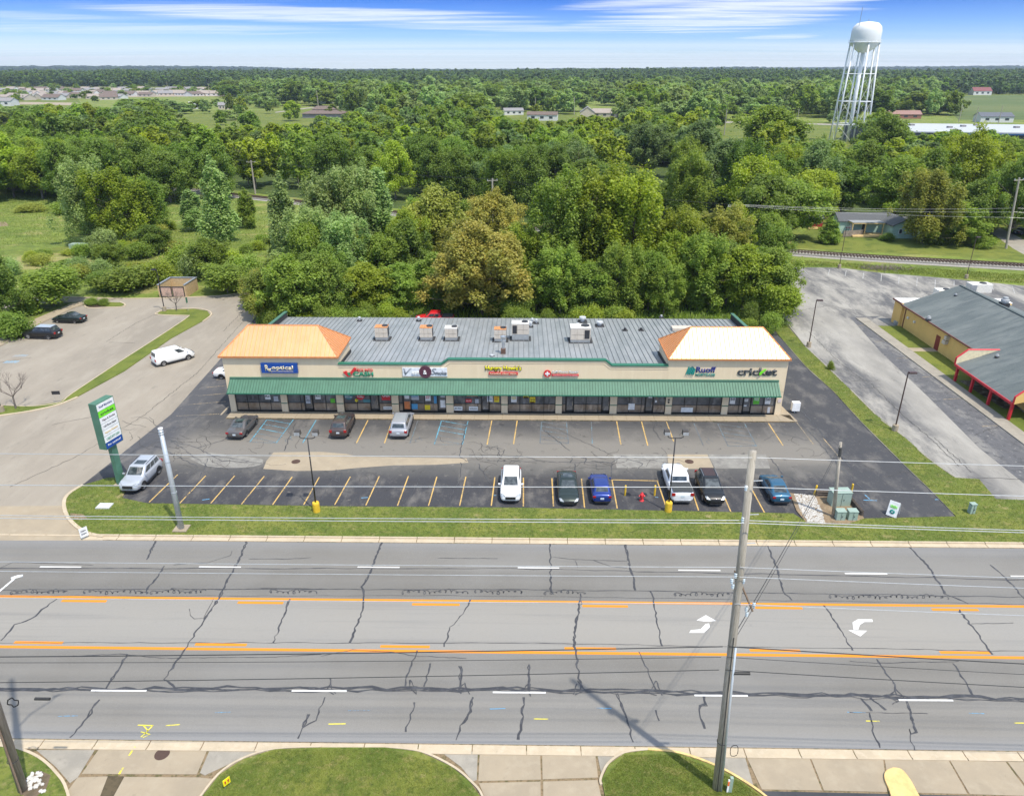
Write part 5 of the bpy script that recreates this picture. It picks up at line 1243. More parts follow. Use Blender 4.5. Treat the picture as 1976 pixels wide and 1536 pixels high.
# ================================================================== POLES, LAMPS, WIRES
def wood_mat(name, c1, c2):
    t = NT(name); n = t.noise(3, 6, stretch=(6, 6, .35), rough=.7); return t.set(t.mix(t.mr(n, .35, .65), c1, c2), .9, bump=n, bd=.02)
m_wood = wood_mat('weathered_wood', (.25, .22, .175), (.46, .42, .35)); m_wood2 = wood_mat('brown_wood', (.16, .11, .075), (.28, .20, .14)); m_galv = plain('galvanised_steel', (.50, .54, .56), .45, .4, .08, 1.5); m_bronze = plain('bronze_pole', (.075, .045, .04), .5); m_blackp = plain('black_pole', (.03, .028, .028), .5)
m_wire = plain('bare_wire', (.55, .56, .55), .4, .5); m_cable = plain('black_cable', (.03, .03, .03), .6); m_porc = plain('porcelain', (.50, .58, .62), .2)
# centre wooden pole
up = thing('utility_pole', 'tall weathered wooden pole with a metal conduit in the street foreground', 'utility pole', (10.5, 27.45, 0))
A, B_ = Vector((10.5, 27.45, 0)), Vector((9.70, 27.45, 20.35))
def onp(z): return A.lerp(B_, z / 20.35)
b = MB(); b.tube([A, onp(7), onp(14), B_], .24, 16, .155); b.build('pole', m_wood, up, smooth=True)
b = MB(); b.tube([onp(.1) + Vector((.16, -.20, 0)), onp(9.9) + Vector((.12, -.17, 0))], .065, 8); b.build('conduit', m_galv, up, smooth=True)
b = MB(); b.tube([onp(.1) + Vector((-.05, -.25, 0)), onp(10.5) + Vector((-.02, -.21, 0))], .02, 5); b.build('ground_wire', m_cable, up)
b = MB()
for i, (z, s_) in enumerate(((18.9, 1), (17.2, 1), (15.7, 1))):
    b = MB(); p = onp(z); b.tube([p, p + Vector((.55, 0, .03))], .022, 6); b.build('standoff', m_wire, up)
b = MB(); b.tube([onp(12.95) + Vector((.1, 0, .5)), onp(12.1) + Vector((.75, -.1, -.1))], .05, 6); b.tube([onp(12.9), onp(14.1) + Vector((-.25, 0, .1))], .04, 6); b.build('brace', m_wood2, up)
b = MB()
for (dx, z) in ((.78, 12.35), (.45, 12.1), (-.2, 14.0), (-.35, 13.7), (-.28, 13.4), (.18, 13.7), (.5, 11.8), (-.14, 18.6), (-.14, 17.0)):
    p = onp(z) + Vector((dx, -.08, 0)); b.lathe((p.x, p.y, p.z), [(.03, -.12), (.07, -.1), (.05, -.04), (.08, 0), (.05, .05), (.075, .1), (.03, .14)], 10)
b.build('insulators', m_porc, up)['kind'] = 'stuff'
coil = MB(); coil.tube([(10.95 + .20 * math.cos(t_), 27.15 + .03 * math.sin(3 * t_), 3.2 + .42 * math.sin(t_)) for t_ in [i * math.pi / 8 for i in range(34)]], .018, 5); coil.build('cable_coil', m_cable, up)
b = MB(); b.tube([onp(3.5) + Vector((.24 * math.cos(t_), .24 * math.sin(t_), .02 * math.sin(t_))) for t_ in [i * math.pi / 6 for i in range(13)]], .02, 5); b.build('strap', m_cable, up)
# left wooden pole (top is above the frame's left side)
lp = thing('utility_pole', 'leaning brown wooden pole by white rocks at the bottom left corner', 'utility pole', (-26.38, 26.8, 0))
b = MB(); b.tube([(-26.38, 26.8, 0), (-25.9, 26.8, 10), (-25.4, 26.8, 20.6)], .24, 16, .15); b.build('pole', wood_mat('old_brown_wood', (.23, .19, .145), (.36, .31, .25)), lp, smooth=True)
b = MB(); b.tube([(-26.25, 26.5, .1), (-26.0, 26.52, 9)], .05, 8); b.build('conduit', m_wood2, lp)
b = MB(); b.tube([(-26.3 + .26 * math.cos(t_), 26.8 + .26 * math.sin(t_), 2.3) for t_ in [i * math.pi / 6 for i in range(13)]], .02, 5); b.build('strap', m_cable, lp)
# street lamp whose head enters at the left
sl_ = thing('street_lamp', 'white cobra-head street lamp arm entering at the left edge', 'street lamp', (-25.6, 27.3, 10))
hd = at_y(32, 1113, 28.6); b = MB(); b.tube([(-25.75, 26.9, hd.z - 1.6), (-25.3, 27.4, hd.z - .6), (-24.5, 28.2, hd.z - .05), (hd.x, 28.6, hd.z)], .045, 8); b.build('arm', wh, sl_, smooth=True)
b = MB(); b.tube([(hd.x - .15, 28.45, hd.z), (hd.x + .1, 28.6, hd.z + .03), (hd.x + .25, 28.7, hd.z)], .09, 10, .06); b.build('lamp_head', wh, sl_, smooth=True)
def wire(label, p0, p1, sag, r, mat, mid=None, n=14, nm='power_line'):
    p0, p1 = Vector(p0), Vector(p1); pts = [p0.lerp(p1, i / n) - Vector((0, 0, 4 * sag * (i / n) * (1 - i / n))) for i in range(n + 1)]
    o = tag(MB().tube(pts, r, 5, caps=False).build(nm, mat), label, 'overhead wire', 'overhead wires along the street'); return o
cx, cy = 9.75, 27.25
for i, (z, r, mt, lb, yo) in enumerate(((20.15, .014, m_wire, 'topmost thin pale wire, crossing the shop lot', 0), (18.75, .017, m_wire, 'second pale wire, crossing the parked front-row cars', -.05), (17.05, .017, m_wire, 'upper of the two close pale wires over the grass strip', -.22), (16.9, .017, m_wire, 'lower of the two close pale wires over the grass strip', .22),
                           (14.55, .013, m_wire, 'pale wire over the farthest traffic lane', 0), (14.1, .013, m_wire, 'pale wire just below the one over the farthest lane', -.1), (12.5, .013, m_wire, 'pale wire running beside the upper yellow line', 0))):
    zl = z + (.1 if i != 1 else -.15)
    wire(lb + ', left of the pole', (-60, cy + yo, zl), (cx - .1, cy + yo, z), .12, r, mt); wire(lb + ', right of the pole', (cx + .1, cy + yo, z), (60, cy + yo, z - .6 - .1 * i), .25, r, mt)
for i, (zl, z, r, lb) in enumerate(((8.1, 9.95, .026, 'thick black cable over the near lanes'), (8.0, 9.3, .014, 'thin black cable between the two thick ones'), (6.25, 8.5, .020, 'lowest black cable carrying a splice case'))):
    wire(lb + ', left of the pole', (-60, cy, zl + .3), (cx - .15, cy, z), .35, r, m_cable, nm='phone_cable'); wire(lb + ', right of the pole', (cx + .15, cy, z), (60, cy, z - 2.2), .3, r, m_cable, nm='phone_cable')
wire('dark service wire from the foreground pole to the small pole', (9.9, 27.4, 9.9), (26.0, 53.7, 7.0), .5, .02, m_cable); wire('second dark service wire from the foreground pole to the small pole', (9.95, 27.4, 9.6), (26.0, 53.7, 6.6), .6, .014, m_cable)
for x in (82, 1432):
    p = at_y(x, 1348 if x < 100 else 1299, cy); tag(MB().tube([(p.x - .38, p.y, p.z), (p.x + .38, p.y, p.z)], .075, 10).build('splice_case', m_cable), 'black splice case on the lowest cable, ' + ('at the left edge' if x < 100 else 'right of the foreground pole'), 'cable case')
p = at_y(25, 1355, cy); tag(MB().tube([(p.x + .28 * math.cos(t_), p.y + .05 * math.sin(5 * t_), p.z + .26 * math.sin(t_)) for t_ in [i * math.pi / 10 for i in range(60)]], .03, 6).build('cable_coil', m_cable), 'black coil of spare cable hanging at the left edge', 'cable coil')
# grey steel pole
g = thing('steel_pole', 'grey galvanised steel pole on a square footing near the street corner', 'pole', (-28.25, 51.02, 0))
MB().box((-28.25, 51.02, .11), (1.15, 1.0, .14)).build('footing', m_conc, g)
b = MB(); b.tube([(-28.25, 51.02, .15), (-28.21, 51.02, 9.35)], .24, 14, .16); b.build('pole', m_galv, g, smooth=True)
b = MB()
for z in (9.1, 8.9, 6.4, 3.6): b.tube([(-28.22, 51.02, z), (-28.22, 51.02, z + .06)], .20 if z > 5 else .235, 14)
b.build('band', plain('band_grey', (.42, .45, .47), .5, .3), g)
MB().tube([(-28.21, 51.02, 9.35), (-28.21, 51.02, 9.42)], .19, 14).build('cap', wh, g)
# second wooden pole in the gravel
g = thing('utility_pole', 'short grey wooden pole standing in the gravel beside green cabinets', 'utility pole', (26.68, 53.7, 0))
b = MB(); b.tube([(26.68, 53.7, 0), (26.0, 53.7, 7.2)], .17, 12, .12); b.build('pole', m_wood, g, smooth=True)
MB().tube([(26.05, 53.5, 6.0), (25.98, 53.5, 6.8)], .13, 10).build('transformer', plain('dark_lamp', (.06, .06, .06), .5), g)
# twin lamp posts
def twin_lamp(x, y, label):
    g = thing('lamp_post', label, 'lamp post', (x, y, 0), 0, None)
    b = MB(); b.lathe((x, y, .05), [(.31, 0), (.31, .85), (.27, .95), (0, .97)], 16); b.build('yellow_base', plain('safety_yellow', (.72, .46, .03), .7, var=.15), g, smooth=False)
    b = MB(); b.tube([(x, y, 1.0), (x, y, 7.2)], .07, 8, .05); b.build('post', m_blackp, g, smooth=True)
    b = MB(); b.tube([(x - .65, y, 7.55), (x - .62, y, 7.25), (x - .4, y, 7.15), (x + .4, y, 7.15), (x + .62, y, 7.25), (x + .65, y, 7.55)], .04, 6); b.build('cross_arm', m_blackp, g)
    for s_ in (-1, 1):
        q = MB(); q.box((x + s_ * .75, y - .08, 7.75), (.55, .42, .34), 0, .75, (0, .08)); q.build('floodlight', plain('lamp_grey', (.08, .07, .06), .5, .2), g)
        q = MB(); q.box((x + s_ * .75, y - .3, 7.68), (.46, .03, .26)); q.build('lens', m_head, g)
twin_lamp(-17.7, 53.84, 'black twin-head lamp post on a yellow base, left of two'); twin_lamp(12.7, 54.35, 'black twin-head lamp post on a yellow base, beside the white pickup')
def arm_lamp(px, py, hgt, arm, label, mat=m_bronze, r=.075, base=True, az=0.0):
    p = gp(px, py); g = thing('lamp_post', label, 'lamp post', (p.x, p.y, 0))
    if base: b = MB(); b.lathe((p.x, p.y, 0), [(.32, 0), (.30, .75), (0, .76)], 14); b.build('footing', m_conc, g)
    b = MB(); b.tube([(p.x, p.y, .7), (p.x, p.y, hgt)], r, 6, r * .8); b.build('post', mat, g)
    dx, dy = math.cos(az) * arm, math.sin(az) * arm
    b = MB(); b.tube([(p.x, p.y, hgt - .1), (p.x + dx, p.y + dy, hgt - .05)], .04, 6); b.build('arm', mat, g)
    b = MB(); b.box((p.x + dx, p.y + dy, hgt - .03), (.75, .38, .16), az); b.build('lamp_head', mat, g)
arm_lamp(1726, 832, 6.7, .45, 'bronze lamp post on the grass divider, nearest to the street'); arm_lamp(1560, 670, 6.7, .45, 'bronze lamp post on the grass divider beside the lone bush')
arm_lamp(318, 601, 6.7, -.45, 'black lamp post on a block footing at the left lot island', m_blackp); arm_lamp(1619, 518, 7.8, .3, 'thin bronze lamp post at the far edge of the right lot near the fence', r=.06); arm_lamp(1864, 538, 7.6, .3, 'thin bronze lamp post behind the yellow building at the track', r=.06)
arm_lamp(4, 795, 4.5, -.4, 'dark lamp post on a concrete footing at the left edge', m_blackp)
# poles and lines along the railway
def rail_pole(px, py, h, label, lean=0.0, big=1.0):
    p = gp(px, py); g = thing('utility_pole', label, 'utility pole', (p.x, p.y, 0), 0, None)
    b = MB(); b.tube([(p.x, p.y, 0), (p.x + lean, p.y, h)], .26 * big, 8, .18 * big); b.build('pole', m_wood, g)
    b = MB(); b.box((p.x + lean, p.y, h - .5), (2.6, .15, .16), .35); b.build('cross_arm', m_wood, g)
    for k in (-1.1, 0.2, 1.1): MB().tube([(p.x + lean + k, p.y + k * .36, h - .42), (p.x + lean + k, p.y + k * .36, h - .15)], .06, 6).build('insulator', m_porc, g)
    return Vector((p.x + lean, p.y, h - .2))
rp = [rail_pole(493, 375, 9.9, 'grey crossarm pole by the railway among the left trees'), rail_pole(951, 440, 11.5, 'crossarm pole rising between the two orange trees'), rail_pole(1403, 500, 10.9, 'crossarm pole by the railway behind the right trees'), rail_pole(1941, 480, 14.6, 'tall leaning crossarm pole by the cottage driveway', -1.2)]
rp[-1] = at_y(1954, 411, 157.7)
rp = [rp[0] + Vector((-75, 45, 0))] + rp + [rp[-1] + Vector((70, -14, .5))]
for i in range(5):
    for k in (-1.1, .2, 1.1): wire(['far left span', 'left wooded span', 'centre wooded span', 'span over the cottage', 'far right span'][i] + (' rear' if k > 1 else ' front' if k < 0 else ' middle') + ' wire of the railway power line', rp[i] + Vector((k, k * .36, k * .8 if i == 4 else 0)), rp[i + 1] + Vector((k * .2, k * .36, k * .8 if i == 3 else 0)), .5, .015, m_wire if i >= 3 else m_cable)
for j, (px, py, h) in enumerate(((1397, 262, 14), (1535, 255, 13), (1693, 222, 12), (1850, 236, 11), (1926, 240, 12), (1880, 240, 11), (220, 186, 13), (325, 180, 14), (405, 186, 14), (513, 190, 14), (615, 212, 14), (1033, 225, 14), (1108, 222, 14), (1265, 222, 10), (480, 168, 12))):
    p = gp(px, py); tag(MB().tube([(p.x, p.y, 0), (p.x + rng.uniform(-.4, .6), p.y, h * (1 if p.y < 700 else 1.2))], .28 if p.y < 600 else .4, 6, .2).build('utility_pole', m_wood), 'distant bare pole %s' % ['by the middle road left of the big tree', 'by the middle road left of the water tower', 'right of the water tower', 'behind the long white roof', 'before the crop field', 'beside the grey-roofed house', 'at the subdivision, leftmost', 'beside the subdivision houses', 'among the trees right of the subdivision', 'above the white sheds', 'beside the brown-roofed barn', 'beside the white house with brown roof', 'left of the two beige houses', 'right of the beige houses', 'at the wood behind the subdivision'][j], 'utility pole', 'distant poles along the country road')

# ================================================================== PYLON SIGN AND SMALL THINGS
cn = [Vector((-37.75, 57.3, 0)), Vector((-35.4, 58.35, 0))]   # face line, near edge to far edge, facing the street side
pl = thing('pylon_sign', 'tall green pylon sign with stacked white, lime and blue panels', 'sign', (-36.7, 57.9, 0))
p0 = at_y(183, 806, 57.2); p1 = at_y(214, 776, 59.2)
fx = (p1 - p0); fx.z = 0; wdt = fx.length; az = math.atan2(fx.y, fx.x); pc = (p0 + p1) / 2; zt_, zb_ = 8.55, 4.15
pl.location = (pc.x, pc.y, 0)
L_ = Vector((math.cos(az), math.sin(az), 0)); Nn = Vector((math.sin(az), -math.cos(az), 0))
MB().box((pc.x, pc.y, (zt_ + zb_) / 2), (wdt, .75, zt_ - zb_), az).build('cabinet', m_green, pl)
MB().box((pc.x, pc.y, zb_ / 2), (.62, .42, zb_), az).build('column', m_green, pl)
MB().box((pc.x, pc.y, .07), (1.0, .9, .14), az).build('footing', m_conc, pl)
pan = [('w', .66, 'Ruoff Mortgage', navy), ('l', .62, 'cricket', bk), ('w', .62, 'Vape & Smoke', mr_), ('w', .60, 'Cell Phone Repair', bk), ('w', .60, "Hungry Howie's", plain('sign_gold', (.65, .42, .05), .4)), ('w', .60, 'CHECK INTO CASH', gr), ('b', .60, 'Rx optical', wh)]
z = zt_ - .06
for (cc, h, tx, tm) in pan:
    c_ = pc + Nn * .385; MB().box((c_.x, c_.y, z - h / 2), (wdt - .14, .03, h - .04), az).build('sign_panel', {'w': wh, 'l': lime, 'b': bl}[cc], pl)
    q = c_ + Nn * .02; letter(tx, pl, (q.x - pc.x, q.y - pc.y, z - h / 2), (wdt - .14) * .78, h * .40, tm, .005, .02, rz=az); z -= h
# green cabinets, meters, bollards and such
m_cab = plain('cabinet_green', (.30, .39, .33), .5, 0, .06)
def cabinet(px, py, w, d, h, label, rz=0.0, mat=None):
    p = gp(px, py); g = thing('utility_cabinet', label, 'utility cabinet', (p.x, p.y, LAWN * .5), rz)
    MB().box((0, 0, h / 2), (w, d, h)).build('housing', mat or m_cab, g, local=True); MB().box((0, 0, h + .02), (w + .06, d + .06, .05)).build('lid', mat or m_cab, g, local=True)
    MB().box((0, -d / 2 - .012, h * .5), (.02, .02, h * .9)).box((w * .12, -d / 2 - .02, h * .5), (.05, .04, .12)).build('door_latch', plain('dark_gap', (.08, .1, .09), .6), g, local=True)
cabinet(1617, 973, 1.65, .95, 1.35, 'large pale green cabinet behind the short wooden pole', .05); cabinet(1619, 1002, .75, .6, .85, 'small green cabinet, left of the low pair before the large one'); cabinet(1642, 1002, .75, .6, .85, 'small green cabinet, right of the low pair before the large one')
cabinet(1873, 991, .45, .4, .95, 'narrow green pedestal cabinet standing on the right lawn', .1); cabinet(154, 484, 3.2, 1.8, 1.4, 'pale green box standing in the left meadow')
p = gp(1533, 797); cb = thing('utility_cabinet', 'white meter cabinet at the right corner of the shop sidewalk', 'utility cabinet', (p.x, p.y, 0)); MB().box((p.x, p.y, .85), (.85, .5, 1.0)).build('housing', wh, cb); MB().tube([(p.x, p.y, .0), (p.x, p.y, .4)], .06, 8).build('leg', m_galv, cb)
m_sy = plain('safety_yellow', (.72, .46, .03), .7)
def bollard(px, py, label, lean=0.0):
    p = gp(px, py); b = MB(); b.tube([(p.x, p.y, 0), (p.x + lean, p.y, 1.0)], .09, 12); b.lathe((p.x + lean, p.y, 1.0), [(.09, 0), (.06, .05), (0, .06)], 12); tag(b.build('bollard', m_sy), label, 'bollard', 'yellow bollards guarding the parking area')
bollard(1206, 956, 'yellow bollard left of the red hydrant'); bollard(1263, 956, 'yellow bollard between the hydrant and white pickup'); bollard(1571, 956, 'yellow bollard at the left of the timber cabinet enclosure', .08); bollard(1642, 953, 'yellow bollard at the right of the timber cabinet enclosure')
p = gp(1238, 966); h = thing('fire_hydrant', 'red fire hydrant between two yellow bollards', 'hydrant', (p.x, p.y, 0))
b = MB(); b.lathe((p.x, p.y, 0), [(.22, 0), (.22, .06), (.14, .08), (.14, .55), (.19, .57), (.19, .62), (.15, .66), (.12, .76), (.05, .80), (.05, .86), (0, .87)], 14); b.build('barrel', rd, h, smooth=True)
b = MB(); b.tube([(p.x - .27, p.y, .48), (p.x + .27, p.y, .48)], .075, 10); b.tube([(p.x, p.y, .48), (p.x, p.y - .25, .48)], .09, 10); b.build('nozzle', rd, h)
# timber surround and gravel
def tim(px0, py0, px1, py1, label):
    a, c_ = gp(px0, py0), gp(px1, py1); g = thing('timber_edging', label, 'timber edging', tuple((a + c_) / 2))
    d = (c_ - a); nn = Vector((-d.y, d.x, 0)).normalized()
    for k in range(3): MB().tube([a + Vector((0, 0, .12 + .2 * k)) + nn * .02 * k, c_ + Vector((0, 0, .12 + .2 * k)) - nn * .02 * k], .13, 4).build('sleeper', plain('tie_wood', (.10, .08, .065), .9, var=.3), g)
tim(1574, 958, 1605, 959, 'stacked dark sleepers behind the gravel left of the cabinets'); tim(1633, 962, 1664, 997, 'stacked dark sleepers slanting along the drive right of the cabinets')
sheet('bare_soil', G([(1524, 951), (1574, 957), (1640, 962), (1668, 1000), (1640, 1010), (1590, 1012), (1556, 1008), (1537, 985)], LAWN), LAWN + .004, m_dirt)
gs = random.Random(4)
def stones(name, label, poly, n, smin, smax, mat, zb=0.0, cat='stones'):
    b = MB(); P = [gp(*q, zb) for q in poly]; mnx, mxx, mny, mxy = min(p.x for p in P), max(p.x for p in P), min(p.y for p in P), max(p.y for p in P); k = 0
    while k < n:
        x, y = gs.uniform(mnx, mxx), gs.uniform(mny, mxy); ins = False; j = len(P) - 1
        for i in range(len(P)):
            if (P[i].y > y) != (P[j].y > y) and x < (P[j].x - P[i].x) * (y - P[i].y) / (P[j].y - P[i].y) + P[i].x: ins = not ins
            j = i
        if not ins: continue
        k += 1; s_ = gs.uniform(smin, smax); a = gs.uniform(0, 3)
        V = [(gs.uniform(.7, 1) * u * s_, gs.uniform(.7, 1) * v_ * s_ * .8, gs.uniform(.6, 1) * w_ * s_ * .6) for u, v_, w_ in ((1, 0, 0), (0, 1, 0), (-1, 0, 0), (0, -1, 0), (0, 0, 1), (.7, .7, .3), (-.7, .6, .3))]
        V = [(x + vx * math.cos(a) - vy * math.sin(a), y + vx * math.sin(a) + vy * math.cos(a), zb + .01 + vz) for vx, vy, vz in V]
        b.add(V, [(0, 5, 4), (5, 1, 4), (1, 6, 4), (6, 2, 4), (2, 3, 4), (3, 0, 4)])
    return tag(b.build(name, mat), label, cat, kind='stuff')
stones('gravel', 'white crushed stones spread beside the parked blue hatchback', [(1532, 952), (1572, 956), (1586, 985), (1592, 1010), (1560, 1009), (1545, 985)], 1300, .05, .11, plain('white_stone', (.50, .48, .44), .9, var=.2), LAWN)
r_ = random.Random(3); m_rock = plain('white_rock', (.56, .54, .49), .9, var=.15, bump=True)
sheet('rock_soil', G([(40, 1530), (50, 1500), (75, 1485), (98, 1495), (90, 1520), (60, 1545)], LAWN), LAWN + .004, layered('dark_soil', (.16, .12, .08), [((.1, .08, .05), 2, .45, .6, .8, I3)]))
for k in range(34):
    px, py = 52 + r_.random() * 38 + 0, 1487 + r_.random() * 42
    p = gp(px, py, LAWN); s_ = r_.uniform(.07, .17); me = bmesh.new(); bmesh.ops.create_icosphere(me, subdivisions=1, radius=s_)
    for v_ in me.verts: v_.co *= r_.uniform(.75, 1.15); v_.co.z *= .65
    m_ = bpy.data.meshes.new('rock'); me.to_mesh(m_); me.free(); m_.materials.append(m_rock); o = bpy.data.objects.new('rock', m_); COL.objects.link(o); o.location = (p.x, p.y, LAWN + .03)
    tag(o, 'white rock in the heap beside the leaning brown pole', 'rock', 'white rocks heaped beside the leaning pole')
# small signs
def board(px, py, w, h, z0, rz, mat, label, name='yard_sign', txt=None, tm=None, tilt=0):
    p = gp(px, py); g = thing(name, label, 'sign', (p.x, p.y, LAWN), rz)
    MB().box((0, 0, z0 + h / 2), (w, .03, h)).build('board', mat, g, local=True)
    for s_ in (-1, 1): MB().tube([(s_ * w * .35, 0, -.05), (s_ * w * .35, 0, z0)], .012, 5).build('stake', m_wire, g, local=True)
    if txt: letter(txt, g, (0, -.02, z0 + h / 2), w * .7, h * .5, tm or bk, .004, .02)
    return g
board(165, 1040, .62, .85, .15, .9, wh, 'small white yard sign tilted at the left kerb corner', txt='>\n>'); board(440, 1520, .4, .42, .2, .9, yl, 'small yellow and red yard sign on the near lawn', txt='!!', tm=rd)
p = gp(1403, 1530); g = thing('marker_post', 'white and orange marker post at the foot of the foreground pole', 'marker post', (p.x, p.y, LAWN)); MB().box((p.x, p.y, .55), (.1, .05, .95)).build('post', wh, g); MB().box((p.x - .01, p.y - .03, .75), (.09, .02, .3)).build('band', plain('marker_orange', (.8, .16, .03), .5), g)
MB().box((p.x + .14, p.y + .05, .6), (.16, .16, 1.05)).build('meter_pipe', m_cab, g)
p = gp(1722, 994); g = thing('a_frame_sign', 'white A-frame sidewalk sign with green print on the front grass', 'sign', (p.x, p.y, LAWN), -.75)
for s_ in (-1, 1):
    q = MB(); q.add([(-.42, s_ * .40, 0), (.42, s_ * .40, 0), (.42, s_ * .02, 1.25), (-.42, s_ * .02, 1.25), (-.42, s_ * .43, 0), (.42, s_ * .43, 0), (.42, s_ * .05, 1.25), (-.42, s_ * .05, 1.25)], [(0, 1, 2, 3), (4, 5, 6, 7), (0, 1, 5, 4), (1, 2, 6, 5), (2, 3, 7, 6), (3, 0, 4, 7)]); q.build('panel', wh, g, local=True)
letter('GREEN', g, (0, -.20, .85), .55, .25, lime, .004, .03, tilt=(-.29, 0, 0)); letter('O', g, (0, -.33, .42), .42, .38, teal, .004, .09, tilt=(-.29, 0, 0))
board(113, 778, .9, .42, 1.0, .1, bk, 'low black sign on a post at the end of the grass strip'); board(364, 601, .35, .9, 1.3, 1.3, plain('sign_darkgreen', (.03, .14, .08), .5), 'narrow dark street sign on the left lot island')
p = gp(202, 977, LAWN); tag(MB().box((p.x, p.y, LAWN + .05), (1.2, .85, .1)).build('utility_vault', plain('vault_grey', (.52, .53, .50), .8)), 'flat grey vault lid in the grass near the silver suv', 'vault lid')
sheet('corner_soil', G([(135, 990), (160, 992), (170, 1001), (150, 1003), (138, 1000)], LAWN), LAWN + .004, m_dirt)
# dumpster enclosure with open top and gates
d0, d1, d3 = gp(303, 575), gp(331, 572), gp(362, 571)
en = thing('dumpster_enclosure', 'open-topped tan block enclosure with slatted gates beyond the left lot', 'enclosure', tuple((d0 + d3) / 2))
m_tan = plain('tan_block', (.52, .37, .21), .9, var=.15); bx0, bx1, by0, by1 = d0.x + .3, d3.x + .3, d0.y + .3, d0.y + 5.2
for (a, c_, e_, f_) in ((bx0, by0, bx0 + .2, by1), (bx1 - .2, by0, bx1, by1), (bx0 + .2, by1 - .2, bx1 - .2, by1)):
    MB().poly([(a, c_), (e_, c_), (e_, f_), (a, f_)], 0, 2.1).build('block_wall', m_tan, en); MB().poly([(a - .06, c_ - .06), (e_ + .06, c_ - .06), (e_ + .06, f_ + .06), (a - .06, f_ + .06)], 2.1, 2.22).build('wall_coping', sg, en)
for s_ in (0, 1):
    x_ = bx0 + .25 + s_ * (bx1 - bx0 - .4) / 2; w_ = (bx1 - bx0 - .6) / 2
    gt = MB().box((x_ + w_ / 2, by0 + .05, .98), (w_, .05, 1.65)).build('gate', plain('gate_pink', (.50, .34, .26), .9, var=.25, scale=8), en)
    b = MB(); b.box((x_ + w_ / 2, by0, .14), (w_, .08, .1)); b.box((x_ + w_ / 2, by0, 1.82), (w_, .08, .1)); b.box((x_ + .05, by0, 1.0), (.1, .09, 1.8)); b.box((x_ + w_ - .05, by0, 1.0), (.1, .09, 1.8)); b.build('gate_frame', bk, gt)
# water tower
wx, wy = 166.0, 407.0; m_wtw = plain('tower_white', (.78, .79, .78), .5, 0, .05, .1)
wt_ = thing('water_tower', 'white legged water tower rising over the trees at the right', 'water tower', (wx, wy, 0))
zt0 = at_y(1664, 42, wy).z; kk = 1.0
ztop = zt0; zeq = at_y(1664, 83, wy).z; zbt = at_y(1662, 103, wy).z; Rt = (at_y(1696, 75, wy).x - at_y(1641, 75, wy).x) / 2; wc = (at_y(1696, 72, wy).x + at_y(1641, 72, wy).x) / 2 + .6
wt_.location = (wc, wy, 0)
b = MB(); b.lathe((wc, wy, 0), [(0, zbt), (Rt * .35, zbt + .3), (Rt * .7, zbt + (zeq - zbt) * .45), (Rt * .93, zbt + (zeq - zbt) * .8), (Rt, zeq), (Rt, zeq + (ztop - zeq) * .55), (Rt * .93, zeq + (ztop - zeq) * .75), (Rt * .7, zeq + (ztop - zeq) * .92), (Rt * .35, ztop - .25), (0, ztop)], 36); b.build('tank', m_wtw, wt_, smooth=True)
b = MB(); b.lathe((wc, wy, 0), [(Rt, zeq - .1), (Rt + .6, zeq - .1), (Rt + .6, zeq + .1), (Rt, zeq + .1)], 36); b.lathe((wc, wy, 0), [(Rt + .55, zeq + 1.1), (Rt + .62, zeq + 1.1), (Rt + .62, zeq + 1.2), (Rt + .55, zeq + 1.2), (Rt + .55, zeq + 1.1)], 36)
for k in range(24): a = k * math.pi / 12; b.tube([(wc + (Rt + .58) * math.cos(a), wy + (Rt + .58) * math.sin(a), zeq), (wc + (Rt + .58) * math.cos(a), wy + (Rt + .58) * math.sin(a), zeq + 1.15)], .05, 4)
b.build('balcony', m_wtw, wt_)
b = MB(); b.tube([(wc, wy, 0), (wc, wy, zbt + .6)], .95, 12); b.build('riser', m_wtw, wt_, smooth=True)
legs = []
for k in range(6):
    a = k * math.pi / 3 + .42; t0 = Vector((wc + Rt * .97 * math.cos(a), wy + Rt * .97 * math.sin(a), zeq)); f0 = Vector((wc + Rt * 1.34 * math.cos(a), wy + Rt * 1.34 * math.sin(a), 0)); legs.append((f0, t0)); MB().tube([f0, t0], .42, 8).build('leg', m_wtw, wt_, smooth=True)
b = MB(); hs = [(at_y(1640, 143, wy).z), (at_y(1640, 196, wy).z), at_y(1640, 240, wy).z]
lv = [zeq] + hs + [0]
for j in range(1, 4):
    for k in range(6):
        A_, C_ = legs[k], legs[(k + 1) % 6]; f1 = lv[j] / zeq; b.tube([A_[0].lerp(A_[1], f1), C_[0].lerp(C_[1], f1)], .18, 5)
b.build('strut', m_wtw, wt_)
b = MB()
for j in range(4):
    for k in range(6):
        A_, C_ = legs[k], legs[(k + 1) % 6]; f0_, f1 = lv[j] / zeq, lv[j + 1] / zeq
        b.tube([A_[0].lerp(A_[1], f0_), C_[0].lerp(C_[1], f1)], .06, 4); b.tube([A_[0].lerp(A_[1], f1), C_[0].lerp(C_[1], f0_)], .06, 4)
b.build('tie_rod', m_wtw, wt_)
b = MB(); b.tube([(wc - Rt * .8, wy - 3, zeq + 4), (wc - Rt * .75, wy - 3, ztop + 6)], .12, 5); b.tube([(wc, wy, ztop), (wc, wy, ztop + 1)], .15, 5); b.build('antenna', sg, wt_)
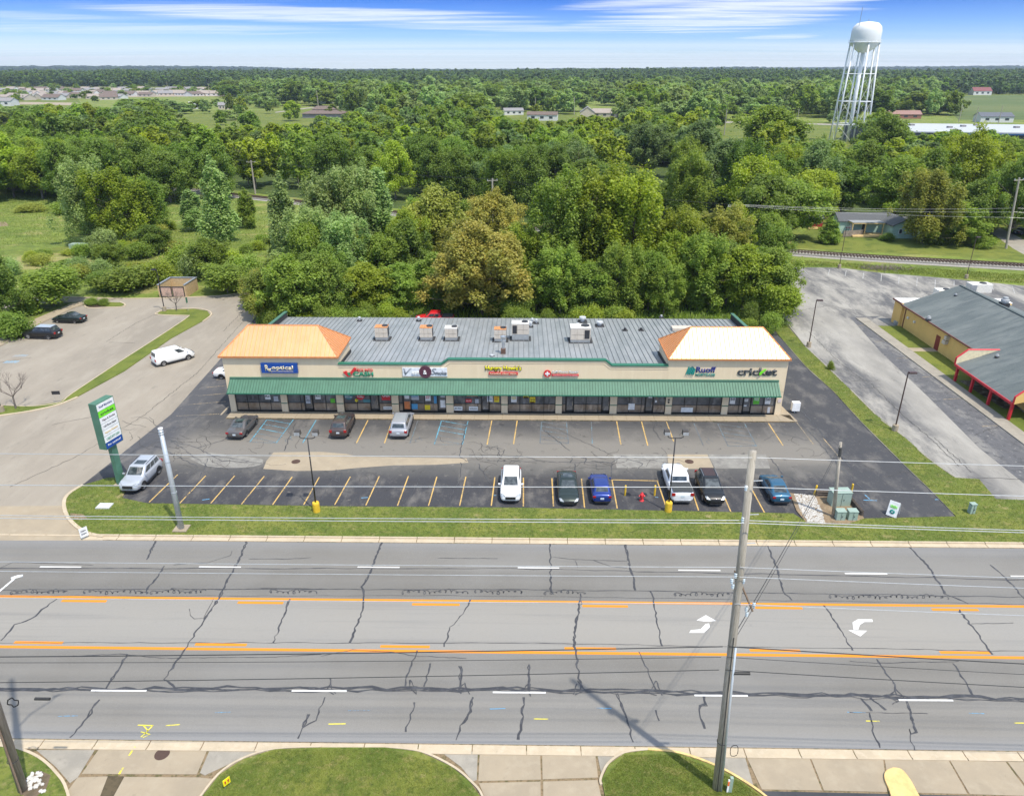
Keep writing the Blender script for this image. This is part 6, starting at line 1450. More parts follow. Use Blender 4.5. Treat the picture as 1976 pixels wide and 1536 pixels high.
# railway
rl = smooth_path([(-330, 345), (-200, 288), (-77.5, 221.5), (0, 179.5), (53, 154.4), (96.5, 141.8), (150, 130), (260, 118)], 14)
rw = thing('railway', 'single railway track on pale ballast curving behind the trees', 'railway'); 
MB().ribbon(rl, 6.5, .03).build('ballast', m_gravel, rw, fix=False).__setitem__('kind', 'structure'); MB().rail(rl, 3.6, 0, .30).build('ballast_bed', m_gravel, rw)
for s_ in (-.72, .72):
    off = []
    for i, p in enumerate(rl):
        d = (rl[min(i + 1, len(rl) - 1)] - rl[max(i - 1, 0)]).normalized(); off.append(p + Vector((-d.y, d.x, 0)) * s_)
    MB().rail(off, .09, .45, .62).build('rail', plain('rusty_rail', (.12, .075, .05), .6, .3), rw)
b = MB(); acc = 0
for i in range(len(rl) - 1):
    d = rl[i + 1] - rl[i]; L0 = d.length; d.normalize(); a = math.atan2(d.y, d.x)
    while acc < L0:
        p = rl[i] + d * acc
        if -90 < p.x < 190: b.box((p.x, p.y, .37), (.24, 2.6, .16), a)
        acc += .62
    acc -= L0
b.build('sleepers', plain('sleeper_wood', (.085, .065, .05), .9), rw)['kind'] = 'stuff'
# ================================================================== FOLIAGE
def leafmat(name, dark, light, trans=.46):
    t = NT(name); N, L = t.N, t.L
    at = N.new('ShaderNodeAttribute'); at.attribute_name = 'tint'
    oi = N.new('ShaderNodeObjectInfo')
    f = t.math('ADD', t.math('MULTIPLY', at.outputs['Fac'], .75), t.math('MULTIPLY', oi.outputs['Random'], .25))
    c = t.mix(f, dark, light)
    hs = N.new('ShaderNodeHueSaturation'); L.new(c, hs.inputs['Color'])
    L.new(t.mr(oi.outputs['Random'], 0, 1, .488, .512), hs.inputs['Hue']); L.new(t.mr(t.math('FRACT', t.math('MULTIPLY', oi.outputs['Random'], 7.3)), 0, 1, .82, 1.15), hs.inputs['Value'])
    L.new(hs.outputs[0], t.b.inputs['Base Color']); t.b.inputs['Roughness'].default_value = .55; t.b.inputs['Specular IOR Level'].default_value = .35
    tr = N.new('ShaderNodeBsdfTranslucent'); hs2 = N.new('ShaderNodeHueSaturation'); hs2.inputs['Value'].default_value = 1.3; hs2.inputs['Saturation'].default_value = 1.15; L.new(hs.outputs[0], hs2.inputs['Color']); L.new(hs2.outputs[0], tr.inputs[0])
    ms = N.new('ShaderNodeMixShader'); ms.inputs[0].default_value = trans
    L.new(t.b.outputs[0], ms.inputs[1]); L.new(tr.outputs[0], ms.inputs[2])
    L.new(ms.outputs[0], N['Material Output'].inputs[0])
    return t.m


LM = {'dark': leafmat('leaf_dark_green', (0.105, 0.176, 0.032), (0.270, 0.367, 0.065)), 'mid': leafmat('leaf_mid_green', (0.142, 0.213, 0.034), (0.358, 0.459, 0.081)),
      'bright': leafmat('leaf_bright_green', (0.200, 0.267, 0.030), (0.454, 0.538, 0.071)), 'silver': leafmat('leaf_grey_green', (0.204, 0.278, 0.090), (0.436, 0.558, 0.193)),
      'orange': leafmat('leaf_rusty_green', (0.232, 0.273, 0.048), (0.601, 0.491, 0.113), .35), 'olive': leafmat('leaf_olive_green', (0.199, 0.229, 0.040), (0.466, 0.472, 0.102)),
      'blue': leafmat('leaf_blue_green', (0.108, 0.176, 0.058), (0.299, 0.397, 0.136)), 'far': leafmat('leaf_far_wood', (0.062, 0.113, 0.034), (0.151, 0.220, 0.062), .25)}
m_bark = plain('bark', (.17, .145, .115), .95, var=.3, scale=4); m_barkl = plain('pale_bark', (.36, .34, .29), .9, var=.25, scale=4)


def leaves(rs, centers, radii, per, size, flat=.85, out=.75, shellmin=.45, lobe_t=None, aspect=.62, up=.15):
    C, T = [], []
    quads = []
    for ci, (c, r) in enumerate(zip(centers, radii)):
        n = int(per * (r / np.mean(radii)) ** 2)
        d = rs.normal(size=(n, 3)); d /= np.linalg.norm(d, axis=1)[:, None]
        d[:, 2] = np.where(d[:, 2] < -.3, d[:, 2] * rs.choice([-1, 1], n, p=[.45, .55]), d[:, 2])
        rad = r * (shellmin + (1.08 - shellmin) * rs.random(n) ** .55) * (1 + .28 * np.maximum(0, rs.normal(size=n)))
        p = c + d * rad[:, None] * np.array([1, 1, flat])
        nn = d * out + rs.normal(size=(n, 3)) * .45 + np.array([0, 0, up]); nn /= np.linalg.norm(nn, axis=1)[:, None]
        a = np.cross(nn, rs.normal(size=(n, 3))); a /= np.linalg.norm(a, axis=1)[:, None] + 1e-9; b_ = np.cross(nn, a)
        s = (size * (.55 + .8 * rs.random(n)))[:, None]
        q = np.stack([p - a * s, p + b_ * s * aspect + nn * s * .12, p + a * s, p - b_ * s * aspect + nn * s * .12], 1)
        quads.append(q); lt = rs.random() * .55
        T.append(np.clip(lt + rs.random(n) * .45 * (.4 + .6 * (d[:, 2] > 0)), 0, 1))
    return np.concatenate(quads), np.concatenate(T)


def mesh_quads(name, Q, T, mat):
    n = len(Q); me = bpy.data.meshes.new(name); me.vertices.add(n * 4); me.vertices.foreach_set('co', Q.reshape(-1).astype('f'))
    me.loops.add(n * 4); me.loops.foreach_set('vertex_index', np.arange(n * 4, dtype='i')); me.polygons.add(n)
    me.polygons.foreach_set('loop_start', np.arange(0, n * 4, 4, dtype='i')); me.polygons.foreach_set('loop_total', np.full(n, 4, dtype='i'))
    at = me.attributes.new('tint', 'FLOAT', 'FACE'); at.data.foreach_set('value', T.astype('f'))
    me.materials.append(mat); me.update(calc_edges=True); return me


def proto(style, seed, lod=0):
    """unit tree: height 1, crown radius 1 in x/y; leaf size given for an 11 m tall, 4.5 m wide-radius tree"""
    rs = np.random.RandomState(seed); r = random.Random(seed)
    nl, per, size = {0: (84, 190, .205), 1: (32, 90, .46), 2: (12, 44, .90)}[lod]
    H, RR = {'broad': (12, 4.6), 'tall': (17, 5.0), 'poplar': (15, 3.0), 'bush': (3.4, 2.4), 'small': (6, 2.6), 'cone': (7, 2.0), 'open': (17, 8.5)}[style]
    if style == 'bush': nl = max(6, nl // 2); size *= .62
    if style in ('small', 'cone'): size *= .75; nl = int(nl * .7)
    if style == 'open' and lod == 0: nl = int(nl * 1.7); per = int(per * 1.1); size *= 1.12
    if style == 'tall' and lod == 0: nl = int(nl * 1.35)
    cs, ra = [], []
    for i in range(nl):
        t = (i + .5) / nl if style != 'bush' else r.random()
        a = i * 2.4 + r.uniform(-.5, .5)
        if style in ('broad', 'open'):
            z = .24 + .70 * t; pr = math.sqrt(max(.03, 1 - ((z - .52) / .52) ** 2)) * (1 + .20 * math.sin(2 * a + seed) + .16 * math.sin(3 * a + seed * 2.3 + 4 * z)); rho = pr * r.uniform(.25, .98) if t < .9 else pr * r.uniform(0, .5); rl = RR * (r.uniform(.15, .30) if style == 'broad' else r.uniform(.10, .20))
        elif style == 'tall':
            z = .18 + .80 * t; pr = math.sqrt(max(.05, 1 - ((z - .46) / .60) ** 2)) * (1 + .24 * math.sin(2 * a + seed) + .18 * math.sin(5 * a + seed + 5 * z)); rho = pr * r.uniform(.2, .98); rl = RR * r.uniform(.12, .22)
        elif style == 'poplar':
            z = .14 + .82 * t; pr = (1 - z) ** .5 * .95 + .08; rho = pr * r.uniform(.1, .75); rl = RR * r.uniform(.18, .32) * (1.15 - .5 * z)
        elif style == 'cone':
            z = .12 + .82 * t; pr = 1.02 - z; rho = pr * .72; rl = RR * (.16 + .30 * (1 - z))
        elif style == 'small':
            z = .34 + .56 * t; pr = math.sqrt(max(.05, 1 - ((z - .6) / .4) ** 2)); rho = pr * r.uniform(.3, .85); rl = RR * r.uniform(.26, .40)
        else:
            z = .20 + .55 * r.random(); pr = 1 - .5 * z; rho = pr * r.uniform(.1, .75); rl = RR * r.uniform(.28, .46)
        cs.append(np.array([math.cos(a) * rho * RR, math.sin(a) * rho * RR, z * H])); ra.append(rl)
    cs = [c + np.array([r.gauss(0, .12) * RR, r.gauss(0, .12) * RR, r.gauss(0, .045) * H]) for c in cs]; ra = [q * r.uniform(.6, 1.25) for q in ra]
    if style in ('broad', 'tall', 'open') and lod < 2:      # shoots that break the outline
        for _ in range(9 if lod == 0 else 4):
            a = r.uniform(0, 6.28); q = r.uniform(.1, .9); zc = (.97 - .36 * q * q + r.uniform(-.04, .05)) * H
            for j in range(3): cs.append(np.array([math.cos(a) * q * RR, math.sin(a) * q * RR, zc - j * .055 * H])); ra.append(RR * (.07 + .035 * j))
    Q, T = leaves(rs, cs, ra, per, size, up=.75, shellmin=.15, out=.45, flat={'poplar': 2.3, 'tall': 2.0, 'cone': .8, 'small': 1.0}.get(style, 1.05))
    Q[:, :, 0] /= RR; Q[:, :, 1] /= RR; Q[:, :, 2] /= H
    crown = mesh_quads('crown', Q, T, LM['mid'])
    b = MB()
    if style != 'bush':
        tr = {'broad': .26, 'open': .30, 'tall': .22, 'poplar': .14, 'small': .11, 'cone': .12}[style]
        b.tube([(0, 0, -.1), (.05, 0, H * .25), (0, .08, H * .55), (.05, 0, H * .88)], tr, 7 if lod == 0 else 5, tr * .2)
        if lod < 2:
            for i in range(0, nl, 2 if lod == 0 else 4):
                c = cs[i]; z0 = max(H * .12, c[2] - RR * r.uniform(.35, .7)); b.tube([(0, 0, z0), (c[0] * .5, c[1] * .5, (z0 + c[2]) / 2 - .05 * H * .2), tuple(c)], tr * .36, 4, tr * .08, caps=False)
    else:
        for i in range(5): a = i * 1.3; b.tube([(0, 0, 0), (math.cos(a) * RR * .5, math.sin(a) * RR * .5, H * .5)], .04, 4, .01, caps=False)
    tm = bpy.data.meshes.new('trunk'); tm.from_pydata([(v[0] / RR, v[1] / RR, v[2] / H) for v in b.v], [], b.f); tm.materials.append(m_bark)
    return crown, tm


PR = {}
for st_, ns in (('broad', 4), ('tall', 3), ('poplar', 3), ('bush', 3), ('small', 1), ('cone', 1), ('open', 2)):
    for k in range(ns): PR[st_, 0, k] = proto(st_, 100 + k * 7 + len(st_) * 31, 0)
for st_, ns in (('broad', 4), ('tall', 2), ('poplar', 1)):
    for k in range(ns): PR[st_, 1, k] = proto(st_, 500 + k * 7 + len(st_), 1)
for k in range(3): PR['broad', 2, k] = proto('broad', 900 + k, 2)
tr_ = random.Random(21)
placed = []
GROUPED = {}
ORD = 'first second third fourth fifth sixth seventh eighth ninth tenth eleventh twelfth thirteenth fourteenth fifteenth sixteenth seventeenth eighteenth nineteenth twentieth'.split()


def regroup(key, where, what='tree', per=14):
    """name every member of a filled wood by its row and its place in that row, as seen from the street"""
    L_ = sorted(GROUPED.get(key, []), key=lambda o: o.location.y); nr = max(1, -(-len(L_) // per)); rn = (['front', 'second', 'third', 'fourth', 'fifth', 'sixth', 'seventh', 'eighth', 'ninth', 'tenth'])
    for r in range(nr):
        row = sorted(L_[r * len(L_) // nr:(r + 1) * len(L_) // nr], key=lambda o: proj(o.location)[0])
        for i, o in enumerate(row): o['label'] = '%s %s from the left in the %s row %s' % (ORD[i], what, 'rearmost' if r == nr - 1 and nr > 1 else rn[r], where)




def tree(style, mat, x, y, h, r, label, lod=0, cat='tree', group=None, name=None, z=0.0):
    ks = [k for (s, l, k) in PR if s == style and l == lod]; cr, tk = PR[style, lod, tr_.choice(ks)]
    t = thing(name or {'bush': 'bush', 'cone': 'conifer'}.get(style, 'tree'), label, cat, (x, y, z), tr_.uniform(0, 6.28), group)
    if group: GROUPED.setdefault(group, []).append(t)
    t.scale = (r, r, h)
    for nm, me in (('trunk', tk), ('crown', cr)):
        if nm == 'trunk' and style == 'bush': nm = 'stem'
        o = bpy.data.objects.new('foliage' if style == 'bush' and nm == 'crown' else nm, me); COL.objects.link(o); o.parent = t
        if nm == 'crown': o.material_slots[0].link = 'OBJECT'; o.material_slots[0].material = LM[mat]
        elif style == 'poplar': o.material_slots[0].link = 'OBJECT'; o.material_slots[0].material = m_barkl
    return t


def pt(style, mat, bx, by, ty, wpx, label, lod=0, **k):
    g = gp(bx, by); h = at_y(bx, ty, g.y).z; zc = proj((g.x, g.y, h * .6))[2]; r = wpx / 2 * zc / F
    placed.append((g.x, g.y, r)); return tree(style, mat, g.x, g.y, max(h * (.92 if style in ('bush', 'cone') else .90), .6), r, label, lod, **k)


# first row behind the shops
ROW = [('small', 'olive', 500, 618, 560, 50, 'low olive bush at the left rear corner of the shop row'), ('broad', 'mid', 545, 606, 500, 120, 'rounded green tree left of the grey roof, overhanging the lane'), ('broad', 'olive', 512, 592, 520, 80, 'olive tree at the edge of the rear lane, left end'),
       ('broad', 'dark', 610, 600, 490, 100, 'dark tree behind the left tower roof'), ('broad', 'mid', 665, 602, 520, 80, 'mid green tree behind the left part of the grey roof'), ('broad', 'bright', 715, 604, 500, 105, 'brightest yellow-green tree behind the left part of the roof'), ('broad', 'mid', 770, 602, 505, 90, 'green tree between the bright one and the orange one'),
       ('broad', 'mid', 838, 588, 490, 90, 'green tree just behind the red pickup'), ('open', 'orange', 931, 608, 425, 205, 'large rusty orange tree with a bare pale trunk behind the roof centre'), ('broad', 'dark', 872, 600, 520, 80, 'dark tree left of the bare orange tree trunk'), ('broad', 'dark', 985, 600, 510, 90, 'dark tree right of the bare orange tree trunk'),
       ('tall', 'mid', 1080, 606, 470, 100, 'slender green tree with a visible thin trunk behind the largest air conditioner'), ('broad', 'mid', 1035, 600, 505, 80, 'green tree behind the paired small vents'), ('broad', 'mid', 1135, 603, 500, 90, 'green tree behind the square silver vent hood'), ('tall', 'mid', 1190, 606, 470, 95, 'thin-trunked tree behind the right half of the grey roof'),
       ('tall', 'mid', 1250, 600, 480, 90, 'dark green tree behind the tiny dark roof vents'), ('tall', 'mid', 1280, 606, 500, 80, 'ragged green tree beside the rear grass clearing'), ('tall', 'mid', 1345, 596, 450, 110, 'large green tree behind the right tower roof'), ('broad', 'dark', 1400, 590, 470, 100, 'dark tree at the right rear of the shop row'),
       ('broad', 'bright', 1432, 600, 462, 110, 'bright green tree at the right end of the wood behind the shops'), ('broad', 'mid', 1480, 604, 480, 100, 'dense green tree beside the right lane'), ('small', 'bright', 1502, 622, 545, 70, 'low bright tree bulging over the right lane')]
for a in ROW: pt(*a)
MID = [('poplar', 'silver', 560, 530, 330, 80, 'silvery tree left of the wood behind the shops, by the track'), ('tall', 'silver', 600, 548, 400, 120, 'pale ragged tree above the left tower roof'), ('tall', 'silver', 640, 520, 335, 110, 'silvery green tree behind the pale ragged one'), ('tall', 'silver', 690, 515, 306, 110, 'tallest silvery tree left of the orange tree'),
       ('poplar', 'silver', 735, 510, 315, 90, 'grey-green slender tree just left of the orange trees'), ('tall', 'silver', 660, 560, 410, 110, 'silvery tree in front of the tallest silvery one'), ('broad', 'mid', 740, 555, 440, 90, 'green tree under the slender grey-green one'), ('broad', 'dark', 790, 550, 425, 90, 'dark tree left of the big orange crown'),
       ('broad', 'olive', 845, 520, 362, 130, 'yellowish olive tree rear left of the big orange tree'), ('open', 'orange', 960, 500, 362, 130, 'rusty tree with a bare branch rising beside the crossarm pole'), ('broad', 'olive', 900, 555, 425, 110, 'rusty crown between the two large orange trees'), ('tall', 'mid', 1075, 560, 325, 120, 'tall ragged green tree right of the orange tree'),
       ('tall', 'bright', 1150, 555, 322, 150, 'tallest yellow-green tree behind the roof'), ('tall', 'bright', 1215, 560, 328, 150, 'broad yellow-green tree right of the tallest one'), ('tall', 'mid', 1110, 540, 318, 110, 'tall green tree behind the two yellow-green giants'), ('tall', 'bright', 1010, 560, 430, 100, 'bright green tree below the bare branch'),
       ('tall', 'bright', 1300, 570, 400, 120, 'green tree right of the yellow-green giants'), ('tall', 'olive', 1385, 545, 400, 110, 'drooping olive tree beside the pale crossarm pole'), ('broad', 'mid', 1340, 540, 410, 110, 'green tree left of the drooping olive one'), ('broad', 'dark', 1060, 590, 520, 90, 'dark understory tree behind the raised parapet'),
       ('broad', 'mid', 1225, 590, 480, 100, 'green understory tree right of centre'), ('broad', 'bright', 1410, 560, 470, 90, 'bright small tree left of the right lane wood'), ('broad', 'mid', 1465, 560, 470, 90, 'green tree with its back to the right lot')]
for a in MID: pt(*a)
LEFT = [('poplar', 'silver', 430, 465, 300, 85, 'tall silvery poplar in the left meadow by the track'), ('poplar', 'silver', 376, 445, 362, 60, 'shorter pale poplar left of the tall silvery one'), ('poplar', 'mid', 480, 440, 362, 50, 'narrow green tree before the crossarm pole'), ('tall', 'silver', 180, 470, 305, 95, 'leaning pale-trunked tree in the left meadow'),
        ('tall', 'bright', 235, 470, 322, 110, 'light green tree right of the leaning one'), ('tall', 'mid', 290, 455, 335, 90, 'light green tree with a broad base in the left meadow'), ('broad', 'dark', 300, 490, 432, 65, 'dark rounded tree in front of the pale meadow trees'), ('small', 'silver', 205, 500, 440, 55, 'small feathery pale tree before the meadow trees'),
        ('broad', 'mid', 215, 520, 465, 60, 'green tree left of the enclosure bushes'), ('broad', 'mid', 405, 535, 452, 90, 'rounded green tree right of the meadow bushes'), ('small', 'mid', 105, 590, 512, 110, 'lawn tree with a visible trunk beside the left lot'), ('broad', 'dark', 10, 620, 480, 100, 'dark tree at the left edge by the walk'), ('cone', 'mid', 50, 606, 555, 60, 'little pine on the left lawn'),
        ('small', 'mid', 440, 565, 505, 90, 'spreading small tree beside the enclosure drive'), ('bush', 'mid', 250, 560, 512, 120, 'wide bush left of the tan enclosure'), ('bush', 'bright', 310, 545, 500, 80, 'bright bush right behind the tan enclosure'), ('bush', 'dark', 205, 560, 520, 70, 'dark bush at the left of the meadow edge'),
        ('bush', 'silver', 380, 540, 480, 60, 'white-flecked bush behind the enclosure'), ('bush', 'mid', 360, 520, 470, 90, 'green bush above the enclosure'), ('bush', 'mid', 480, 545, 490, 80, 'bush where the lane bends behind the left trees'), ('bush', 'dark', 30, 650, 600, 80, 'dark shrub on the left lawn by the walk'), ('bush', 'mid', 5, 640, 600, 60, 'shrub cut by the left edge'),
        ('bush', 'mid', 178, 588, 574, 30, 'low shrub in the mulch bed, left one'), ('bush', 'mid', 200, 589, 576, 24, 'low shrub in the mulch bed, right one'), ('bush', 'olive', 150, 540, 510, 60, 'olive shrub in the dry meadow'), ('bush', 'mid', 270, 500, 465, 60, 'shrub between the meadow trees'), ('bush', 'bright', 440, 520, 480, 70, 'light shrub in the meadow gap'),
        ('bush', 'mid', 130, 412, 390, 70, 'shrub at the far meadow edge'), ('bush', 'olive', 60, 408, 392, 60, 'olive shrub at the far left meadow edge'), ('bush', 'mid', 505, 475, 450, 30, 'lone little shrub in the meadow by the wood'), ('broad', 'mid', 130, 520, 500, 40, 'small round tree by the pale meadow box'),
        ('bush', 'mid', 1602, 714, 696, 15, 'small wispy bush growing on the grass divider'), ('bush', 'bright', 520, 600, 560, 60, 'bright bush at the bend of the rear lane')]
for a in LEFT: pt(*a)
RIGHT = [('tall', 'olive', 1778, 470, 325, 105, 'big willowy tree with a thick trunk right of the cottage'), ('broad', 'mid', 1830, 470, 390, 110, 'rounded tree at the cottage driveway'), ('broad', 'dark', 1870, 460, 350, 90, 'dark tree left of the leaning crossarm pole'),
         ('cone', 'mid', 1598, 470, 414, 45, 'small pointed tree beside the red shed'), ('bush', 'dark', 1712, 465, 448, 30, 'dark shrub at the corner of the cottage'), ('bush', 'mid', 1800, 470, 445, 60, 'shrub under the willowy tree'), ('bush', 'mid', 1895, 478, 455, 50, 'shrub beside the cottage driveway'),
         ('broad', 'dark', 1470, 470, 330, 120, 'dark tree at the track left of the red shed'), ('broad', 'mid', 1520, 460, 340, 110, 'green tree behind the red shed'), ('broad', 'bright', 1560, 430, 320, 100, 'yellowish tree behind the shed'), ('broad', 'dark', 1620, 415, 300, 100, 'dark tree behind the cottage, left'), ('broad', 'dark', 1720, 400, 290, 100, 'dark tree behind the cottage, right'),
         ('open', 'bright', 1850, 420, 238, 150, 'great pale-leaved tree before the long white roof'), ('broad', 'dark', 1700, 330, 215, 95, 'dark tree standing at the foot of the water tower'), ('broad', 'mid', 1480, 330, 200, 130, 'large rounded tree left of the water tower'), ('broad', 'blue', 1395, 400, 262, 110, 'blue-green tree left of the middle field'), ('broad', 'blue', 1340, 380, 225, 100, 'blue-green tree near the pale glade'),
         ('broad', 'blue', 1245, 340, 225, 80, 'blue-green tree above the little glade'), ('open', 'dark', 1945, 460, 285, 110, 'open tree with a forked trunk at the right edge'), ('broad', 'mid', 1935, 330, 260, 60, 'tree in front of the dark warehouse wall')]
for a in RIGHT: pt(*a)
# woodland big dark trees on the near side of the fields
# windows in the woods: places the photograph shows open (pixel box, distance beyond which nothing hides it)
WIN = [((345, 217, 460, 246), 520), ((500, 214, 600, 240), 560), ((595, 204, 656, 226), 600), ((1018, 210, 1078, 234), 600), ((1115, 205, 1190, 226), 700), ((1385, 238, 1450, 274), 460), ((1545, 240, 1600, 272), 460), ((1596, 50, 1660, 272), 405),
       ((1865, 186, 1980, 222), 700), ((1720, 216, 1765, 234), 600), ((1755, 232, 1985, 252), 450), ((1935, 255, 1985, 290), 380), ((1880, 172, 1900, 186), 1200), ((0, 171, 235, 203), 830), ((800, 596, 850, 616), 106), ((250, 172, 420, 190), 1100), ((1205, 282, 1232, 318), 290), ((1625, 402, 1745, 462), 175), ((1550, 414, 1590, 442), 185), ((1265, 298, 1285, 318), 300), ((365, 200, 382, 212), 640), ((426, 202, 440, 212), 640),
       ((492, 345, 545, 397), 222), ((970, 212, 1000, 226), 700), ((420, 166, 470, 180), 1000), ((480, 166, 512, 178), 1000), ((0, 392, 130, 480), 190), ((975, 425, 1040, 455), 175), ((0, 195, 30, 240), 500), ((626, 186, 645, 200), 800)]


def blocked(x, y, h, r):
    px, pyb, zc = proj((x, y, h * .15)); _, pyt, _ = proj((x, y, h)); w = r * F / zc * .8
    for (a, b_, c_, d_), Y in WIN:
        if y < Y and px + w > a and px - w < c_ and pyb > b_ and pyt < d_: return True
    return False


def inside(poly, x, y):
    ins = False; j = len(poly) - 1
    for i in range(len(poly)):
        if (poly[i][1] > y) != (poly[j][1] > y) and x < (poly[j][0] - poly[i][0]) * (y - poly[i][1]) / (poly[j][1] - poly[i][1]) + poly[i][0]: ins = not ins
        j = i
    return ins


def railY(x):
    for a, b_ in zip(rl[:-1], rl[1:]):
        if a.x <= x <= b_.x: return a.y + (b_.y - a.y) * (x - a.x) / max(1e-6, b_.x - a.x)
    return 345 if x < 0 else 118


def scatter(poly, n, sep, hr, rr, seed, extra=None, tries=40):
    r = random.Random(seed); xs = [p[0] for p in poly]; ys = [p[1] for p in poly]; out = []
    for _ in range(n * tries):
        if len(out) >= n: break
        x, y = r.uniform(min(xs), max(xs)), r.uniform(min(ys), max(ys))
        if not inside(poly, x, y): continue
        ppx, ppy, zc = proj((x, y, 8))
        if ppx < -140 or ppx > 2110: continue
        if abs(y - railY(x)) < 7: continue
        h, rd = r.uniform(*hr), r.uniform(*rr)
        if any((x - a) ** 2 + (y - b_) ** 2 < (sep * .5 * (c_ / 4.5 + 1) * .75) ** 2 for a, b_, c_ in placed[-900:] + out): continue
        if blocked(x, y, h, rd):
            h *= .62
            if blocked(x, y, h, rd): continue
        out.append((x, y, rd)); yield x, y, h, rd, r


# understory and infill just behind the shops
A1 = [(-42, 104), (40, 103), (45, 118), (50, 146), (20, 160), (-8, 168), (-40, 184), (-48, 150), (-46, 120)]
for x, y, h, r, q in scatter(A1, 34, 5.5, (7, 12), (2.6, 4.2), 5):
    tree(q.choice(['broad', 'tall', 'broad']), q.choice(['mid', 'dark', 'mid', 'bright', 'silver'] if x < -15 else ['mid', 'dark', 'mid', 'bright']), x, y, h, r, 'green tree filling the wood between the shops and the railway', group='infill trees between shops and railway'); placed.append((x, y, r))
for x, y, h, r, q in scatter([(-38, 101.5), (37, 101), (38, 108), (-38, 109)], 44, 2.2, (1.6, 3.6), (1.3, 2.3), 6):
    if -18 < x < -5 and y < 111: continue
    if 15 < x < 33 and y < 108: continue
    tree('bush', q.choice(['mid', 'bright', 'mid', 'dark']), x, y, h, r, 'leafy undergrowth bush at the foot of the trees behind the shops', cat='bush', group='undergrowth bushes behind the shops')
# meadow scrub
for x, y, h, r, q in scatter([(-110, 180), (-52, 175), (-46, 140), (-60, 128), (-95, 128), (-100, 150)], 26, 5.5, (1.6, 3.4), (1.6, 3.0), 8):
    tree('bush', q.choice(['mid', 'silver', 'bright', 'olive']), x, y, h, r, 'scrubby bush in the meadow beyond the left lot', cat='bush', group='scrub bushes in the left meadow')
# beyond the railway, nearest wood
B0 = [(-300, 330), (-200, 283), (-100, 225), (-84, 222), (-96, 212), (-150, 211), (-330, 230)]
for x, y, h, r, q in scatter(B0, 44, 8.0, (13, 17), (4.8, 6.8), 19):
    tree('broad', q.choice(['dark', 'dark', 'mid', 'bright', 'dark']), x, y, h, r, 'broad dark tree of the dense wood at the far side of the left meadow', 0, group='dense wood edging the left meadow'); placed.append((x, y, r))
B1 = [(-330, 360), (-200, 302), (-77, 233), (0, 191), (58, 166), (62, 184), (98, 184), (112, 172), (150, 158), (200, 180), (240, 240), (120, 235), (0, 246), (-100, 285), (-200, 350), (-300, 400)]
cnt = 0
for x, y, h, r, q in scatter(B1, 112, 8.2, (12, 17), (4.6, 6.8), 9):
    cnt += 1; left = x < -60
    tree(q.choice(['broad', 'broad', 'tall']), q.choice(['dark', 'dark', 'mid', 'bright', 'blue'] if not left else ['dark', 'mid', 'dark', 'bright', 'mid']), x, y, h, r,
         'broad green tree in the thick wood beyond the railway, ' + ('left part' if x < -60 else 'middle part' if x < 60 else 'right part around the cottage'), 0 if y < 240 else 1, group='trees of the wood beyond the railway'); placed.append((x, y, r))
regroup('infill trees between shops and railway', 'between shops and railway')
regroup('undergrowth bushes behind the shops', 'of undergrowth behind the shop row', 'leafy bush')
regroup('scrub bushes in the left meadow', 'of scrub in the left meadow', 'scrubby bush')
regroup('dense wood edging the left meadow', 'of the left meadow wood', 'broad tree')
regroup('trees of the wood beyond the railway', 'of the wood beyond the railway', 'broad tree')
# ---------------- the rest of the wooded land: real crowns on a point cloud, one mass per tract
def wood(name, label, pts, protos, mat, cat='wood'):
    """pts: x, y, z, height, radius, angle"""
    me = bpy.data.meshes.new(name); me.from_pydata([p[:3] for p in pts], [], [])
    sc = me.attributes.new('sc', 'FLOAT_VECTOR', 'POINT'); sc.data.foreach_set('vector', [v for p in pts for v in (p[4], p[4], p[3])])
    ro = me.attributes.new('ro', 'FLOAT_VECTOR', 'POINT'); ro.data.foreach_set('vector', [v for p in pts for v in (0, 0, p[5])])
    ix = me.attributes.new('ix', 'INT', 'POINT'); ix.data.foreach_set('value', [i % len(protos) for i in range(len(pts))])
    o = bpy.data.objects.new(name, me); COL.objects.link(o); tag(o, label, cat, kind='stuff')
    ng = bpy.data.node_groups.new(name + '_nodes', 'GeometryNodeTree'); ng.interface.new_socket('Geometry', in_out='INPUT', socket_type='NodeSocketGeometry'); ng.interface.new_socket('Geometry', in_out='OUTPUT', socket_type='NodeSocketGeometry')
    N, L = ng.nodes, ng.links; gi, go = N.new('NodeGroupInput'), N.new('NodeGroupOutput'); j = N.new('GeometryNodeJoinGeometry')

    def attr(nm, ty):
        n = N.new('GeometryNodeInputNamedAttribute'); n.data_type = ty; n.inputs['Name'].default_value = nm; return n.outputs['Attribute']
    for k, (ob) in enumerate(protos):
        oi = N.new('GeometryNodeObjectInfo'); oi.inputs['Object'].default_value = ob; oi.inputs['As Instance'].default_value = False; oi.transform_space = 'ORIGINAL'
        sm = N.new('GeometryNodeSetMaterial'); sm.inputs['Material'].default_value = LM[mat] if isinstance(mat, str) else LM[mat[k % len(mat)]]; L.new(oi.outputs['Geometry'], sm.inputs['Geometry'])
        ip = N.new('GeometryNodeInstanceOnPoints'); cmp_ = N.new('FunctionNodeCompare'); cmp_.data_type = 'INT'; cmp_.operation = 'EQUAL'; L.new(attr('ix', 'INT'), cmp_.inputs[2]); cmp_.inputs[3].default_value = k
        L.new(gi.outputs[0], ip.inputs['Points']); L.new(cmp_.outputs[0], ip.inputs['Selection']); L.new(sm.outputs[0], ip.inputs['Instance']); L.new(attr('ro', 'FLOAT_VECTOR'), ip.inputs['Rotation']); L.new(attr('sc', 'FLOAT_VECTOR'), ip.inputs['Scale'])
        L.new(ip.outputs[0], j.inputs[0])
    L.new(j.outputs[0], go.inputs[0]); md = o.modifiers.new('trees', 'NODES'); md.node_group = ng; return o


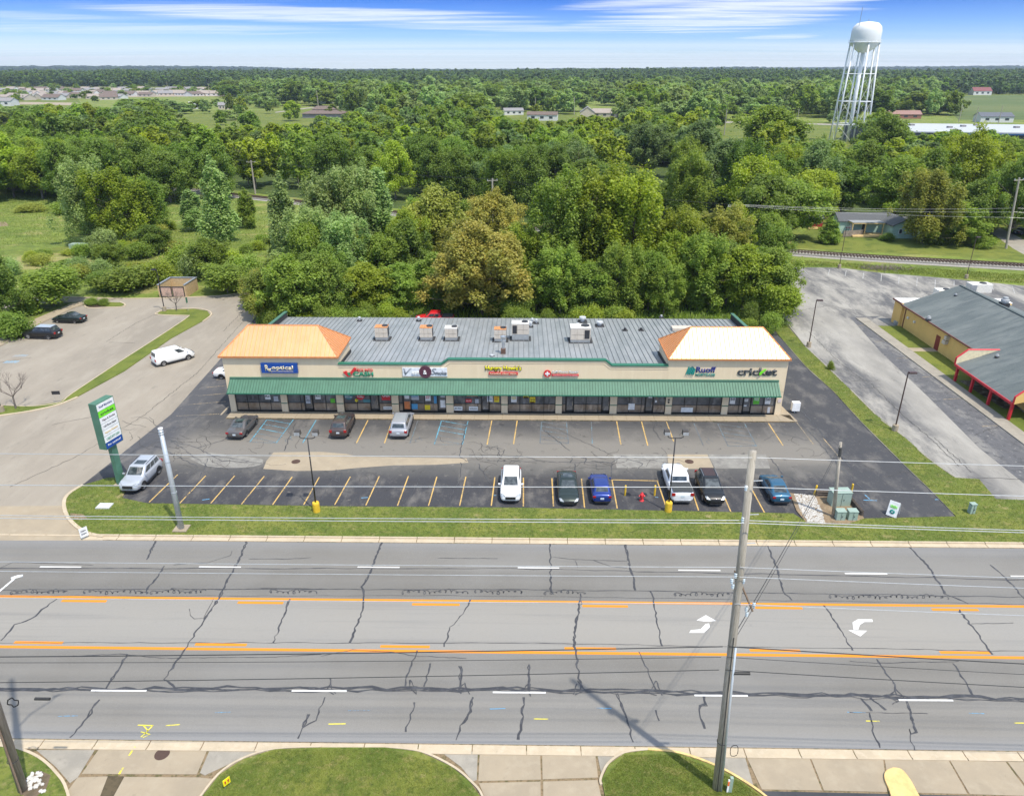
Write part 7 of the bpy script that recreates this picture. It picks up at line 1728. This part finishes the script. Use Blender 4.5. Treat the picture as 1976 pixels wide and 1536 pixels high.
def crown_source(lod, k, x, y, h, r, label):
    t = tree('broad', 'dark', x, y, h, r, label, lod); 
    # use a chosen shape
    cr, tk = PR['broad', lod, k]
    for c in t.children:
        if c.name.startswith('crown'): c.data = cr; c.material_slots[0].link = 'OBJECT'; c.material_slots[0].material = LM['mid']; src = c
    return src


src1 = [crown_source(1, k, *q) for k, q in enumerate(((-150, 345, 14, 6, 'mid green tree at the far rim of the left wood'), (-40, 330, 14, 6, 'mid green tree at the far rim of the wood, left of centre'), (30, 320, 13, 6, 'mid green tree at the far rim of the wood, right of centre'), (230, 310, 14, 6, 'mid green tree at the far rim of the right wood')))]
src2 = [crown_source(2, k, *q) for k, q in enumerate(((-420, 1120, 14, 8, 'distant tree at the edge of the subdivision'), (60, 1100, 14, 8, 'distant tree before the horizon wood'), (560, 1180, 14, 8, 'distant tree beside the crop field')))]
wr = random.Random(77)


def tract(poly, spacing, hr, rr, seed, dens=1.0, clump=0.0):
    r = random.Random(seed); xs = [p[0] for p in poly]; ys = [p[1] for p in poly]; out = []
    y = min(ys)
    while y < max(ys):
        x = min(xs)
        while x < max(xs):
            X, Y = x + r.uniform(-.45, .45) * spacing, y + r.uniform(-.45, .45) * spacing; x += spacing
            if not inside(poly, X, Y) or r.random() > dens: continue
            if clump and (math.sin(X / 61 + seed) * math.sin(Y / 83 + 2 * seed) + .5 * math.sin(X / 27 + Y / 35)) < clump: continue
            p = proj((X, Y, 8))
            if p[0] < -150 or p[0] > 2130: continue
            h, rd = r.uniform(*hr) * (1 + .2 * math.sin(X / 47 + seed) * math.sin(X / 19 + Y / 60)), r.uniform(*rr)
            if blocked(X, Y, h, rd):
                h *= .6
                if blocked(X, Y, h, rd): continue
            out.append((X, Y, terrain_h(X, Y) - .3, h, rd, r.uniform(0, 6.28)))
        y += spacing
    return out


# belts of trees from 270 m to the subdivision
fields = [G(P) for P in ([(320, 248), (345, 222), (440, 212), (600, 206), (660, 226), (600, 246), (480, 262)], [(1360, 290), (1370, 236), (1480, 232), (1700, 238), (1700, 280), (1560, 300)], [(1000, 236), (1010, 214), (1090, 216), (1110, 240), (1060, 250)], [(1850, 236), (1800, 185), (1976, 183), (2400, 183), (2500, 236)], [(-200, 212), (-200, 172), (330, 172), (420, 174), (420, 188), (150, 208)], [(1740, 300), (1740, 228), (2100, 228), (2100, 300)], [(600, 206), (590, 232), (665, 232), (665, 206)])]
M1 = [(-420, 380), (-200, 300), (0, 230), (120, 215), (260, 200), (420, 260), (420, 430), (250, 440), (-60, 430), (-420, 470)]
pts = [p for p in tract(M1, 9.5, (11, 17), (5, 7.5), 31) if not inside(B1, p[0], p[1]) and not any(inside(f, p[0], p[1]) for f in fields)]
wood('wood', 'continuous green wood filling the middle distance between railway and fields', pts, src1, ['mid', 'dark', 'bright', 'blue'])
M2 = [(-1100, 430), (1100, 430), (1800, 1150), (-1800, 1150)]
pts = [p for p in tract(M2, 17, (11, 23), (6.5, 13), 32, .92, -.42) if not any(inside(f, p[0], p[1]) for f in fields)]
wood('tree_belt', 'scattered groves and hedgerow trees among fields and houses far behind', pts, src1, ['silver', 'mid', 'silver', 'dark'])
M3 = [(-2600, 1230), (-900, 1150), (900, 1080), (2400, 1000), (3600, 2500), (-3600, 2500)]
pts = [p for p in tract(M3, 16, (12, 23), (8, 13), 33) if not any(inside(f, p[0], p[1]) for f in fields)]
wood('forest', 'dark unbroken forest along the horizon', pts, src2, ['far', 'dark', 'far'])
M4 = [(-6500, 2550), (6500, 2550), (9000, 7400), (-9000, 7400)]
pts = tract(M4, 75, (13, 19), (45, 60), 34)
wood('far_hills_forest', 'bluish wooded hills at the very horizon', pts, src2, ['far', 'far', 'far'])
pts = [p for f in (fields[0], fields[1], fields[2]) for p in tract([tuple(q[:2]) for q in f], 19, (7, 13), (4, 7), 36, .22)]
wood('field_trees', 'single trees standing about in the bright far fields', pts, src1, ['mid', 'silver', 'bright', 'dark'])
M5 = [tuple(p[:2]) for p in G([(-150, 206), (-150, 170), (520, 170), (520, 210)])]
pts = [p for p in tract(M5, 30, (6, 10), (4, 6.5), 35, .28)]
wood('garden_trees', 'garden trees standing between the pale houses of the distant subdivision', pts, src1, ['mid', 'silver', 'bright', 'dark'])
# bare little trees on the left
def bare(px, py, h, label):
    g = gp(px, py); t = thing('bare_tree', label, 'tree', (g.x, g.y, 0)); b = MB(); r = random.Random(px)
    b.tube([(0, 0, 0), (.05, 0, h * .35)], .10, 6, .08)

    def br(p, d, l, w, n):
        q = p + d * l; b.tube([p, p.lerp(q, .5) + Vector((r.uniform(-.05, .05), r.uniform(-.05, .05), 0)), q], w, 4, w * .5, caps=False)
        if n > 0:
            for _ in range(3 if n > 1 else 4): d2 = (d + Vector((r.uniform(-.7, .7), r.uniform(-.7, .7), r.uniform(-.15, .45)))).normalized(); br(p.lerp(q, r.uniform(.55, 1)), d2, l * r.uniform(.55, .8), w * .55, n - 1)
    for k in range(6): a = k * 1.05 + r.random(); br(Vector((.05, 0, h * .33)), Vector((math.cos(a) * .8, math.sin(a) * .8, .75)).normalized(), h * .33, .05, 3)
    b.build('branches', plain('bare_bark', (.17, .14, .12), .9), t, local=True)
bare(31, 789, 4.6, 'leafless small tree on the left edge grass strip'); bare(341, 600, 3.4, 'leafless sapling on the left lot island by the lamp')
# grass tufts: short blades on the lawns nearest the camera and weeds
DRY = [tuple(p[:2]) for p in G([(10, 524), (8, 474), (240, 468), (205, 516)])]
def tufts(name, label, poly, n, h, seed, mat, z=LAWN):
    rs = np.random.RandomState(seed); xs = [p[0] for p in poly]; ys = [p[1] for p in poly]; P = []
    while len(P) < n:
        x, y = rs.uniform(min(xs), max(xs)), rs.uniform(min(ys), max(ys))
        if inside(poly, x, y) and not (h > .2 and inside(DRY, x, y)): P.append((x, y, z))
    P = np.array(P); a = rs.uniform(0, 6.28, n); hh = h * rs.uniform(.5, 1.3, n); w = h * .22
    dx, dy = np.cos(a) * w, np.sin(a) * w; lx, ly = rs.normal(0, h * .35, n), rs.normal(0, h * .35, n)
    Q = np.stack([P - np.stack([dx, dy, 0 * a], 1), P + np.stack([dx, dy, 0 * a], 1), P + np.stack([lx + dx * .3, ly + dy * .3, hh], 1), P + np.stack([lx - dx * .3, ly - dy * .3, hh], 1)], 1)
    o = bpy.data.objects.new(name, mesh_quads(name, Q, rs.random(n), mat)); COL.objects.link(o); return tag(o, label, 'grass', kind='stuff')
lg = leafmat('grass_blades', (.12, .155, .03), (.30, .33, .09), .4); mg = leafmat('meadow_blades', (.15, .21, .035), (.38, .43, .11), .4)
tufts('grass', 'mown grass of the left and middle islands at the bottom edge', [tuple(p[:2]) for p in G([(395, 1540), (430, 1495), (530, 1449), (745, 1446), (870, 1482), (920, 1540)])], 30000, .05, 1, lg)
tufts('grass', 'mown grass around the foot of the foreground pole', [tuple(p[:2]) for p in G([(1168, 1540), (1166, 1505), (1205, 1458), (1310, 1458), (1425, 1508), (1470, 1540)])], 20000, .05, 2, lg)
tufts('grass', 'grass of the strip between street and parked cars', [tuple(p[:2]) for p in front], 60000, .09, 3, lg)
tufts('meadow_weeds', 'tall weeds and grasses of the meadow left of the wood', [(-190, 250), (-80, 215), (-50, 175), (-46, 140), (-60, 127), (-140, 127), (-180, 170)], 60000, .26, 4, mg, 0)
tufts('trackside_weeds_growth', 'tufted weeds between the right lot and the railway', [tuple(p[:2]) for p in G([(1515, 501), (1976, 531), (2100, 545), (2100, 562), (1976, 549), (1700, 525), (1620, 515), (1519, 514)])], 9000, .22, 5, mg, 0)
tufts('rear_undergrowth', 'weedy growth on the ground behind the shop row', [(-40, 100.5), (31, 100.5), (38, 112), (40, 150), (-45, 150)], 50000, .45, 6, LM['mid'], 0)
# ================================================================== FAR BUILDINGS
m_hw = plain('house_white', (.62, .62, .60), .7); m_hb = plain('house_beige', (.50, .44, .36), .7); m_hr = plain('roof_brown', (.16, .12, .10), .9); m_hg = plain('roof_grey', (.25, .24, .24), .9); m_ht = plain('roof_tan', (.33, .28, .24), .9); m_hd = plain('house_window', (.05, .06, .07), .2)


def house(x, y, w, d, h, rh, rz, wm, rm, label, group=None, cat='house', wing=False):
    z = terrain_h(x, y); t = thing('house', label, cat, (x, y, z), rz, group)
    MB().box((0, 0, h / 2), (w, d, h)).build('wall', wm, t, local=True)
    b = MB(); b.prism([(-d / 2 - .4, h - .02), (0, h + rh), (d / 2 + .4, h - .02), (d / 2 + .4, h - .22), (0, h + rh - .2), (-d / 2 - .4, h - .22)], 'x', -w / 2 - .4, w / 2 + .4); b.build('roof', rm, t, local=True)
    b = MB(); b.prism([(-d / 2, h), (d / 2, h), (0, h + rh - .22)], 'x', -w / 2, w / 2); b.build('gable', wm, t, local=True)
    for k in (-.3, 0, .3): MB().box((w * k, -d / 2 - .02, h * .55), (w * .12, .05, h * .4)).build('window', m_hd, t, local=True)
    return t


hr_ = random.Random(14)
rows_ = [(173, 0, 400, 26), (180, 20, 420, 22), (187, 0, 240, 11)]
k = 0
for (py, a, c_, n) in rows_:
    for i in range(n):
        px = a + (c_ - a) * (i + hr_.uniform(.2, .8)) / n; p = gp(px, py + hr_.uniform(-2, 2) + 5)
        if py == 187 and 150 < px < 170: continue
        house(p.x, p.y, hr_.uniform(16, 24), hr_.uniform(11, 15), 3.2, hr_.uniform(2.5, 4), hr_.uniform(-.5, .5) + (math.pi / 2 if i % 4 == 3 else 0), hr_.choice([m_hw, m_hb, m_hb]), hr_.choice([m_hg, m_ht, m_ht, m_hr]), 'pale roofed house', 'houses of the distant subdivision').__setitem__('label', '%s house from the left in the %s row of the distant subdivision' % (('last ' if 0 else '') + (ORD + ['twenty-first', 'twenty-second', 'twenty-third', 'twenty-fourth', 'twenty-fifth', 'twenty-sixth'])[i], {173: 'rear', 180: 'middle', 187: 'front'}[py]))
for j, (px, py, w, d, h, rh, rz, wm, rm, lb) in enumerate((
        (436, 177, 26, 16, 5, 4, .2, m_hw, m_ht, 'pale house right of the subdivision'), (455, 181, 20, 14, 4, 4, 1.4, m_hw, m_hg, 'white gabled house beyond the meadow trees'), (497, 177, 26, 14, 4, 3.5, 0, m_hw, m_hg, 'grey-roofed white house at the forest edge'),
        (374, 211, 7, 7, 4, 2.5, .6, m_hw, m_hw, 'small white shed by the left field'), (433, 212, 9, 8, 4, 2.5, .2, m_hb, m_hg, 'small grey shed by the left field'), (638, 200, 22, 14, 3.5, 3, 0, m_hw, m_hg, 'grey-roofed house above the brown barn'),
        (1047, 233, 22, 9, 4.2, 2.0, -.15, m_hw, m_hr, 'white house with brown roof in the middle distance'), (1133, 227, 15, 11, 4, 4, 1.5, m_hb, m_hg, 'beige gabled house with grey roof, left of a pair'), (1168, 226, 20, 12, 3.2, 3.0, -.2, m_hb, m_ht, 'beige house with grey roof, right of a pair'),
        (990, 222, 16, 9, 3.4, 2, .2, m_hw, m_hg, 'white trailer-like house behind the tall trees'), (930, 240, 10, 8, 4, 2, .4, m_hw, m_hg, 'small pale house glimpsed among the tall trees'), (1271, 222, 9, 8, 5, 3, .7, m_hb, m_ht, 'small tan house left of the middle road'),
        (1742, 229, 23, 10, 3.2, 2.6, -.05, plain('brick_wall', (.30, .14, .10), .9), plain('roof_redbrown', (.30, .18, .15), .9), 'red brick house with brown roof behind the warehouse'), (1890, 184, 26, 14, 5.5, 5, 0, m_hw, plain('roof_maroon', (.22, .08, .08), .9), 'white farmhouse with maroon roof beyond the crop field'),
        (1915, 236, 22, 12, 4, 2.6, -.1, m_hw, plain('roof_slate', (.12, .13, .15), .9), 'white house with dark slate roof right of the warehouse roof'), (1272, 312, 6, 6, 7, 2, .3, m_hb, m_ht, 'narrow tan house glimpsed above the yellow-green trees'), (8, 205, 24, 14, 5, 3, 0, m_hw, m_hg, 'white building at the left edge'))):
    p = gp(px, py); house(p.x, p.y, w, d, h, rh, rz, wm, rm, lb)
p = gp(628, 227); t = thing('barn', 'low brown-roofed barn with a grey wall beside the far field', 'barn', (p.x, p.y, 0))
MB().box((0, 0, 1.6), (30, 22, 3.2)).build('wall', m_hg, t, local=True)
b = MB(); b.add([(-16, -12, 3.2), (16, -12, 3.2), (16, 12, 3.2), (-16, 12, 3.2), (-9, -5, 5.6), (9, -5, 5.6), (9, 5, 5.6), (-9, 5, 5.6)], [(0, 1, 5, 4), (1, 2, 6, 5), (2, 3, 7, 6), (3, 0, 4, 7), (3, 2, 1, 0)]); b.add([(-9.3, -5.3, 6.0), (9.3, -5.3, 6.0), (9.3, 5.3, 6.0), (-9.3, 5.3, 6.0), (-6, 0, 8.4), (6, 0, 8.4)], [(0, 1, 5, 4), (1, 2, 5), (2, 3, 4, 5), (3, 0, 4), (3, 2, 1, 0)]); b.build('roof', m_hr, t, local=True)
MB().box((0, 0, 5.7), (17.8, 9.8, .8)).build('clerestory', m_hg, t, local=True)
# long warehouse with white roof
wp = gp(1745, 300); x0, y0 = wp.x, 372
w = thing('warehouse', 'long low warehouse with bright white roof and dark grey wall', 'warehouse', (x0, y0, 0))
MB().poly([(x0, y0), (x0 + 115, y0 - 18), (x0 + 120, y0 + 40), (x0 + 6, y0 + 58)], 0, 7.6).build('wall', plain('dark_grey_block', (.11, .115, .13), .8), w)
MB().poly([(x0 - .5, y0 - .5), (x0 + 115.5, y0 - 18.6), (x0 + 120.6, y0 + 40.5), (x0 + 5.6, y0 + 58.6)], 7.6, 8.1).build('roof', plain('white_roof', (.46, .48, .50), .6), w)
MB().poly([(x0 + 38, y0 - 6.8), (x0 + 115.6, y0 - 19), (x0 + 115.8, y0 - 18.4), (x0 + 38.1, y0 - 6.2)], 6.9, 7.55).build('blue_band', plain('band_blue', (.03, .10, .25), .5), w)
for k in range(10): MB().box((x0 + 10 + 11 * k, y0 + 20 + (k % 3) * 8, 8.5), (2.2, 2, .9)).build('rooftop_box', m_hg, w)
# pale green cottage, shed, yard bits
p = gp(1708, 457); m_mint = plain('mint_siding', (.42, .58, .50), .7, var=.06); m_dr = plain('dark_shingle', (.10, .105, .11), .9)
ct = thing('cottage', 'pale mint green cottage with dark roofs and an open timber porch frame', 'cottage', (p.x, p.y, 0))
def gab(cx_, cy_, w, d, h, rh, ax, nm='wing'):
    q = MB().box((cx_, cy_, h / 2), (w, d, h)).build('wall', m_mint, ct)
    b = MB(); g_ = MB()
    if ax == 'x': b.prism([(cy_ - d / 2 - .35, h - .03), (cy_, h + rh), (cy_ + d / 2 + .35, h - .03), (cy_ + d / 2 + .35, h - .2), (cy_, h + rh - .18), (cy_ - d / 2 - .35, h - .2)], 'x', cx_ - w / 2 - .3, cx_ + w / 2 + .3); g_.prism([(cy_ - d / 2, h), (cy_ + d / 2, h), (cy_, h + rh - .2)], 'x', cx_ - w / 2, cx_ + w / 2)
    else: b.prism([(cx_ - w / 2 - .35, h - .03), (cx_, h + rh), (cx_ + w / 2 + .35, h - .03), (cx_ + w / 2 + .35, h - .2), (cx_, h + rh - .18), (cx_ - w / 2 - .35, h - .2)], 'y', cy_ - d / 2 - .3, cy_ + d / 2 + .3); g_.prism([(cx_ - w / 2, h), (cx_ + w / 2, h), (cx_, h + rh - .2)], 'y', cy_ - d / 2, cy_ + d / 2)
    b.build('roof', m_dr, ct); g_.build('gable', m_mint, ct)
cx_, cy_ = p.x, p.y
gab(cx_ - 3.5, cy_ + 6, 12, 5, 2.9, 1.5, 'x'); gab(cx_ + 3.2, cy_ + 2, 5.6, 8, 2.9, 1.4, 'y'); gab(cx_ + 8, cy_ + 3.5, 6, 5, 2.7, 1.2, 'x')
for x_ in (cx_ + 2.2,): MB().box((x_, cy_ - 2.03, 1.6), (.8, .06, 1.1)).build('window', wh, ct); MB().box((x_, cy_ - 2.07, 1.6), (.6, .04, .9)).build('window_pane', m_hd, ct)
MB().box((cx_ - 6.5, cy_ + 3.45, 1.2), (.9, .06, 2.0)).build('window', wh, ct); MB().box((cx_ - 3.6, cy_ + 3.45, 1.1), (.95, .06, 2.1)).build('door', plain('dark_door', (.05, .05, .05), .6), ct)
m_lum = plain('new_lumber', (.62, .45, .20), .8)
b = MB()
for x_ in (cx_ - 7.5, cx_ - 4.6, cx_ - .6): b.box((x_, cy_ + .6, 1.4), (.18, .18, 2.8))
b.box((cx_ - 4.0, cy_ + .6, 2.85), (7.4, .2, .22)); b.box((cx_ - 7.5, cy_ + 2, 2.85), (.2, 3, .2)); b.build('porch_frame', m_lum, ct); MB().box((cx_ - 4, cy_ + .8, .22), (7.6, 3.8, .3)).build('deck', m_lum, ct)
MB().box((cx_ - 4.0, cy_ + 2.0, 3.02), (7.2, 3.0, .08)).build('porch_roof', plain('grey_sheet', (.28, .29, .30), .8), ct)
p = gp(1572, 438); sh = thing('shed', 'small red shed with a grey roof in the cottage garden', 'shed', (p.x, p.y, 0)); MB().box((p.x, p.y + 1.4, 1.05), (3.6, 2.8, 2.1)).build('wall', plain('barn_red', (.35, .04, .035), .8), sh)
b = MB(); b.prism([(p.y - .3, 2.05), (p.y + 1.4, 3.0), (p.y + 3.1, 2.05), (p.y + 3.1, 1.95), (p.y + 1.4, 2.88), (p.y - .3, 1.95)], 'x', p.x - 2, p.x + 2); b.build('roof', m_dr, sh); MB().box((p.x, p.y - .03, 1.0), (3.3, .05, .12)).build('door_trim', wh, sh)
p = gp(1574, 441); b = MB()
for k in range(9): b.box((p.x + hr_.uniform(-1.2, 1.2), p.y - 1.2 + hr_.uniform(-.4, .4), .1 + .09 * k * .5), (2.4, .16, .06), hr_.uniform(-.4, .4))
tag(b.build('lumber_pile', m_lum), 'pile of pale boards in front of the red shed', 'lumber pile', kind='stuff')
p = gp(1645, 457); b = MB(); b.box((p.x, p.y, .75), (5.2, .12, 1.3), .28); tag(b.build('wooden_fence', plain('grey_board', (.26, .22, .18), .9, var=.3)), 'short weathered board fence before the cottage', 'fence')
# brush pile and clutter by the track
p = gp(1706, 520); b = MB(); r_ = random.Random(8)
for k in range(160): a = r_.uniform(0, 3.14); x_, y_ = p.x + r_.gauss(0, 2.2), p.y + r_.gauss(0, .9); b.tube([(x_, y_, .1), (x_ + math.cos(a) * r_.uniform(.5, 1.6), y_ + math.sin(a) * .8, r_.uniform(.2, .9))], .03, 3, caps=False)
tag(b.build('brush_pile', plain('dead_brush', (.20, .165, .135), .95), fix=False), 'heap of dead brush between the railway and right lot', 'brush pile', kind='stuff')
# haze
HAZE = 0.00008
b = MB(); b.box((0, 3650, 65), (21000, 8500, 134)); hz = b.build('haze', None); hz['kind'] = 'stuff'; hz['label'] = 'thin bluish summer haze over the whole land'; hz['category'] = 'haze'
hm = bpy.data.materials.new('air'); hm.use_nodes = True; hm.node_tree.nodes.clear(); o_ = hm.node_tree.nodes.new('ShaderNodeOutputMaterial'); pv = hm.node_tree.nodes.new('ShaderNodeVolumePrincipled'); pv.inputs['Density'].default_value = HAZE; pv.inputs['Color'].default_value = (.72, .84, 1.0, 1); pv.inputs['Anisotropy'].default_value = .2
hm.node_tree.links.new(pv.outputs[0], o_.inputs['Volume']); hz.data.materials.clear(); hz.data.materials.append(hm)
